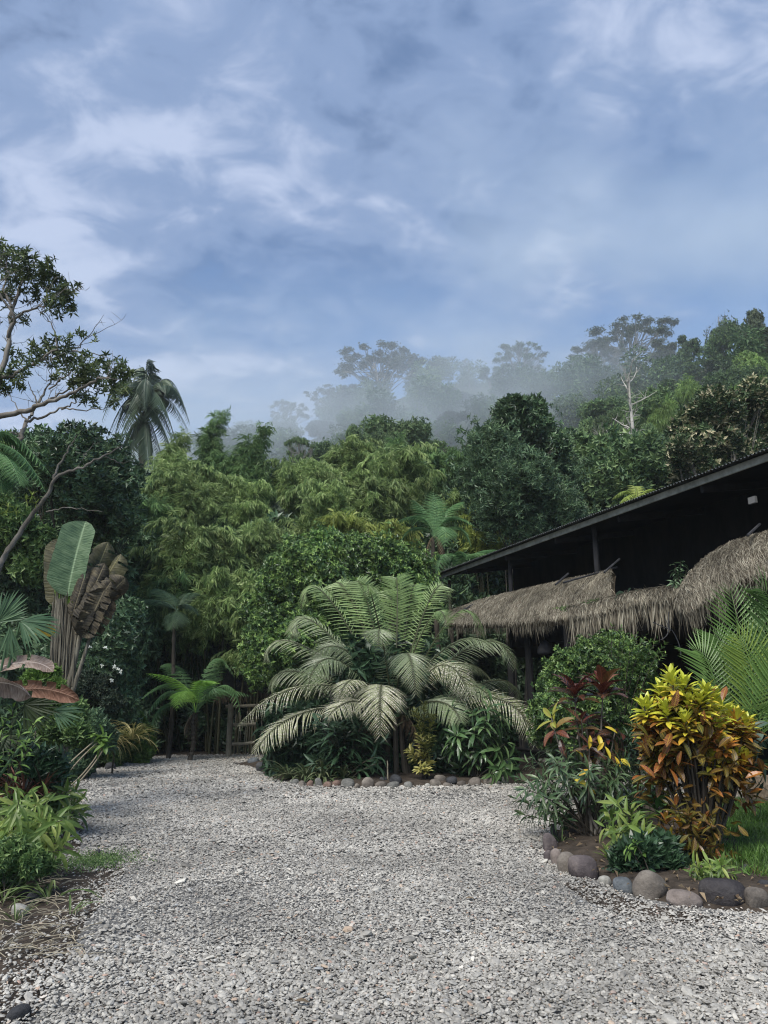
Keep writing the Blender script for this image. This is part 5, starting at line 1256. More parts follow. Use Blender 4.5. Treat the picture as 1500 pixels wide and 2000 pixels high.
def traveller():
    Y = 11.0; rng = np.random.default_rng(620); b = G(128, 1520); base = np.array([P(118, 1400, Y)[0], Y, 0.0])
    t = thing('paddle_leaf_plant', 'paddle-leaved plant with one big upright green leaf and a fan of dark folded dead leaves', 'plant', base)
    st = MB()
    for (x0, y0, x1, y1, w0, w1, dz) in ((112, 1340, 122, 1150, .10, .06, 0), (122, 1345, 138, 1120, .09, .06, .05), (104, 1330, 118, 1170, .08, .06, -.05), (132, 1340, 158, 1170, .09, .05, 0), (112, 1420, 165, 1200, .05, .03, -.1), (128, 1390, 180, 1230, .04, .02, -.12)):
        q0 = P(x0, y0, Y + dz); q0b = np.array([base[0] + rng.normal(0, .04), Y + dz, 0.0]); q1 = P(x1, y1, Y + dz)
        tube(st, np.concatenate([bez(q0b, (q0b + q0) / 2, q0, 4)[:-1], bez(q0, (q0 + q1) / 2 + [rng.normal(0, .02), 0, 0], q1, 10)]), np.concatenate([np.full(3, w0), np.linspace(w0, w1, 10)]), 9, rng.random())
    for i in range(26):
        x = rng.uniform(100, 150); q0 = P(x - 8, 1340, Y - .12 + rng.normal(0, .03)); q1 = P(x + rng.uniform(-6, 10), rng.uniform(1130, 1200), Y - .10); tube(st, wig(rng, bez(q0, (q0 + q1) / 2, q1, 6), .008), np.linspace(.014, .006, 6), 4, rng.random())
    st.build('stalks', M_fibre, t, smooth_sh=True)
    X = np.array([1., 0, 0])
    def leaf(x0, y0, x1, y1, w, mat, dz=0, side=X, dm=(0, 0), lean=0, **k):
        m = MB(); a = P(x0, y0, Y + dz); c = P(x1, y1, Y + dz + lean); mid = P((x0 + x1) / 2 + dm[0], (y0 + y1) / 2 + dm[1], Y + dz - .05)
        paddle(m, a, mid, c, w, side, rng=rng, **k); m.build('leaf', mat, t, smooth_sh=True)
    leaf(132, 1165, 168, 1018, .56, M_pad, dz=-.1, side=np.array([1, .15, 0.]), dm=(-6, 0), fold=.35, wl=1.15, wr=.8, wave=.006)
    leaf(138, 1182, 122, 1105, .34, M_padl, dz=-.05, side=X, fold=.2, wave=.004, wl=1.1, wr=.5)
    leaf(128, 1190, 120, 1050, .42, M_padold, dz=.12, side=X, fold=.1, dm=(-14, 0), wl=1.2, wr=.4, wave=.01)
    for (x0, y0, x1, y1, w, dz, cu, sd) in ((148, 1215, 212, 1058, .40, .10, .9, (1, .4, .1)), (150, 1220, 236, 1082, .40, .05, 1.1, (1, -.3, .4)), (152, 1225, 246, 1128, .40, -.02, 1.0, (.8, .2, .6)), (148, 1225, 205, 1100, .36, -.14, 1.2, (1, .5, -.1)),
                                        (150, 1235, 218, 1135, .38, -.18, .9, (.9, .3, .5)), (146, 1240, 190, 1150, .24, -.24, 1.2, (.8, -.5, .4)), (160, 1232, 236, 1160, .28, .0, .7, (.6, .3, .8)), (140, 1205, 170, 1110, .22, -.2, 1.2, (1, .3, .2))):
        leaf(x0, y0, x1, y1, w, M_paddead if dz < .04 else M_padold, dz=dz, side=np.array(sd), curl=cu, fold=.4, torn=3, wave=.035, lean=rng.uniform(-.1, .15))
    leaf(205, 1150, 160, 1245, .34, M_paddead, dz=-.22, side=np.array([.9, .2, .5]), curl=.8, torn=6, wave=.03)
    leaf(218, 1170, 178, 1240, .26, M_paddead, dz=-.1, side=np.array([.9, .4, .4]), curl=.8, torn=4, wave=.03)
traveller()

def fan_leaf(mb, c, tips_dir, n, L, T=None, W=.1, spread=2.6, up=np.array([0, 0, 1.]), rng=None, droop=.35, mid=.0):
    """pleated palm fan: segments radiate from c around direction tips_dir"""
    d = nrm(tips_dir); s = nrm(np.cross(d, up)); T = T or T_strip(5, W, droop, .5, prof=lambda q: np.clip(np.minimum(.35 + q * 1.6, 1) * (1 - q ** 4), .05, 1))
    a = np.linspace(-spread / 2, spread / 2, n)
    D = np.cos(a)[:, None] * d + np.sin(a)[:, None] * s; Nn = np.cross(s, d) * np.ones((n, 1)); 
    if Nn[0][2] < 0: Nn = -Nn
    Nn = Nn + rng.normal(0, .12, (n, 3))
    scatter(mb, T, np.repeat(np.asarray(c)[None], n, 0), D + rng.normal(0, .03, (n, 3)), Nn, L * (1 - .18 * np.abs(a) / (spread / 2)) * rng.uniform(.9, 1.05, n), 1, rng.random(n), rng)
M_fan = leaf_mat('fan_palm_green', [(0.050, 0.110, 0.055), (0.080, 0.160, 0.080), (0.130, 0.220, 0.120)], rough=.42, trans=.25, patch=.2)
M_fand = leaf_mat('fan_palm_dark', [(0.020, 0.038, 0.014), (0.040, 0.060, 0.020)], rough=.5, trans=.15, patch=.2)
def fan_palm():
    Y = 8.2; rng = np.random.default_rng(630); base = np.array([P(-30, 1400, Y)[0], Y, 0.0])
    t = thing('fan_palm', 'fan palm with torn pleated leaves reaching in from the left edge', 'palm', base)
    def leaf(px, py, dx, dy, L, n, mat, dz=0, spread=2.4, droop=.35, up=(0, -.5, .85)):
        m = MB(); c = P(px, py, Y + dz); e = P(px + dx, py + dy, Y + dz); fan_leaf(m, c, e - c, n, L, spread=spread, rng=rng, droop=droop, up=np.array(up), W=.085)
        tube(m, bez(base + [0, 0, .3], (base + c) / 2 + [0, 0, .35], c, 8), np.linspace(.02, .012, 8), 6); m.build('leaf', mat, t)
    leaf(-5, 1215, 60, -60, .42, 16, M_fan, 0, 1.5, .1, (0, -1, .1))
    leaf(40, 1215, 60, 12, .44, 17, M_fan, -.1, 1.9, .55, (0, -.75, .6))
    leaf(20, 1225, 0, 60, .38, 7, M_fan, -.15, .8, .2, (0, -1, .1))
    leaf(48, 1375, 70, 12, .42, 22, M_fand, .2, 2.6, .2, (0, -1, .1))
    leaf(104, 1388, 60, 12, .34, 13, M_fan, .3, 1.7, .4, (0, -.8, .5))
    leaf(0, 1440, 60, 10, .35, 14, M_fand, .4, 2.2, .5, (0, -.6, .7))
fan_palm()
def banana():
    Y = 7.6; rng = np.random.default_rng(640); base = np.array([P(-90, 1400, Y)[0], Y, 0.0])
    t = thing('banana_plant', 'banana plant with drooping dried pinkish-brown leaves at the left edge', 'plant', base)
    w = MB(); tube(w, [base, base + [0, 0, .8], base + [.05, 0, 1.7]], [.11, .10, .07], 10); w.build('stalk', M_fibre, t)
    def leaf(pts, w_, mat, dz, side, **k):
        m = MB(); a, b, c = [P(x, y, Y + dz + i * .05) for i, (x, y) in enumerate(pts)]; paddle(m, a, b, c, w_, np.array(side, float), rng=rng, n=26, **k); m.build('leaf', mat, t, smooth_sh=True)
    leaf([(-95, 1350), (20, 1310), (62, 1362)], .30, M_paddry, -.15, (.15, -.7, .6), fold=-.1, curl=.35, wave=.02, torn=3)
    leaf([(-80, 1380), (60, 1315), (156, 1368)], .20, M_padred, .15, (.2, -.3, .95), fold=.3, curl=.5, torn=6, wave=.05)
    leaf([(-60, 1330), (60, 1266), (104, 1312)], .17, M_paddry, .5, (.1, .5, .9), fold=.3, curl=.5, torn=2)
    leaf([(-80, 1290), (0, 1240), (40, 1300)], .32, M_pad, .7, (.2, -.5, .8), fold=.2, torn=3)
    leaf([(40, 1235), (78, 1222), (108, 1236)], .15, M_padyel, 1.0, (0, -.4, .9), fold=.2, curl=.3)
M_padyel = paddle_mat('leaf_yellowing', [(0.16, 0.10, 0.02), (0.38, 0.26, 0.03), (0.50, 0.37, 0.06)], trans=.3)
banana()

# ---- plants made of stems with spiral leaves
LANC = T_strip(4, .26, .7, .3, prof=lambda q: np.sin(np.pi * np.clip(q, 0, 1) ** .8) ** .9)
LANCn = T_strip(4, .15, .8, .35, prof=lambda q: np.sin(np.pi * np.clip(q, 0, 1) ** .8) ** .9)
OVAL = T_strip(4, .42, .45, .3, prof=lambda q: np.sin(np.pi * np.clip(q, 0.02, .985)) ** .7)
OVALb = T_strip(5, .50, .9, .25, prof=lambda q: np.sin(np.pi * np.clip(q, 0.02, .985)) ** .7)
STRAP = T_strip(6, .055, 1.7, .5, prof=lambda q: np.clip(np.minimum(.5 + q * 3, 1) * (1 - q ** 3.5), .04, 1))
STRAPs = T_strip(5, .07, .7, .5, prof=lambda q: np.clip(np.minimum(.5 + q * 3, 1) * (1 - q ** 3), .04, 1))
def stem_plant(name, label, cat, base, tips, mat, T, L, per, seed, leafspan=.55, el=.5, dr=.1, r=.008, group=None, stemmat=None, W=1.0, age=None, lvar=.25, headbias=1.0, bend=.25, t=None, distich=False, tipf=.55, partname='leaves'):
    rng = np.random.default_rng(seed); base = np.asarray(base, float)
    if t is None: t = thing(name, label, cat, base, group)
    s, c = MB(), MB()
    for tp in tips:
        tp = np.asarray(tp, float); b0 = base + [rng.normal(0, .04), rng.normal(0, .04), -.02]
        H = np.linalg.norm(tp - b0); ctrl = b0 * .45 + tp * .55; ctrl[2] = b0[2] + (tp[2] - b0[2]) * (.5 + bend); ctrl[:2] = b0[:2] * .6 + tp[:2] * .4
        p = bez(b0, ctrl, tp, 24); tube(s, p[::2] if len(p) > 12 else p, np.linspace(r * 1.4, r * .5, len(p[::2])), 6, rng.random())
        k = per; f = 1 - leafspan * (1 - rng.random(k) ** (1 / headbias) if headbias != 1 else rng.random(k)); f = np.sort(f)
        C = np.stack([np.interp(f * 23, range(24), p[:, j]) for j in range(3)], 1); Tn = nrm(np.stack([np.interp(f * 23, range(24), np.gradient(p[:, j])) for j in range(3)], 1))
        A = nrm(np.cross(Tn, [0.3, .9, .2])); B = np.cross(Tn, A)
        th = np.arange(k) * (np.pi if distich else 2.4) + rng.normal(0, .25, k) + rng.random() * 6
        rad = np.cos(th)[:, None] * A + np.sin(th)[:, None] * B
        e = el + (f[:, None] - (1 - leafspan)) / leafspan * tipf
        D = nrm(rad * np.cos(e) + Tn * np.sin(e) + np.array([0, 0, -dr]) + rng.normal(0, .1, (k, 3)))
        Nn = nrm(Tn + np.array([0, 0, .3]) - rad * .15 + rng.normal(0, .15, (k, 3)))
        if age: rv = np.clip(age(f, C, rng), 0, 1)
        else: rv = rng.random(k)
        size = L * (1 + lvar * (rng.random(k) * 2 - 1)) * (1 - .25 * np.clip((f - .93) / .07, 0, 1))
        scatter(c, T, C + rad * r, D, Nn, size, W, rv, rng)
    s.build('stems', stemmat or M_bark_d, t, smooth_sh=True); c.build(partname, mat, t); return t
def tips_px(lst, Y, dY=.25, seed=0):
    rng = np.random.default_rng(seed); return [P(x, y, Y + rng.normal(0, dY)) for x, y in lst]
def fan_tips(rng, c, n, r, h0, h1):
    return [np.asarray(c) + [r * rng.random() ** .5 * math.cos(a), r * .8 * rng.random() ** .5 * math.sin(a), rng.uniform(h0, h1)] for a in rng.uniform(0, 6.28, n)]
def rosette_plant(name, label, cat, base, n, L, T, mat, seed, el=(.2, 1.4), spreadc=.05, group=None, heads=1, W=1.0, z0=0.0, hs=.2, rmap=None):
    rng = np.random.default_rng(seed); base = np.asarray(base, float); t = thing(name, label, cat, base, group); c = MB()
    for h in range(heads):
        o = base + ([rng.normal(0, hs), rng.normal(0, hs * .7), z0 + rng.random() * z0 * .3] if heads > 1 else [0, 0, z0]); k = n // heads
        a = rng.uniform(0, 6.28, k); e = rng.uniform(*el, k); D = np.stack([np.cos(a) * np.cos(e), np.sin(a) * np.cos(e), np.sin(e)], 1)
        scatter(c, T, o + D * spreadc * [1, 1, .2], D, np.stack([-np.cos(a) * np.sin(e) * .6, -np.sin(a) * np.sin(e) * .6, np.cos(e) + .25], 1) + rng.normal(0, .1, (k, 3)), L * rng.uniform(.6, 1.15, k), W, rng.random(k) if rmap is None else rmap(rng, k), rng)
    if z0 > .1:
        s = MB(); tube(s, [base, base + [.01, 0, z0 * .5], base + [0, 0, z0]], .02, 6); s.build('stem', M_bark_d, t)
    c.build('leaves', mat, t); return t
M_ginger = leaf_mat('leaf_fresh_ginger', [(0.070, 0.130, 0.020), (0.105, 0.185, 0.030), (0.160, 0.250, 0.045), (0.270, 0.320, 0.070)], rough=.4, trans=.3, spec=.45, patch=.25, patchscale=2)
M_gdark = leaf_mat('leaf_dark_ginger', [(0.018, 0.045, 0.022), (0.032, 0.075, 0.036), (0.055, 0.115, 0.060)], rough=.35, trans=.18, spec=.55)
M_yell = leaf_mat('leaf_striped_yellow', [(0.20, 0.21, 0.06), (0.34, 0.31, 0.10), (0.46, 0.40, 0.17)], rough=.5, trans=.3)
M_red = leaf_mat('leaf_red_bromeliad', [(0.020, 0.022, 0.014), (0.045, 0.028, 0.020), (0.130, 0.045, 0.030), (0.230, 0.090, 0.060)], rough=.4, trans=.2, spec=.5)
M_grass = leaf_mat('grass_blade', [(0.060, 0.105, 0.030), (0.100, 0.160, 0.050), (0.170, 0.220, 0.085)], rough=.5, trans=.3)
M_bgreen = leaf_mat('leaf_bright_shrub', [(0.060, 0.130, 0.024), (0.110, 0.210, 0.036), (0.190, 0.320, 0.070)], rough=.45, trans=.3)
M_white = leaf_mat('petal_white', [(0.75, 0.78, 0.72), (0.85, 0.86, 0.82)], rough=.5, trans=.3, patch=.05)
def B_(px, py): g = G(px, py); return np.array([g[0], g[1], 0.0])
# the fresh yellow-green clump at the near left
rng = np.random.default_rng(650)
Yc = 7.0; cB = np.array([P(40, 1400, 7.3)[0], 7.3, 0])
stem_plant('ginger_clump', 'low clump of glossy yellow-green leaves beside the gravel at near left', 'plant', cB,
           tips_px([(x + rng.normal(0, 5), y) for x, y in [(8, 1545), (30, 1560), (55, 1548), (75, 1570), (95, 1560), (112, 1585), (130, 1600), (142, 1620), (20, 1590), (45, 1600), (70, 1610), (98, 1625), (120, 1645), (135, 1660), (15, 1620), (40, 1640), (65, 1650), (90, 1665), (0, 1580), (-20, 1560), (110, 1610), (60, 1585), (-5, 1650), (25, 1660)]], 7.0, .35, 3),
           M_ginger, LANC, .17, 24, 651, leafspan=.6, el=.25, dr=.25, r=.006, distich=False, W=.8, tipf=.4)
stem_plant('ginger_clump', 'smaller yellow-green clump behind the near one, touching the gravel edge', 'plant', np.array([P(125, 1400, 9.6)[0], 9.6, 0]),
           tips_px([(110, 1520), (125, 1515), (140, 1525), (150, 1545), (132, 1545), (118, 1555), (148, 1570), (158, 1590), (138, 1580), (105, 1560)], 9.3, .25, 4), M_ginger, LANC, .2, 15, 652, leafspan=.6, el=.3, dr=.3, r=.006, W=.75)
rosette_plant('bromeliad', 'spiky dark red and green bromeliad behind the yellow-green clumps', 'plant', [P(75, 1400, 8.8)[0], 8.8, .25], 150, .40, STRAPs, M_red, 653, el=(.05, 1.45), heads=5, z0=.22, hs=.16)
rosette_plant('striped_spiky_plant', 'spiky plant with narrow yellow striped leaves leaning over the gravel corner', 'plant', [P(228, 1400, 16.5)[0], 16.5, 0], 190, .72, STRAP, M_yell, 654, el=(.1, 1.5), heads=3, z0=.62, hs=.16, W=.5)
# long pale stems that lean out over the verge and end in leaf tufts
def leaning_stems():
    Y = 10.2; rng = np.random.default_rng(655); base = np.array([P(70, 1400, Y)[0], Y, 0]); t = thing('leaning_shrub', 'shrub of long pale bare stems leaning right and ending in broad leaves', 'shrub', base); w, c = MB(), MB()
    for pts in (((60, 1570), (120, 1500), (190, 1443)), ((75, 1590), (140, 1490), (196, 1446)), ((90, 1570), (170, 1520), (202, 1452)), ((95, 1585), (180, 1510), (206, 1455))):
        a, b, e = [P(x, y, Y - .3 + i * .1) for i, (x, y) in enumerate(pts)]; p = bez(a, b, e, 12); tube(w, np.concatenate([[base + rng.normal(0, .02, 3)], p]), np.linspace(.014, .008, 13), 6, rng.random())
        k = 8; scatter(c, OVAL, np.repeat(e[None], k, 0) + rng.normal(0, .03, (k, 3)), rdir(rng, k) + [.1, -.1, .1], rdir(rng, k) * .3 + UP, rng.uniform(.12, .2, k), .9, rng.random(k), rng)
    w.build('stems', M_pstem, t, smooth_sh=True); c.build('leaves', M_bgreen, t)
M_pstem = solid_mat('pale_stem', [(0.20, 0.17, 0.12), (0.34, 0.30, 0.22)], scale=12, bump=.2)
leaning_stems()
leafy('white_flowering_bush', 'shaded bush sprinkled with a few white blossoms right of the folded dead leaves', 'bush', [(170, 1300, 36), (210, 1290, 36), (240, 1320, 34), (190, 1350, 34), (160, 1250, 26), (230, 1250, 34), (250, 1200, 30), (150, 1390, 30), (200, 1400, 34), (240, 1380, 30), (180, 1440, 30)], 18.5, M_dark, SPR5, .15, 6500, 660, trunk_r=.03, stems=3, dY=.3)
def blossoms():
    Y = 17.3; rng = np.random.default_rng(661)
    for i, (x, y) in enumerate(((151, 1256), (176, 1262), (206, 1265), (200, 1300), (224, 1302), (236, 1312), (232, 1306), (219, 1328))):
        m = MB(); q = P(x, y, Y); k = 6; scatter(m, T_kite(.6, .2, .1), np.repeat(q[None], k, 0), rdir(rng, k) + [0, -.4, 0], rdir(rng, k) * .3 + [0, -1, .3], .065, 1, rng.random(k), rng)
        o = m.build('blossom', M_white, [b for b in bpy.data.objects if b.get('label', '').startswith('shaded bush sprinkled')][0])
blossoms()
leafy('bright_little_bush', 'bright lime-green small-leaved bush between the dried banana leaves and the fibrous stalk', 'bush', [(75, 1325, 18), (95, 1320, 18), (60, 1330, 14), (105, 1340, 14)], 10.2, M_bgreen, SPR5, .08, 1700, 662, trunk_r=.015, dY=.1)
leafy('bright_verge_bush', 'bright green leafy bush at the far left verge under the striped spiky plant', 'bush', [(255, 1420, 24), (275, 1435, 20), (245, 1440, 24), (265, 1460, 26), (230, 1465, 24), (210, 1460, 20), (285, 1465, 14), (225, 1440, 18), (250, 1480, 18), (275, 1480, 12)], 19.6, M_bgreen, SPR5, .12, 5600, 663, trunk_r=.02, dY=.2)
leafy('twiggy_brown_shrub', 'brownish twiggy shrub below the white blossoms', 'shrub', [(160, 1340, 24), (200, 1345, 22), (140, 1360, 20), (220, 1370, 18)], 17.6, M_fern_dk, SPR5, .10, 3400, 664, trunk_r=.015, dY=.15)
leafy('mixed_shrub', 'grey-green shrub of small pointed leaves in the middle of the left verge', 'shrub', [(110, 1440, 28), (145, 1430, 28), (90, 1420, 22), (170, 1450, 24), (130, 1465, 26), (180, 1420, 22), (60, 1450, 26), (160, 1480, 20), (30, 1470, 24), (200, 1440, 22), (130, 1500, 22), (155, 1500, 14), (90, 1480, 26)], 15.6, M_cool, SPR6, .12, 9000, 665, trunk_r=.015, dY=.25, stems=3)
leafy('dark_verge_shrub', 'dark long-leaved shrub at the left edge behind the yellow-green clump', 'shrub', [(0, 1470, 36), (30, 1500, 34), (-10, 1520, 36), (60, 1520, 28), (20, 1540, 30), (90, 1500, 20)], 9.2, M_gdark, SPR8, .17, 3000, 666, trunk_r=.015, dY=.2, stems=3)
leafy('stalk_foot_shrub', 'green shrub hiding the foot of the fibrous stalk', 'shrub', [(110, 1385, 20), (140, 1395, 20), (85, 1400, 20), (120, 1420, 24), (150, 1430, 18), (95, 1440, 22), (70, 1420, 20)], 10.3, M_mid, SPR6, .09, 3600, 656, trunk_r=.012, dY=.12, stems=3)
leafy('verge_ground_bush', 'low dark bush in front of the big stones on the left verge', 'bush', [(170, 1478, 18), (190, 1470, 16), (205, 1478, 14), (225, 1480, 14)], 18.6, M_mid, SPR5, .10, 2200, 667, trunk_r=.01, dY=.1)
leafy('small_herb', 'small dark herb with toothed leaves under the near yellow-green clump', 'herb', [(20, 1665, 24), (60, 1680, 22), (-10, 1680, 24), (90, 1690, 14), (15, 1700, 18)], 6.3, M_mid, SPR5, .055, 1500, 668, trunk_r=.006, dY=.1)
stem_plant('pale_leaf_shrub', 'light green shrub with drooping pointed leaves at the left edge mid height', 'shrub', [P(20, 1400, 8.4)[0], 8.4, 0], tips_px([(10, 1400), (45, 1420), (70, 1405), (25, 1380), (75, 1440), (0, 1430)], 8.4, .2, 8), M_bgreen, LANC, .12, 14, 669, r=.006)
# near-left grasses and debris
def verge_grass():
    rng = np.random.default_rng(670); base = np.array([P(60, 1700, 6.0)[0], 6.0, 0]); 
    lab = ['broad-bladed grass tuft arching right above the dark log', 'grass tuft with a forked top lying over the gravel at near left', 'grass tuft at the left edge with thin drooping blades', 'small grass tuft beside the pale oval stone', 'thin dry grass tuft between the log and the yellow-green clump']
    for i, (px, py, n, L, T, w_) in enumerate(((35, 1745, 16, .50, STRAP, 1.0), (95, 1760, 10, .46, STRAP, .9), (8, 1760, 22, .45, STRAP, .5), (30, 1800, 14, .2, STRAPs, .7), (60, 1720, 20, .34, STRAP, .35))):
        rosette_plant('grass_tuft', lab[i], 'grass', B_(px, py), n, L, T, M_grass, 671 + i, el=(.5, 1.35), W=w_, group='grass tufts on the near left verge')
    st = MB(); q = B_(138, 1790); 
    t = rosette_plant('grass_seedling', 'single young grass plant with three drooping blades growing in the gravel', 'grass', B_(138, 1790), 5, .30, STRAP, M_grass, 679, el=(.9, 1.3), W=1.2)
    # litter
    m = MB()
    for i in range(240):
        x, y = rng.uniform(-20, 190), rng.uniform(1700, 1880); 
        if x > 120 + (y - 1700) * .3: continue
        g = B_(x, y); a = rng.random() * 3.14; L = rng.uniform(.04, .22); d = np.array([math.cos(a) * L, math.sin(a) * L, rng.uniform(-.01, .03)]); tube(m, [g + UP * .02, g + d * .5 + UP * .03, g + d + UP * .018], .003, 4, rng.random())
    o = m.build('dry_litter', M_pstem); tag(o, 'dry twigs and straw lying on the near left verge', 'litter', kind='stuff')
verge_grass()

def left_cover():
    rng = np.random.default_rng(681); c = MB(); n = 17000
    y = rng.uniform(5.6, 20.5, n); ex = np.interp(y, [5.2, 6.3, 7.6, 9.5, 12.5, 16, 18.5, 20.5], [-3.1, -2.95, -3.1, -4.05, -5.1, -6.6, -7.0, -7.2]); x = ex - .15 - rng.random(n) ** 1.4 * 3.2
    z = rng.random(n) * (.10 + .30 * smooth(0, .8, ex - x)) * (.6 + .4 * np.sin(x * 3 + y * 2))
    scatter(c, SPR5, np.stack([x, y, z], 1), rdir(rng, n) * .7 + [0, 0, .6], rdir(rng, n) + UP, rng.uniform(.05, .12, n), 1, rng.random(n), rng)
    o = c.build('ground_cover', M_mid); tag(o, 'low leafy ground cover along the left verge', 'ground cover', kind='stuff')
left_cover()

# ------------------------------------------------------------------ beds, lawn, path
def bed(name, poly, mat, z, h, n=60, kind='structure'):
    xs = [p[0] for p in poly]; ys = [p[1] for p in poly]
    X, Y = np.meshgrid(np.linspace(min(xs), max(xs), n), np.linspace(min(ys), max(ys), n)); ins = inpoly(poly, X, Y)
    D = np.full(X.shape, 9.0)
    for i in range(len(poly)):
        a, b = np.array(poly[i]), np.array(poly[(i + 1) % len(poly)]); ab = b - a; tq = np.clip(((X - a[0]) * ab[0] + (Y - a[1]) * ab[1]) / max(ab @ ab, 1e-9), 0, 1)
        D = np.minimum(D, np.hypot(X - a[0] - tq * ab[0], Y - a[1] - tq * ab[1]))
    D = np.where(ins, D, -D); Z = z - .06 + (h + .06) * smooth(-.12, .45, D) + .012 * np.sin(X * 17) * np.sin(Y * 13 + X * 4)
    V = np.stack([X.ravel(), Y.ravel(), Z.ravel()], 1); i = (np.arange(n - 1)[:, None] * n + np.arange(n - 1)[None]).ravel(); F = np.stack([i, i + 1, i + n + 1, i + n], 1)
    keep = D.ravel()[F].max(1) > -.15
    mb = MB(); mb.add(V, F[keep]); o = mb.build(name, mat, smooth_sh=True); o['kind'] = kind; return o
bed('soil_bed', RIGHT_BED, M_soil, 0.0, .07)
bed('palm_bed', CENTER_BED, M_soil, 0.0, .08)
M_lawn = solid_mat('lawn_ground', [(0.020, 0.040, 0.010), (0.040, 0.075, 0.018)], scale=20, bump=.6, rough=.9)
LAWN = [GP(1385, 1690), GP(1450, 1728), GP(1530, 1740), (5.6, 7.2), (7.6, 9.0), (7.2, 10.2), GP(1395, 1572), GP(1375, 1600)]
bed('lawn', LAWN, M_lawn, 0.0, .10)
def lawn_grass():
    rng = np.random.default_rng(700); n = 26000; xs = [p[0] for p in LAWN]; ys = [p[1] for p in LAWN]
    x = rng.uniform(min(xs), max(xs), n); y = rng.uniform(min(ys), max(ys), n); k = inpoly(LAWN, x, y); x, y = x[k], y[k]; n = len(x)
    c = MB(); D = np.stack([rng.normal(0, .45, n), rng.normal(0, .45, n), np.ones(n)], 1)
    scatter(c, T_strip(2, .10, .7, .3, prof=lambda q: 1 - q ** 2), np.stack([x, y, np.full(n, .08)], 1), D, rdir(rng, n), rng.uniform(.05, .12, n) * (1 + .5 * np.sin(x * 3) * np.sin(y * 4)), 1, rng.random(n), rng)
    o = c.build('grass', leaf_mat('lawn_blade', [(0.045, 0.115, 0.016), (0.075, 0.170, 0.026), (0.115, 0.230, 0.040)], rough=.5, trans=.3, patch=.4, patchscale=2.0)); tag(o, 'short bright green lawn behind the right stone-edged bed', 'grass', kind='stuff')
lawn_grass()
M_flag = solid_mat('flagstone', [(0.12, 0.11, 0.095), (0.22, 0.205, 0.18), (0.32, 0.30, 0.27)], scale=3, bump=.5, rough=.85)
def path():
    mb = MB(); rng = np.random.default_rng(710)
    a = B_(1300, 1566); b = B_(1560, 1560)
    for i in range(26):
        x = rng.uniform(2.6, 8); y = rng.uniform(10.6, 13.2); r = rng.uniform(.25, .45); k = 8; an = np.sort(rng.uniform(0, 6.28, k)); P_ = [[x + r * 1.3 * math.cos(q), y + r * .7 * math.sin(q)] for q in an]
        z = .015 + rng.uniform(0, .02) + i * .0012; V = [[*q, z] for q in P_] + [[*q, z - .03] for q in P_]
        mb.add(V, [list(range(k))], rng.random()); mb.add(V, [[j, j + k, (j + 1) % k + k, (j + 1) % k] for j in range(k)], rng.random())
    o = mb.build('stone_path', M_flag); o['kind'] = 'structure'
path()

# ------------------------------------------------------------------ stones
def stone_mat(name, c1, c2, c3, split=.5, scale=2.2):
    m, nt = mat_new(name); tcx = N_(nt, 'ShaderNodeTexCoord'); oi = N_(nt, 'ShaderNodeObjectInfo')
    ad = N_(nt, 'ShaderNodeVectorMath', {0: tcx.outputs['Object'], 1: oi.outputs['Random']}, operation='ADD')
    n1 = N_(nt, 'ShaderNodeTexNoise', {'Vector': ad.outputs[0], 'Scale': scale * 2, 'Detail': 3.0}); n2 = N_(nt, 'ShaderNodeTexNoise', {'Vector': ad.outputs[0], 'Scale': 38.0, 'Detail': 7.0, 'Roughness': .7})
    f = N_(nt, 'ShaderNodeMix', {0: .3, 2: n1.outputs[0], 3: n2.outputs[0]})
    c = ramp(nt, f.outputs[0], [(split - .16, c1), (split, c2), (split + .16, c3)])
    bp = N_(nt, 'ShaderNodeBump', {'Height': n2.outputs[0], 'Strength': .9, 'Distance': .014}); b = N_(nt, 'ShaderNodeBsdfPrincipled', {'Base Color': c, 'Roughness': .75, 'Specular IOR Level': .3, 'Normal': bp.outputs[0]})
    N_(nt, 'ShaderNodeOutputMaterial', {0: b.outputs[0]}); return m
SM = {'brown': stone_mat('stone_brown', (.065, .056, .048), (.150, .130, .110), (.260, .232, .195)), 'purple': stone_mat('stone_purple', (.042, .034, .035), (.090, .074, .074), (.170, .142, .132)),
      'grey': stone_mat('stone_grey', (.070, .070, .065), (.150, .148, .135), (.250, .245, .225)), 'blue': stone_mat('stone_blue', (.075, .085, .092), (.150, .165, .178), (.260, .275, .285)),
      'pink': stone_mat('stone_pink', (.120, .098, .086), (.210, .175, .155), (.330, .285, .255)), 'pale': stone_mat('stone_pale', (.190, .180, .155), (.310, .300, .265), (.430, .420, .380)),
      'two': stone_mat('stone_twotone', (.030, .027, .030), (.060, .054, .054), (.230, .225, .200), .52, 1.2), 'red': stone_mat('stone_red', (.090, .058, .046), (.160, .105, .082), (.240, .175, .140)), 'dark': stone_mat('stone_dark', (.020, .021, .024), (.045, .046, .050), (.090, .090, .090))}
import bmesh
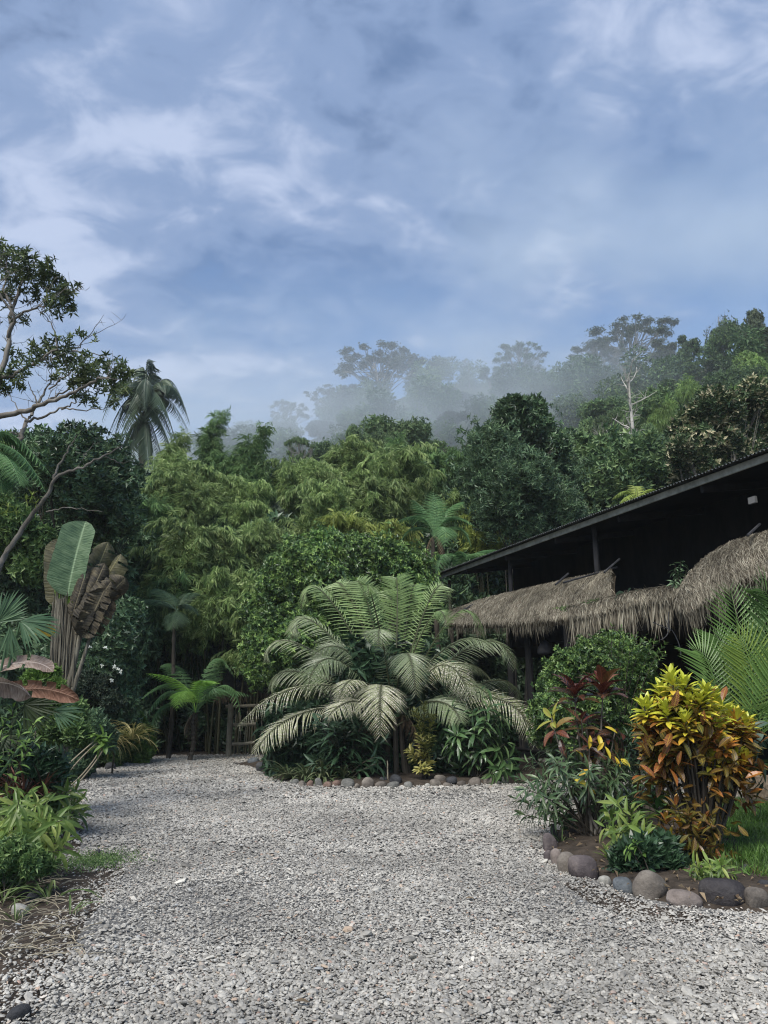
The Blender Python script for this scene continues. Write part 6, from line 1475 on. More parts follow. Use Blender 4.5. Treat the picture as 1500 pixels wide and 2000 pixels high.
def stone(px, py, wpx, hpx, kind, label, seed, group=None, name='stone', ang=.0, depth=1.0, cat='stone', z=0.0):
    rng = np.random.default_rng(seed); g = G(px, py + hpx * .42, z); Y = g[1]; W_ = wpx * Y / FPX * .5 * .93; H = hpx * Y / FPX * .5 * 1.15
    bm = bmesh.new(); bmesh.ops.create_icosphere(bm, subdivisions=4, radius=1); a, b, c = rng.uniform(0, 6, 3)
    for v in bm.verts:
        p = np.array(v.co); s = 1 + .17 * math.sin(p[0] * 2.3 + a) * math.sin(p[1] * 2.1 + b) + .07 * math.sin(p[2] * 3.1 + c + p[0] * 2) + .02 * math.sin(p[0] * 9 + b) * math.sin(p[1] * 8 + p[2] * 7 + a)
        q = p * s; q = np.sign(q) * np.abs(q) ** .84; v.co = (q[0] * W_, q[1] * (W_ * .8 * depth), q[2] * H)
    me = bpy.data.meshes.new(name); bm.to_mesh(me); bm.free()
    for p in me.polygons: p.use_smooth = True
    me.materials.append(SM[kind]); o = bpy.data.objects.new(name, me); col.objects.link(o); o.location = (g[0], g[1] + W_ * .5, z + H * .52); o.rotation_euler = (0, rng.normal(0, .12) + ang, rng.uniform(-.5, .5))
    tag(o, label, cat, group); return o
GR = 'stones edging the right bed'
for i, (x, y, w, h, k, lb) in enumerate([
 (1084, 1628, 15, 30, 'dark', 'narrow upright dark stone at the far tip of the right bed edging'),
 (1077, 1653, 30, 36, 'purple', 'rounded mauve-brown stone second from the far tip of the right bed edging'),
 (1071, 1674, 16, 22, 'purple', 'small stone wedged low on the gravel side below the mauve-brown one'),
 (1090, 1678, 25, 32, 'pink', 'small pinkish stone between the mauve-brown one and the leaning pair'),
 (1112, 1688, 36, 38, 'brown', 'tan and brown stone leaning against the big purple-brown one'),
 (1141, 1698, 58, 42, 'purple', 'big purple-brown dome stone at the left bend of the right bed'),
 (1184, 1722, 27, 17, 'pale', 'small pale flat stone right of the big purple-brown one'),
 (1219, 1731, 36, 30, 'blue', 'blue-grey stone with a dark side in the front edge of the right bed'),
 (1276, 1735, 62, 44, 'brown', 'large warm brown dome stone in the middle of the front edge'),
 (1342, 1760, 66, 26, 'pink', 'long low pinkish stone lying half out in the gravel'),
 (1422, 1748, 82, 52, 'two', 'largest stone of the edging, pale grey on its left and near black on its right'),
 (1484, 1760, 44, 38, 'brown', 'brown stone cut by the right edge next to the largest one'),
 (1500, 1735, 30, 24, 'dark', 'dark stone resting above the brown one at the right edge'),
 (1466, 1706, 24, 28, 'dark', 'slate-coloured rock behind the largest stone by the lawn'),
]): stone(x, y, w, h, k, lb, 720 + i, GR, depth=.85)
CS = [(574, 1528, 18, 13, 'grey', 'greyish stone at the left end of the palm bed edging'), (589, 1531, 14, 11, 'brown', 'small brown stone second from the left end of the palm bed edging'), (605, 1532, 14, 12, 'red', 'small reddish stone third from the left of the palm bed edging'),
 (621, 1529, 15, 17, 'grey', 'upright round grey stone fourth from the left of the palm bed edging'), (638, 1534, 18, 12, 'red', 'flat reddish-brown stone fifth from the left in front of the strap-leaved clumps'), (656, 1532, 17, 14, 'red', 'orange-red stone sixth from the left of the palm bed edging'),
 (678, 1531, 25, 17, 'grey', 'wide grey stone between the orange-red one and a tiny one'), (697, 1536, 11, 9, 'brown', 'tiny brown stone right of the wide grey one'), (719, 1530, 25, 19, 'brown', 'tall tan dome stone left of the pale stick'),
 (743, 1533, 21, 13, 'brown', 'tan stone just left of the foot of the pale stick'), (768, 1534, 26, 13, 'grey', 'low olive-grey stone just right of the pale stick'), (797, 1534, 19, 13, 'grey', 'grey stone below the left side of the yellow spotted croton'),
 (835, 1535, 12, 8, 'pale', 'tiny pale stone below the yellow spotted croton'), (850, 1531, 24, 15, 'brown', 'tan dome stone right of the yellow spotted croton'), (875, 1535, 22, 10, 'brown', 'flat tan stone halfway along the right part of the palm bed edging'),
 (902, 1532, 18, 12, 'brown', 'small brown stone under the long-leaved shrub'), (929, 1529, 28, 17, 'brown', 'broad dark tan stone under the right side of the long-leaved shrub'), (956, 1525, 24, 17, 'brown', 'rounded stone third from the right end of the palm bed edging'),
 (972, 1529, 11, 8, 'grey', 'little grey stone tucked in second from the right end of the palm bed edging'), (984, 1526, 22, 14, 'grey', 'grey-green stone at the right end of the palm bed edging')]
for i, (x, y, w, h, k, lb) in enumerate(CS): stone(x, y, w, h, k, lb, 740 + i, 'stones edging the palm bed')
for i, (x, y, w, h, k, lb) in enumerate([(773, 1524, 26, 17, 'dark', 'dark stone in the second row behind the pale stick'), (861, 1522, 24, 15, 'brown', 'half-hidden stone in the second row right of the spotted croton'), (750, 1523, 16, 12, 'dark', 'small half-buried dark stone in the second row left of the pale stick'), (884, 1524, 22, 14, 'dark', 'dark shaded stone in the second row under the long-leaved shrub')]):
    stone(x, y, w, h, k, lb, 770 + i, 'stones edging the palm bed', z=.03)
for i, (x, y, w, h, k, lb) in enumerate([(494, 1487, 24, 15, 'blue', 'blue-grey angular rock at the left end of the palm bed'), (512, 1498, 26, 16, 'dark', 'dark jagged rock in front of the blue-grey one'), (522, 1483, 20, 15, 'dark', 'lichen-covered rock behind the jagged one'), (535, 1502, 26, 12, 'dark', 'low mossy rock beside the strap-leaved clump'), (545, 1488, 18, 14, 'brown', 'brown rock at the foot of the middle fence post')]):
    stone(x, y, w, h, k, lb, 780 + i, 'rocks at the left end of the palm bed', name='rock', cat='rock')
for i, (x, y, w, h, k, lb) in enumerate([(172, 1507, 26, 16, 'dark', 'dark round stone at the left corner of the gravel'), (186, 1512, 6, 6, 'pale', 'tiny pale stone beside the dark round one on the left verge'), (196, 1490, 13, 13, 'pink', 'small upright pinkish stone on the left verge'), (212, 1498, 22, 15, 'dark', 'black stone at the left verge right of the pinkish one'), (232, 1492, 16, 9, 'brown', 'low brown stone nearest the bright verge bush'), (248, 1488, 14, 8, 'grey', 'low grey stone at the end of the left verge'),
   (36, 1780, 34, 17, 'pale', 'pale speckled oval stone at near left'), (62, 1756, 30, 18, 'dark', 'dark weathered rock behind the pale oval stone'), (35, 1742, 46, 16, 'purple', 'rotting dark log-like rock under the grass tufts'), (28, 1985, 40, 24, 'dark', 'dark stone at the bottom left corner'), (190, 1745 - 80, 11, 10, 'dark', 'small black stone lying alone on the gravel near the moss')]):
    stone(x, y, w, h, k, lb, 790 + i, 'loose stones on the left verge')

# ------------------------------------------------------------------ palm bed plants
YB = 15.2
def bx(px, Y=YB): return P(px, 1400, Y)[0]
STRAPm = T_strip(6, .075, 1.5, .5, prof=lambda q: np.clip(np.minimum(.5 + q * 3, 1) * (1 - q ** 3.5), .04, 1))
M_strap = leaf_mat('leaf_strap', [(0.045, 0.072, 0.030), (0.075, 0.110, 0.045), (0.150, 0.170, 0.090)], rough=.4, trans=.2, spec=.5)
for i, (px, Y, L, n, lb) in enumerate([(565, 15.3, .55, 46, 'strap-leaved clump at the left end of the palm bed'), (600, 15.0, .62, 60, 'strap-leaved clump with pale drooping leaves second from the left in the palm bed'), (632, 15.0, .6, 56, 'strap-leaved clump third from the left, merging with the dark ginger'), (672, 15.0, .5, 40, 'small strap-leaved clump directly behind the wide grey stone')]):
    rosette_plant('strap_leaf_plant', lb, 'plant', [bx(px, Y), Y, .05], n, L, STRAPm, M_strap, 800 + i, el=(.35, 1.45), group='strap-leaved clumps in the palm bed')
def dtips(rng, px0, px1, py0, py1, n, Y): return [P(rng.uniform(px0, px1), rng.uniform(py0, py1), Y + rng.normal(0, .25)) for _ in range(n)]
r8 = np.random.default_rng(81)
stem_plant('dark_ginger', 'dark glossy ginger clump with arching stems left of the palm centre', 'plant', [bx(675), YB, .05], dtips(r8, 612, 750, 1395, 1500, 28, 15.1), M_gdark, LANC, .36, 13, 811, leafspan=.75, el=.45, dr=.25, r=.009, W=.75)
stem_plant('dark_ginger', 'taller dark ginger stems standing in the shade just right of the first clump', 'plant', [bx(720, 15.8), 15.8, .05], dtips(r8, 680, 760, 1380, 1470, 12, 15.7), M_gdark, LANC, .36, 11, 812, leafspan=.7, el=.5, dr=.25, r=.009, W=.75)
M_spot = leaf_mat('leaf_spotted_croton', [(0.055, 0.080, 0.020), (0.130, 0.160, 0.035), (0.300, 0.290, 0.070), (0.440, 0.390, 0.120)], rough=.4, trans=.2, spec=.5, speck=((.42, .40, .15), 60, .56))
def spot():
    Y = 14.9; rng = np.random.default_rng(820); base = np.array([bx(828, Y), Y, .05])
    t = stem_plant('spotted_croton', 'upright croton with small rounded yellow-spotted leaves in front of the palm', 'shrub', base, [P(x, y, Y + rng.normal(0, .08)) for x, y in ((828, 1375), (812, 1390), (845, 1400), (820, 1420), (840, 1440), (830, 1455))], M_spot, OVAL, .15, 34, 821, leafspan=.45, el=.5, dr=.05, r=.01, W=.85, age=lambda f, C, r: .05 + .35 * r.random(len(f)))
    stem_plant('', '', '', base, [P(x, y, Y - .1 + rng.normal(0, .06)) for x, y in ((822, 1440), (800, 1465), (826, 1472), (838, 1490), (808, 1480), (832, 1505), (820, 1500))], M_spot, OVAL, .16, 20, 822, leafspan=.4, el=.5, dr=.05, r=.008, W=.8, age=lambda f, C, r: .5 + .5 * r.random(len(f)), t=t, partname='yellow_leaves')
spot()
M_long = leaf_mat('leaf_long_glossy', [(0.024, 0.060, 0.022), (0.040, 0.095, 0.032), (0.075, 0.150, 0.050), (0.120, 0.200, 0.080)], rough=.32, trans=.18, spec=.6)
def starhead_shrub(label, pts, Y, base, L, per, seed, mat=M_long, dY=.25, name='long_leaved_shrub', T=LANCn, span=.28, W=1.2, r=.010, group=None):
    rng = np.random.default_rng(seed)
    return stem_plant(name, label, 'shrub', base, [P(x, y, Y + rng.normal(0, dY)) for x, y in pts], mat, T, L, per, seed, leafspan=span, el=.15, dr=.42, r=r, W=W, tipf=.9, group=group, bend=.15)
rs_ = np.random.default_rng(83)
pts = [(940, 1345), (905, 1375), (880, 1385), (930, 1390), (960, 1370), (985, 1385), (870, 1400), (900, 1410), (925, 1420), (950, 1405), (985, 1420), (965, 1440), (885, 1430), (905, 1450), (940, 1460), (990, 1450), (975, 1475), (955, 1490), (925, 1485), (900, 1500), (1000, 1480), (985, 1500), (940, 1505), (880, 1450), (965, 1510)]
starhead_shrub('dark glossy shrub of long drooping leaves at the right end of the palm bed', pts, 15.0, [bx(925), YB, .05], .34, 13, 830, W=1.35)
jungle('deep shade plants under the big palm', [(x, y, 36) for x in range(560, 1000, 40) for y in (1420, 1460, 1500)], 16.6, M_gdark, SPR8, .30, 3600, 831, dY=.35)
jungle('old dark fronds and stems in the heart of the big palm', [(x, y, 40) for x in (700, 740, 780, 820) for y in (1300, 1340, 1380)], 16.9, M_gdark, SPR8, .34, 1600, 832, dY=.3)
mb = MB(); q = P(757, 1532, 14.8); q[2] = 0; tube(mb, wig(np.random.default_rng(4), bez(q, q + [0.01, 0, .2], q + [-.01, 0, .42], 7), .006), [.015] * 4 + [.013, .012, .008], 6); o = mb.build('stick', M_pstem, origin=q); tag(o, 'thin pale stick standing upright at the front of the palm bed', 'stick')
def cloth():
    Y = 17.6; q = P(613, 1408, Y); mb = MB(); n, m = 16, 9; V = []
    for i in range(n):
        for j in range(m):
            u = j / (m - 1) - .5; v = i / (n - 1); V.append(q + [u * (.30 - .12 * v) + .07 * v, .05 * math.sin(u * 14 + v * 2), .35 - v * .72 - .1 * u])
    V = np.array(V); i = (np.arange(n - 1)[:, None] * m + np.arange(m - 1)[None]).ravel(); F = np.stack([i, i + 1, i + m + 1, i + m], 1); mb.add(V, F); mb.add(V + [0, .012, 0], F[:, ::-1])
    o = mb.build('cloth', solid_mat('teal_cloth', [(0.010, 0.11, 0.10), (0.020, 0.19, 0.17)], scale=6, bump=.3), origin=q, smooth_sh=True); tag(o, 'teal green cloth hanging behind the dark ginger under the palm fronds', 'cloth')
cloth()

# ------------------------------------------------------------------ right bed plants
CRO = [(0.46, 0.52, 0.030), (0.66, 0.58, 0.035), (0.64, 0.44, 0.030), (0.46, 0.150, 0.025), (0.22, 0.046, 0.022), (0.065, 0.028, 0.018), (0.028, 0.042, 0.014)]
M_croton = leaf_mat('croton_leaf', CRO, rough=.33, trans=.22, spec=.5, vein=(0.60, 0.45, 0.05), veinfreq=62, patch=.2, patchscale=3)
CR2 = [(0.28, 0.34, 0.030), (0.16, 0.075, 0.030), (0.110, 0.026, 0.022), (0.060, 0.018, 0.020), (0.035, 0.022, 0.016), (0.050, 0.050, 0.018)]
M_croton_r = leaf_mat('croton_leaf_red', CR2, gain=.85, rough=.3, trans=.18, spec=.55, vein=(0.34, 0.12, 0.06), veinfreq=50, patch=.25, patchscale=3)
def heads(c, rng, pos, n, L, T, age0, spanz, updir=None, W=1.0, open_=(.15, 1.25)):
    """a terminal whorl: young erect leaves at the top, older ones spreading and hanging below"""
    f = np.sort(rng.random(n)); a = np.arange(n) * 2.4 + rng.random() * 6; el = open_[1] - (open_[1] - open_[0]) * (1 - f) ** .8 * 1.15
    el = el + rng.normal(0, .12, n); up = nrm(np.array([rng.normal(0, .12), rng.normal(0, .12), 1.]) if updir is None else np.asarray(updir, float)); A = nrm(np.cross(up, [.2, .9, .1])); B = np.cross(up, A)
    rad = np.cos(a)[:, None] * A + np.sin(a)[:, None] * B; D = rad * np.cos(el)[:, None] + up * np.sin(el)[:, None]; C = np.asarray(pos) - up * (1 - f)[:, None] * spanz
    Nn = up * np.cos(el)[:, None] - rad * np.sin(el)[:, None] + up * .15 + rng.normal(0, .1, (n, 3))
    scatter(c, T, C + rad * .008, D, Nn, L * rng.uniform(.75, 1.12, n) * (1 - .15 * f), W, np.clip(age0 + (1 - f) ** .8 * .80 + rng.normal(0, .10, n), 0, 1), rng)
def big_croton():
    Y = 7.7; rng = np.random.default_rng(900); base = np.array([P(1352, 1400, Y)[0], Y, .05]); t = thing('croton', 'large croton shrub glowing yellow and orange in the right bed', 'shrub', base)
    H = [(1312, 1325), (1290, 1340), (1335, 1345), (1265, 1378), (1275, 1400), (1300, 1385), (1345, 1370), (1378, 1350), (1395, 1362), (1360, 1395), (1420, 1385), (1440, 1400), (1430, 1420), (1400, 1410), (1325, 1410), (1285, 1430), (1265, 1440), (1270, 1460), (1310, 1440), (1345, 1430), (1380, 1440), (1415, 1450), (1450, 1445), (1462, 1430), (1440, 1470), (1455, 1482),
         (1290, 1470), (1270, 1490), (1310, 1480), (1345, 1475), (1390, 1480), (1420, 1500), (1445, 1505), (1300, 1500), (1400, 1505)]
    st, c, lo = MB(), MB(), MB()
    cen = P(1352, 1440, Y)
    H = H + [(x + rng.normal(0, 14), y + rng.normal(4, 12)) for x, y in H[:24]]
    for i, (x, y) in enumerate(H):
        d = rng.uniform(-.42, .42) if 1290 < x < 1430 else rng.uniform(-.2, .2)
        if y < 1420 and rng.random() < .5: d = -abs(d)
        q = P(x, y, Y + d); v = nrm(q - (cen - [0, 0, .35]))
        low = (y - 1350) / 170.0
        heads(c, rng, q, 30, .165, OVAL, (-.48 if y < 1400 else (-.42, .0, .30)[rng.integers(3)] + .25 * np.clip(low, 0, 1)), .17, updir=v * .6 + [0, -.1, .95], W=.82, open_=(.1, 1.4))
        tube(st, bez(base + rng.normal(0, .03, 3) * [1, 1, 0], base * .3 + q * .7 - [0, 0, .15], q, 12), np.linspace(.016, .006, 12), 6, rng.random())
        k = 9; qq = q - [0, 0, .14] - rng.random((k, 1)) * [0, 0, .22] + rng.normal(0, .05, (k, 3)); scatter(c, OVAL, qq, rdir(rng, k) * .8 + v * .7 + [0, 0, -.25], rdir(rng, k) * .5 + UP + [0, -.3, 0], rng.uniform(.13, .2, k), .85, np.clip(rng.normal(.84, .1, k), .4, 1), rng)
    tube(st, bez(base - [0, 0, .05], base + [.02, 0, .4], base + [-.01, 0, 1.0], 10), np.linspace(.032, .02, 10), 8)
    st.build('stems', M_bark_d, t, smooth_sh=True); c.build('leaves', M_croton, t)
big_croton()
def small_croton():
    Y = 7.45; rng = np.random.default_rng(905); base = np.array([P(1335, 1400, Y)[0], Y, .05]); t = thing('croton', 'small brown-orange croton at the foot of the large yellow croton', 'shrub', base); st, c = MB(), MB()
    for (x, y) in ((1320, 1570), (1345, 1590), (1300, 1600), (1330, 1610), (1360, 1620), (1345, 1640), (1372, 1650), (1320, 1650), (1360, 1670), (1375, 1600), (1310, 1630), (1350, 1690), (1378, 1690)):
        q = P(x, y, Y + rng.normal(0, .12)); heads(c, rng, q, 15, .13, OVAL, .30 + .3 * rng.random(), .12, W=.85); tube(st, bez(base, base * .5 + q * .5, q, 8), np.linspace(.01, .004, 8), 5)
    k = 160; q = base + rng.normal(0, 1, (k, 3)) * [.16, .12, .05] + [.06, 0, 0] + rng.random((k, 1)) * [0, 0, .65]; scatter(c, OVAL, q, rdir(rng, k) + [0, 0, -.8], rdir(rng, k) + [0, -.5, .3], rng.uniform(.07, .14, k), .9, np.clip(rng.normal(.9, .08, k), .6, 1), rng)
    st.build('stems', M_bark_d, t); c.build('leaves', M_croton, t)
small_croton()
def red_croton():
    Y = 8.9; rng = np.random.default_rng(910); base = np.array([P(1140, 1400, Y)[0], Y, .05]); t = thing('croton', 'tall leggy croton with dark red leaves and yellow-green tips', 'shrub', base); st, c = MB(), MB()
    for (x, y, n, L, ag, op, up) in ((1122, 1350, 18, .31, .36, (.3, 1.35), (0, -.1, 1)), (1178, 1338, 17, .34, .10, (.7, 1.4), (.1, -.1, 1)), (1075, 1400, 8, .22, -.35, (-.1, .9), (-.6, -.2, .7)), (1082, 1425, 7, .24, .15, (-.3, .5), (-.5, -.3, .6)), (1180, 1440, 12, .24, .40, (-.4, .8), (.2, -.3, .8)),
                                   (1205, 1425, 8, .24, .55, (-.3, .6), (.6, -.2, .6)), (1150, 1400, 14, .22, .6, (-.4, .9), (0, -.3, .9)), (1150, 1450, 10, .20, .5, (-.4, .8), (0, -.4, .8)), (1135, 1405, 8, .22, .55, (0, 1.1), (-.1, -.2, .9)), (1165, 1475, 9, .2, .3, (-.5, .6), (0, -.4, .7)), (1205, 1460, 6, .22, .75, (-.2, .4), (.5, -.2, .6))):
        q = P(x, y, Y + rng.normal(0, .12)); heads(c, rng, q, n, L * 1.2, OVALb if L > .23 else OVAL, ag, .16, updir=up, W=.72, open_=op)
        tube(st, wig(rng, bez(base + [rng.normal(0, .06), rng.normal(0, .05), 0], base * .4 + q * .6 - [0, 0, .1], q, 14), .006), np.linspace(.017, .007, 14), 7, rng.random())
    k = 12; q = P(1165, 1470, Y - .25) + rng.normal(0, 1, (k, 3)) * [.2, .1, .14]; m2 = MB(); scatter(m2, OVAL, q, rdir(rng, k) * .7 + [0, -.3, -.2], rdir(rng, k) * .4 + [0, -.8, .6], rng.uniform(.12, .18, k), .9, rng.uniform(.2, .36, k), rng)
    m2.build('yellowing_leaves', M_croton, t); st.build('stems', M_bark, t, smooth_sh=True); c.build('leaves', M_croton_r, t)
red_croton()
M_ner = leaf_mat('leaf_narrow_green', [(0.028, 0.062, 0.026), (0.045, 0.092, 0.038), (0.080, 0.140, 0.058), (0.125, 0.185, 0.085)], rough=.35, trans=.2, spec=.55)
rn = np.random.default_rng(92)
ptsn = [(1030, 1490), (1010, 1520), (1005, 1560), (1015, 1590), (1040, 1480), (1060, 1460), (1080, 1480), (1050, 1520), (1070, 1540), (1040, 1560), (1100, 1470), (1110, 1510), (1090, 1560), (1130, 1480), (1150, 1500), (1140, 1540), (1170, 1520), (1190, 1490), (1210, 1510), (1180, 1550), (1220, 1480), (1235, 1520), (1120, 1440), (1090, 1440), (1200, 1470), (1160, 1570), (1060, 1580), (1240, 1550), (1210, 1560), (1100, 1590), (1240, 1480), (1075, 1500), (1150, 1460), (1190, 1530), (1025, 1540)]
starhead_shrub('wide shrub of narrow grey-green leaves around the stems of the dark red croton', ptsn, 8.9, [P(1135, 1400, 8.9)[0], 8.9, .05], .17, 34, 921, mat=M_ner, dY=.35, name='narrow_leaved_shrub', span=.42, W=1.15, r=.008)
starhead_shrub('slender narrow-leaved shrub between the two crotons', [(1225, 1430), (1240, 1455), (1215, 1470), (1250, 1490), (1235, 1520), (1260, 1540), (1230, 1550), (1255, 1440), (1270, 1510), (1245, 1400)], 9.6, [P(1240, 1400, 9.6)[0], 9.6, .05], .15, 22, 922, mat=M_ner, dY=.25, name='narrow_leaved_shrub', span=.45, W=1.1, r=.006)
stem_plant('fresh_ginger', 'bright yellow-green ginger clump in the middle of the right bed', 'plant', [P(1240, 1400, 7.5)[0], 7.5, .05], tips_px([(1180, 1580), (1200, 1568), (1190, 1600), (1215, 1590), (1230, 1575), (1205, 1620), (1225, 1610), (1245, 1590), (1200, 1640), (1240, 1620), (1260, 1600), (1220, 1640), (1180, 1615), (1255, 1630), (1245, 1650)], 7.4, .18, 93), M_ginger, LANC, .17, 15, 931, leafspan=.6, el=.35, dr=.2, r=.006, W=.85)
stem_plant('broad_leaf_plant', 'plant with large upright pointed green leaves just above the bright ginger', 'plant', [P(1275, 1400, 7.8)[0], 7.8, .05], tips_px([(1265, 1535), (1280, 1570), (1295, 1560)], 7.8, .05, 94), leaf_mat('leaf_broad_fresh', [(0.060, 0.150, 0.045), (0.095, 0.210, 0.065), (0.140, 0.270, 0.095)], rough=.35, trans=.3), OVALb, .24, 7, 941, leafspan=.4, el=.5, dr=.1, r=.01, W=.8)
leafy('bedding_herb', 'dark leafy herb at the foot of the bright ginger', 'herb', [(1225, 1680, 16), (1250, 1665, 18), (1270, 1685, 18), (1240, 1695, 14), (1290, 1660, 20), (1300, 1690, 18), (1320, 1700, 14)], 7.2, M_gdark, SPR6, .11, 900, 950, trunk_r=.006, dY=.08, stems=2)
stem_plant('light_herb', 'light green five-leaved herb at the front of the dark leafy herb', 'herb', [P(1240, 1400, 6.95)[0], 6.95, .05], tips_px([(1238, 1645), (1225, 1655), (1250, 1660)], 6.95, .03, 95), M_bgreen, OVAL, .10, 7, 951, leafspan=.25, el=0, dr=.35, r=.004, W=.8)
rosette_plant('seedling', 'tiny bright plant alone on the soil behind the small pale flat stone', 'plant', B_(1195, 1690) + [0, 0, .05], 46, .15, STRAPs, M_ginger, 953, el=(.3, 1.4), W=1.7)
stem_plant('feathery_herb', 'spreading light green herb right behind the largest stone', 'herb', B_(1395, 1728) + [0, 0, .05], tips_px([(1350, 1690), (1370, 1700), (1390, 1695), (1410, 1690), (1430, 1705), (1440, 1720), (1360, 1715), (1380, 1712), (1400, 1708), (1420, 1718), (1352, 1705), (1385, 1685)], 6.75, .08, 96), M_ginger, LANCn, .11, 15, 955, leafspan=.6, el=.3, dr=.2, r=.004, W=1.4)
rosette_plant('grass_tuft', 'curved grass blade tuft growing at the far tip of the right bed', 'grass', B_(1098, 1655) + [0, 0, .05], 6, .22, STRAP, M_grass, 957, el=(.8, 1.4), W=.8)
rosette_plant('yellow_herb', 'small yellow-stemmed plant at the right edge above the dark stones', 'plant', B_(1490, 1722), 30, .16, STRAPs, leaf_mat('leaf_yellow_stem', [(0.35, 0.30, 0.03), (0.5, 0.42, 0.06)], trans=.3), 958, el=(.6, 1.5), W=.5)
# grey-blue big leaf hanging at the right edge, weaver's pot
def edge_leaves():
    Y = 8.0; rng = np.random.default_rng(960); base = np.array([P(1520, 1400, Y)[0], Y, 0]); t = thing('climbing_vine', 'vine with broad bluish leaves hanging at the right edge beside the yellow croton', 'vine', base)
    s, c = MB(), MB(); tube(s, bez(base, base + [.05, 0, .8], P(1510, 1395, Y), 12), .012, 6)
    q = np.array([P(x, y, Y - .05) for x, y in ((1462, 1422), (1478, 1415), (1490, 1430), (1500, 1412), (1472, 1432))]); scatter(c, OVALb, q, np.array([[-.9, -.2, -.3]] * 5) + rng.normal(0, .25, (5, 3)), np.array([[0, -.6, .8]] * 5), .20, .9, rng.random(5), rng)
    k = 60; q = P(1490, 1480, Y + .2) + rng.normal(0, 1, (k, 3)) * [.2, .12, .22]; scatter(c, LANC, q, rdir(rng, k) * .6 + [0, 0, -1], rdir(rng, k) + [0, -.8, 0], rng.uniform(.12, .24, k), .7, rng.random(k) * .5, rng)
    s.build('stem', M_bark_d, t); c.build('leaves', leaf_mat('leaf_bluish', [(0.030, 0.055, 0.035), (0.070, 0.120, 0.090), (0.150, 0.220, 0.180)], rough=.4, trans=.2), t)
edge_leaves()
def pot():
    q = B_(1492, 1560); t = thing('planter', 'woven cane planter standing on the paved path at the right edge', 'planter', q); mb = MB(); n = 40; prof = [(.20, 0), (.22, .02), (.26, .16), (.285, .32), (.29, .34), (.27, .34), (.25, .30)]
    a = np.linspace(0, 2 * np.pi, n, endpoint=False); V = []
    for j, (r, z) in enumerate(prof): rr = r * (1 + .012 * (np.arange(n) % 2)); V.append(np.stack([q[0] + rr * np.cos(a), q[1] + rr * np.sin(a), np.full(n, z)], 1))
    V = np.concatenate(V); i = np.arange(len(prof) - 1)[:, None] * n; j = np.arange(n)[None]; F = np.stack([i + j, i + (j + 1) % n, i + n + (j + 1) % n, i + n + j], -1).reshape(-1, 4); mb.add(V, F, .5)
    mb.build('basket', solid_mat('woven_cane', [(0.10, 0.075, 0.05), (0.20, 0.155, 0.11), (0.30, 0.25, 0.18)], scale=30, stretch=(1, 1, .2), bump=.8), t)
    mb = MB(); mb.add(np.concatenate([np.stack([q[0] + .26 * np.cos(a), q[1] + .26 * np.sin(a), np.full(n, .29)], 1)]), [list(range(n))]); mb.build('earth', M_soil, t)
pot()
stem_plant('thin_shoot_shrub', 'slender shrub of thin upright shoots rising above the small-leaved bush', 'shrub', [P(1190, 1400, 12.0)[0], 12.0, 0], tips_px([(1195, 1218), (1188, 1232), (1215, 1222), (1222, 1240), (1245, 1238), (1262, 1236), (1285, 1246), (1300, 1255), (1272, 1250), (1235, 1250), (1160, 1245), (1140, 1262), (1115, 1280), (1090, 1305), (1072, 1330), (1300, 1275)], 11.9, .2, 97), M_citrus, OVAL, .075, 26, 962, leafspan=.35, el=.5, dr=0, r=.006, W=1.0)
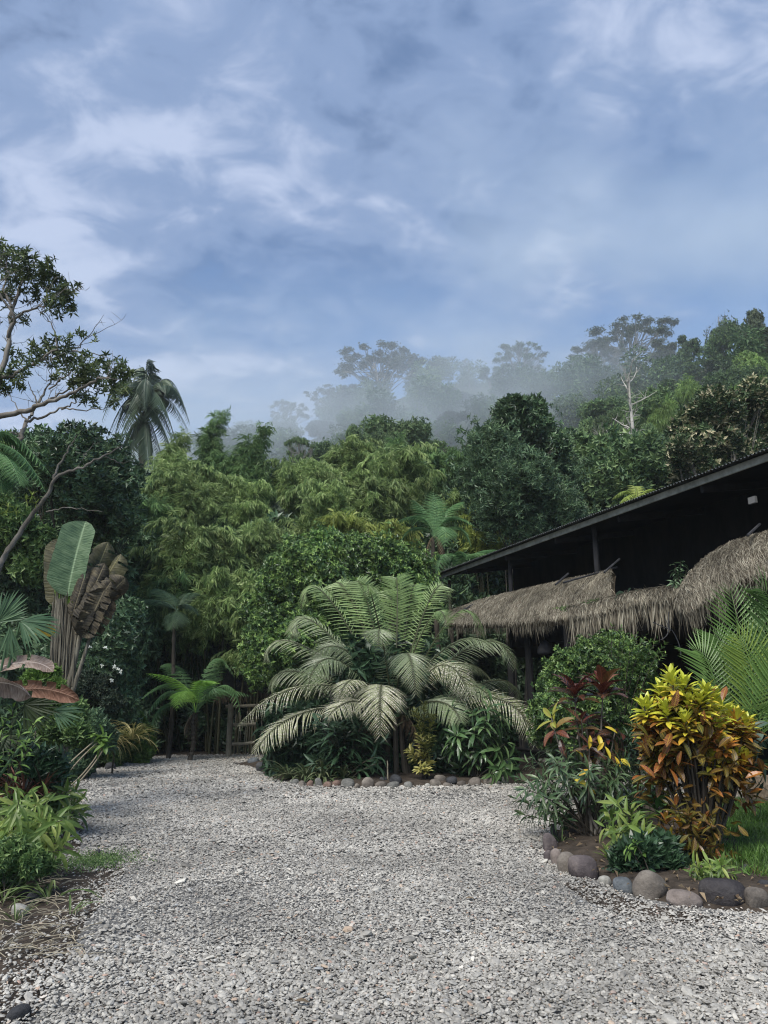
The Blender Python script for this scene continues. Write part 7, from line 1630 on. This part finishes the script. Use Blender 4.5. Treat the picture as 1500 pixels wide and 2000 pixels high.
# things on and under the thatch
def thatch_plants():
    Y = 12.7; rng = np.random.default_rng(970)
    stem_plant('roof_weed', 'leafy weed growing from the thatch beside the large rounded awning', 'weed', P(1328, 1150, Y), [P(x, y, Y - .05) for x, y in ((1330, 1095), (1318, 1100), (1345, 1108), (1325, 1118), (1340, 1125), (1318, 1135), (1332, 1140))], M_cool, LANC, .14, 12, 971, leafspan=.6, el=.2, dr=.5, r=.005)
    Y = 13.9; b = P(1222, 1172, Y); t = thing('roof_weed', 'weed with three broad grey-green leaves on the middle of the thatch', 'weed', b); c = MB()
    for (x0, y0, x1, y1, w) in ((1222, 1170, 1204, 1158, .17), (1226, 1168, 1250, 1160, .16), (1222, 1168, 1232, 1148, .08), (1218, 1170, 1200, 1170, .12)):
        paddle(c, P(x0, y0, Y), P((x0 + x1) / 2, (y0 + y1) / 2 - 4, Y - .05), P(x1, y1, Y - .08), w, np.array([.2, -.6, .7]), n=12, m=3, fold=.2)
    c.build('leaves', leaf_mat('leaf_greygreen', [(0.10, 0.19, 0.13), (0.14, 0.25, 0.17)], rough=.5, trans=.2), t)
    for i, (px, py, Y, w, lb) in enumerate(((1180, 1176, 14.35, .26, 'mossy patch of tiny plants at the joint of the two thatch strips'), (1115, 1190, 15.0, .2, 'tuft of moss on the right end of the long thatch strip'))):
        c = MB(); k = 260; q = P(px, py, Y) + rng.normal(0, 1, (k, 3)) * np.array([w, .04, .04]) * .6; scatter(c, K1, q, rdir(rng, k) + UP, rdir(rng, k), .05, 1, rng.random(k), rng); o = c.build('moss_tuft', M_mid, origin=P(px, py, Y)); tag(o, lb, 'moss', 'moss on the thatch', kind='stuff')
    Y = 12.0; q = P(1358, 1186, Y); t = thing('wind_bell', 'small bell hanging on a cord below the large rounded thatch', 'bell', q); c = MB(); tube(c, [q + UP * .25, q - UP * .10], .006, 5); c.build('cord', M_pstem, t)
    c = MB(); n = 20; prof = [(.012, -.08), (.022, -.10), (.024, -.14), (.034, -.17), (.05, -.185), (.045, -.187), (.02, -.16)]; a = np.linspace(0, 2 * np.pi, n, endpoint=False)
    V = np.concatenate([np.stack([q[0] + r * np.cos(a), q[1] + r * np.sin(a), np.full(n, q[2] + z)], 1) for r, z in prof]); i = np.arange(len(prof) - 1)[:, None] * n; j = np.arange(n)[None]; c.add(V, np.stack([i + j, i + (j + 1) % n, i + n + (j + 1) % n, i + n + j], -1).reshape(-1, 4)); c.build('bell', M_fw, t, smooth_sh=True)
    Y = 16.8; q = P(1065, 1268, Y); t = thing('hanging_lantern', 'black bell-shaped basket lantern hanging beyond the terrace posts', 'lantern', q); c = MB(); prof = [(.02, .20), (.07, .17), (.13, .10), (.17, .02), (.18, -.06), (.17, -.12), (.15, -.12)]
    V = np.concatenate([np.stack([q[0] + r * np.cos(a), q[1] + r * np.sin(a), np.full(n, q[2] + z)], 1) for r, z in prof]); i = np.arange(len(prof) - 1)[:, None] * n; c.add(V, np.stack([i + j, i + (j + 1) % n, i + n + (j + 1) % n, i + n + j], -1).reshape(-1, 4)); c.build('shade', M_raft, t, smooth_sh=True)
    c = MB(); tube(c, [q + UP * .19, q + UP * 1.0], .006, 5); c.build('cord', M_raft, t)
thatch_plants()
# bare vines inside the dark opening
mb = MB(); rng = np.random.default_rng(980)
for a in (((1300, 1210), (1305, 1235), (1290, 1250)), ((1312, 1230), (1325, 1255), (1330, 1280)), ((1306, 1195), (1306, 1215), (1310, 1232)), ((1275, 1215), (1290, 1222), (1310, 1230)), ((1345, 1250), (1347, 1262), (1343, 1280))):
    q = [P(x, y, 12.4) for x, y in a]; tube(mb, bez(q[0], 2 * q[1] - .5 * (q[0] + q[2]), q[2], 8), .008, 5)
o = mb.build('dry_vine', M_post2, origin=P(1306, 1195, 12.4)); tag(o, 'bare dry vine twisting in the dark opening under the thatch', 'vine')
# low weeds creeping into the gravel on the left verge, moss strip
def weeds():
    rng = np.random.default_rng(990); c = MB(); n = 2600; px = rng.normal(190, 38, n); py = 1683 + (px - 190) * -.10 + rng.normal(0, 9, n); g = np.array([B_(x, y) for x, y in zip(px, py)]); g[:, 2] = .02
    scatter(c, K1, g, rdir(rng, n) + [0, 0, .6], rdir(rng, n) + UP, rng.uniform(.012, .03, n), 1, rng.random(n), rng)
    o = c.build('creeping_weeds', M_mid); tag(o, 'thin creeping weeds in the gravel by the left verge', 'weeds', kind='stuff')
weeds()

def bed_litter():
    rng = np.random.default_rng(995); c = MB(); n = 900; x = rng.uniform(1.2, 5.2, n); y = rng.uniform(5.6, 9.6, n); k = inpoly(RIGHT_BED, x, y) & ~inpoly(LAWN, x, y); x, y = x[k], y[k]; n = len(x)
    scatter(c, T_kite(.4, .4, .3), np.stack([x, y, np.full(n, .085)], 1), rdir(rng, n) * [1, 1, .25], rdir(rng, n) * .5 + UP, rng.uniform(.02, .09, n), 1, rng.random(n), rng)
    o = c.build('leaf_litter', M_straw_leaf); tag(o, 'dry fallen leaves scattered on the soil of the right bed', 'leaf litter', kind='stuff')
    labs = ['small reddish fallen leaf lying on the gravel near the bottom centre', 'curled brown fallen leaf on the gravel left of the right bed', 'pale dry fallen leaf on the gravel just outside the tip of the right bed']
    for i, (px, py) in enumerate(((575, 1968), (910, 1762), (1032, 1662))):
        m = MB(); scatter(m, OVAL, [B_(px, py) + UP * .03], [[1, .2, .05]], [[0, -.2, 1]], .08, .9, [rng.random()], rng); o = m.build('fallen_leaf', M_straw_leaf, origin=B_(px, py)); tag(o, labs[i], 'leaf', 'fallen leaves on the gravel')
bed_litter()

# ------------------------------------------------------------------ the air
def haze():
    mb = MB(); box(mb, (-520, -80, -3), (520, 430, 112))
    m, nt = mat_new('haze_air')
    v = N_(nt, 'ShaderNodeVolumePrincipled', {'Color': (0.90, 0.96, 1.0, 1), 'Density': 0.0005, 'Anisotropy': 0.2})
    N_(nt, 'ShaderNodeOutputMaterial', {'Volume': v.outputs[0]})
    o = mb.build('haze', m)
    tag(o, 'thin pale blue mist hanging in the air over the hills', 'haze', kind='stuff')
haze()
def mist_bank(a, b, dens, thr, scale, seed, label):
    mb = MB(); box(mb, a, b)
    m, nt = mat_new('mist')
    g = N_(nt, 'ShaderNodeTexCoord')
    mp = N_(nt, 'ShaderNodeMapping', {'Vector': g.outputs['Object'], 'Location': (seed, 0, 0), 'Scale': (1, 1, 1.5)})
    nz = N_(nt, 'ShaderNodeTexNoise', {'Vector': mp.outputs[0], 'Scale': scale, 'Detail': 3.0, 'Roughness': 0.55})
    d = N_(nt, 'ShaderNodeMapRange', {'Value': nz.outputs[0], 'From Min': thr, 'From Max': thr + 0.22, 'To Max': dens})
    # fades out towards every side of the box
    sp = N_(nt, 'ShaderNodeSeparateXYZ', {0: g.outputs['Generated']})
    fac = d.outputs[0]
    for k, w in ((0, .25), (1, .25), (2, .3)):
        lo = N_(nt, 'ShaderNodeMapRange', {'Value': sp.outputs[k], 'From Min': 0.0, 'From Max': w}, interpolation_type='SMOOTHSTEP')
        hi = N_(nt, 'ShaderNodeMapRange', {'Value': sp.outputs[k], 'From Min': 1.0, 'From Max': 1.0 - w}, interpolation_type='SMOOTHSTEP')
        p = N_(nt, 'ShaderNodeMath', {0: lo.outputs[0], 1: hi.outputs[0]}, operation='MULTIPLY')
        fac = N_(nt, 'ShaderNodeMath', {0: fac, 1: p.outputs[0]}, operation='MULTIPLY').outputs[0]
    v = N_(nt, 'ShaderNodeVolumePrincipled', {'Color': (0.84, 0.92, 1.0, 1), 'Density': fac, 'Anisotropy': 0.1})
    N_(nt, 'ShaderNodeOutputMaterial', {'Volume': v.outputs[0]})
    m.cycles.volume_step_rate = 1.0
    o = mb.build('mist_bank', m)
    tag(o, label, 'mist', kind='stuff')
mist_bank((-170, 62, 12), (60, 160, 56), 0.034, 0.42, 0.030, 3.0, 'pale drifting mist over the low left part of the ridge')
mist_bank((-8, 56, 22), (98, 114, 72), 0.042, 0.43, 0.045, 11.0, 'wisps of mist in front of the wide flat-topped trees at right')
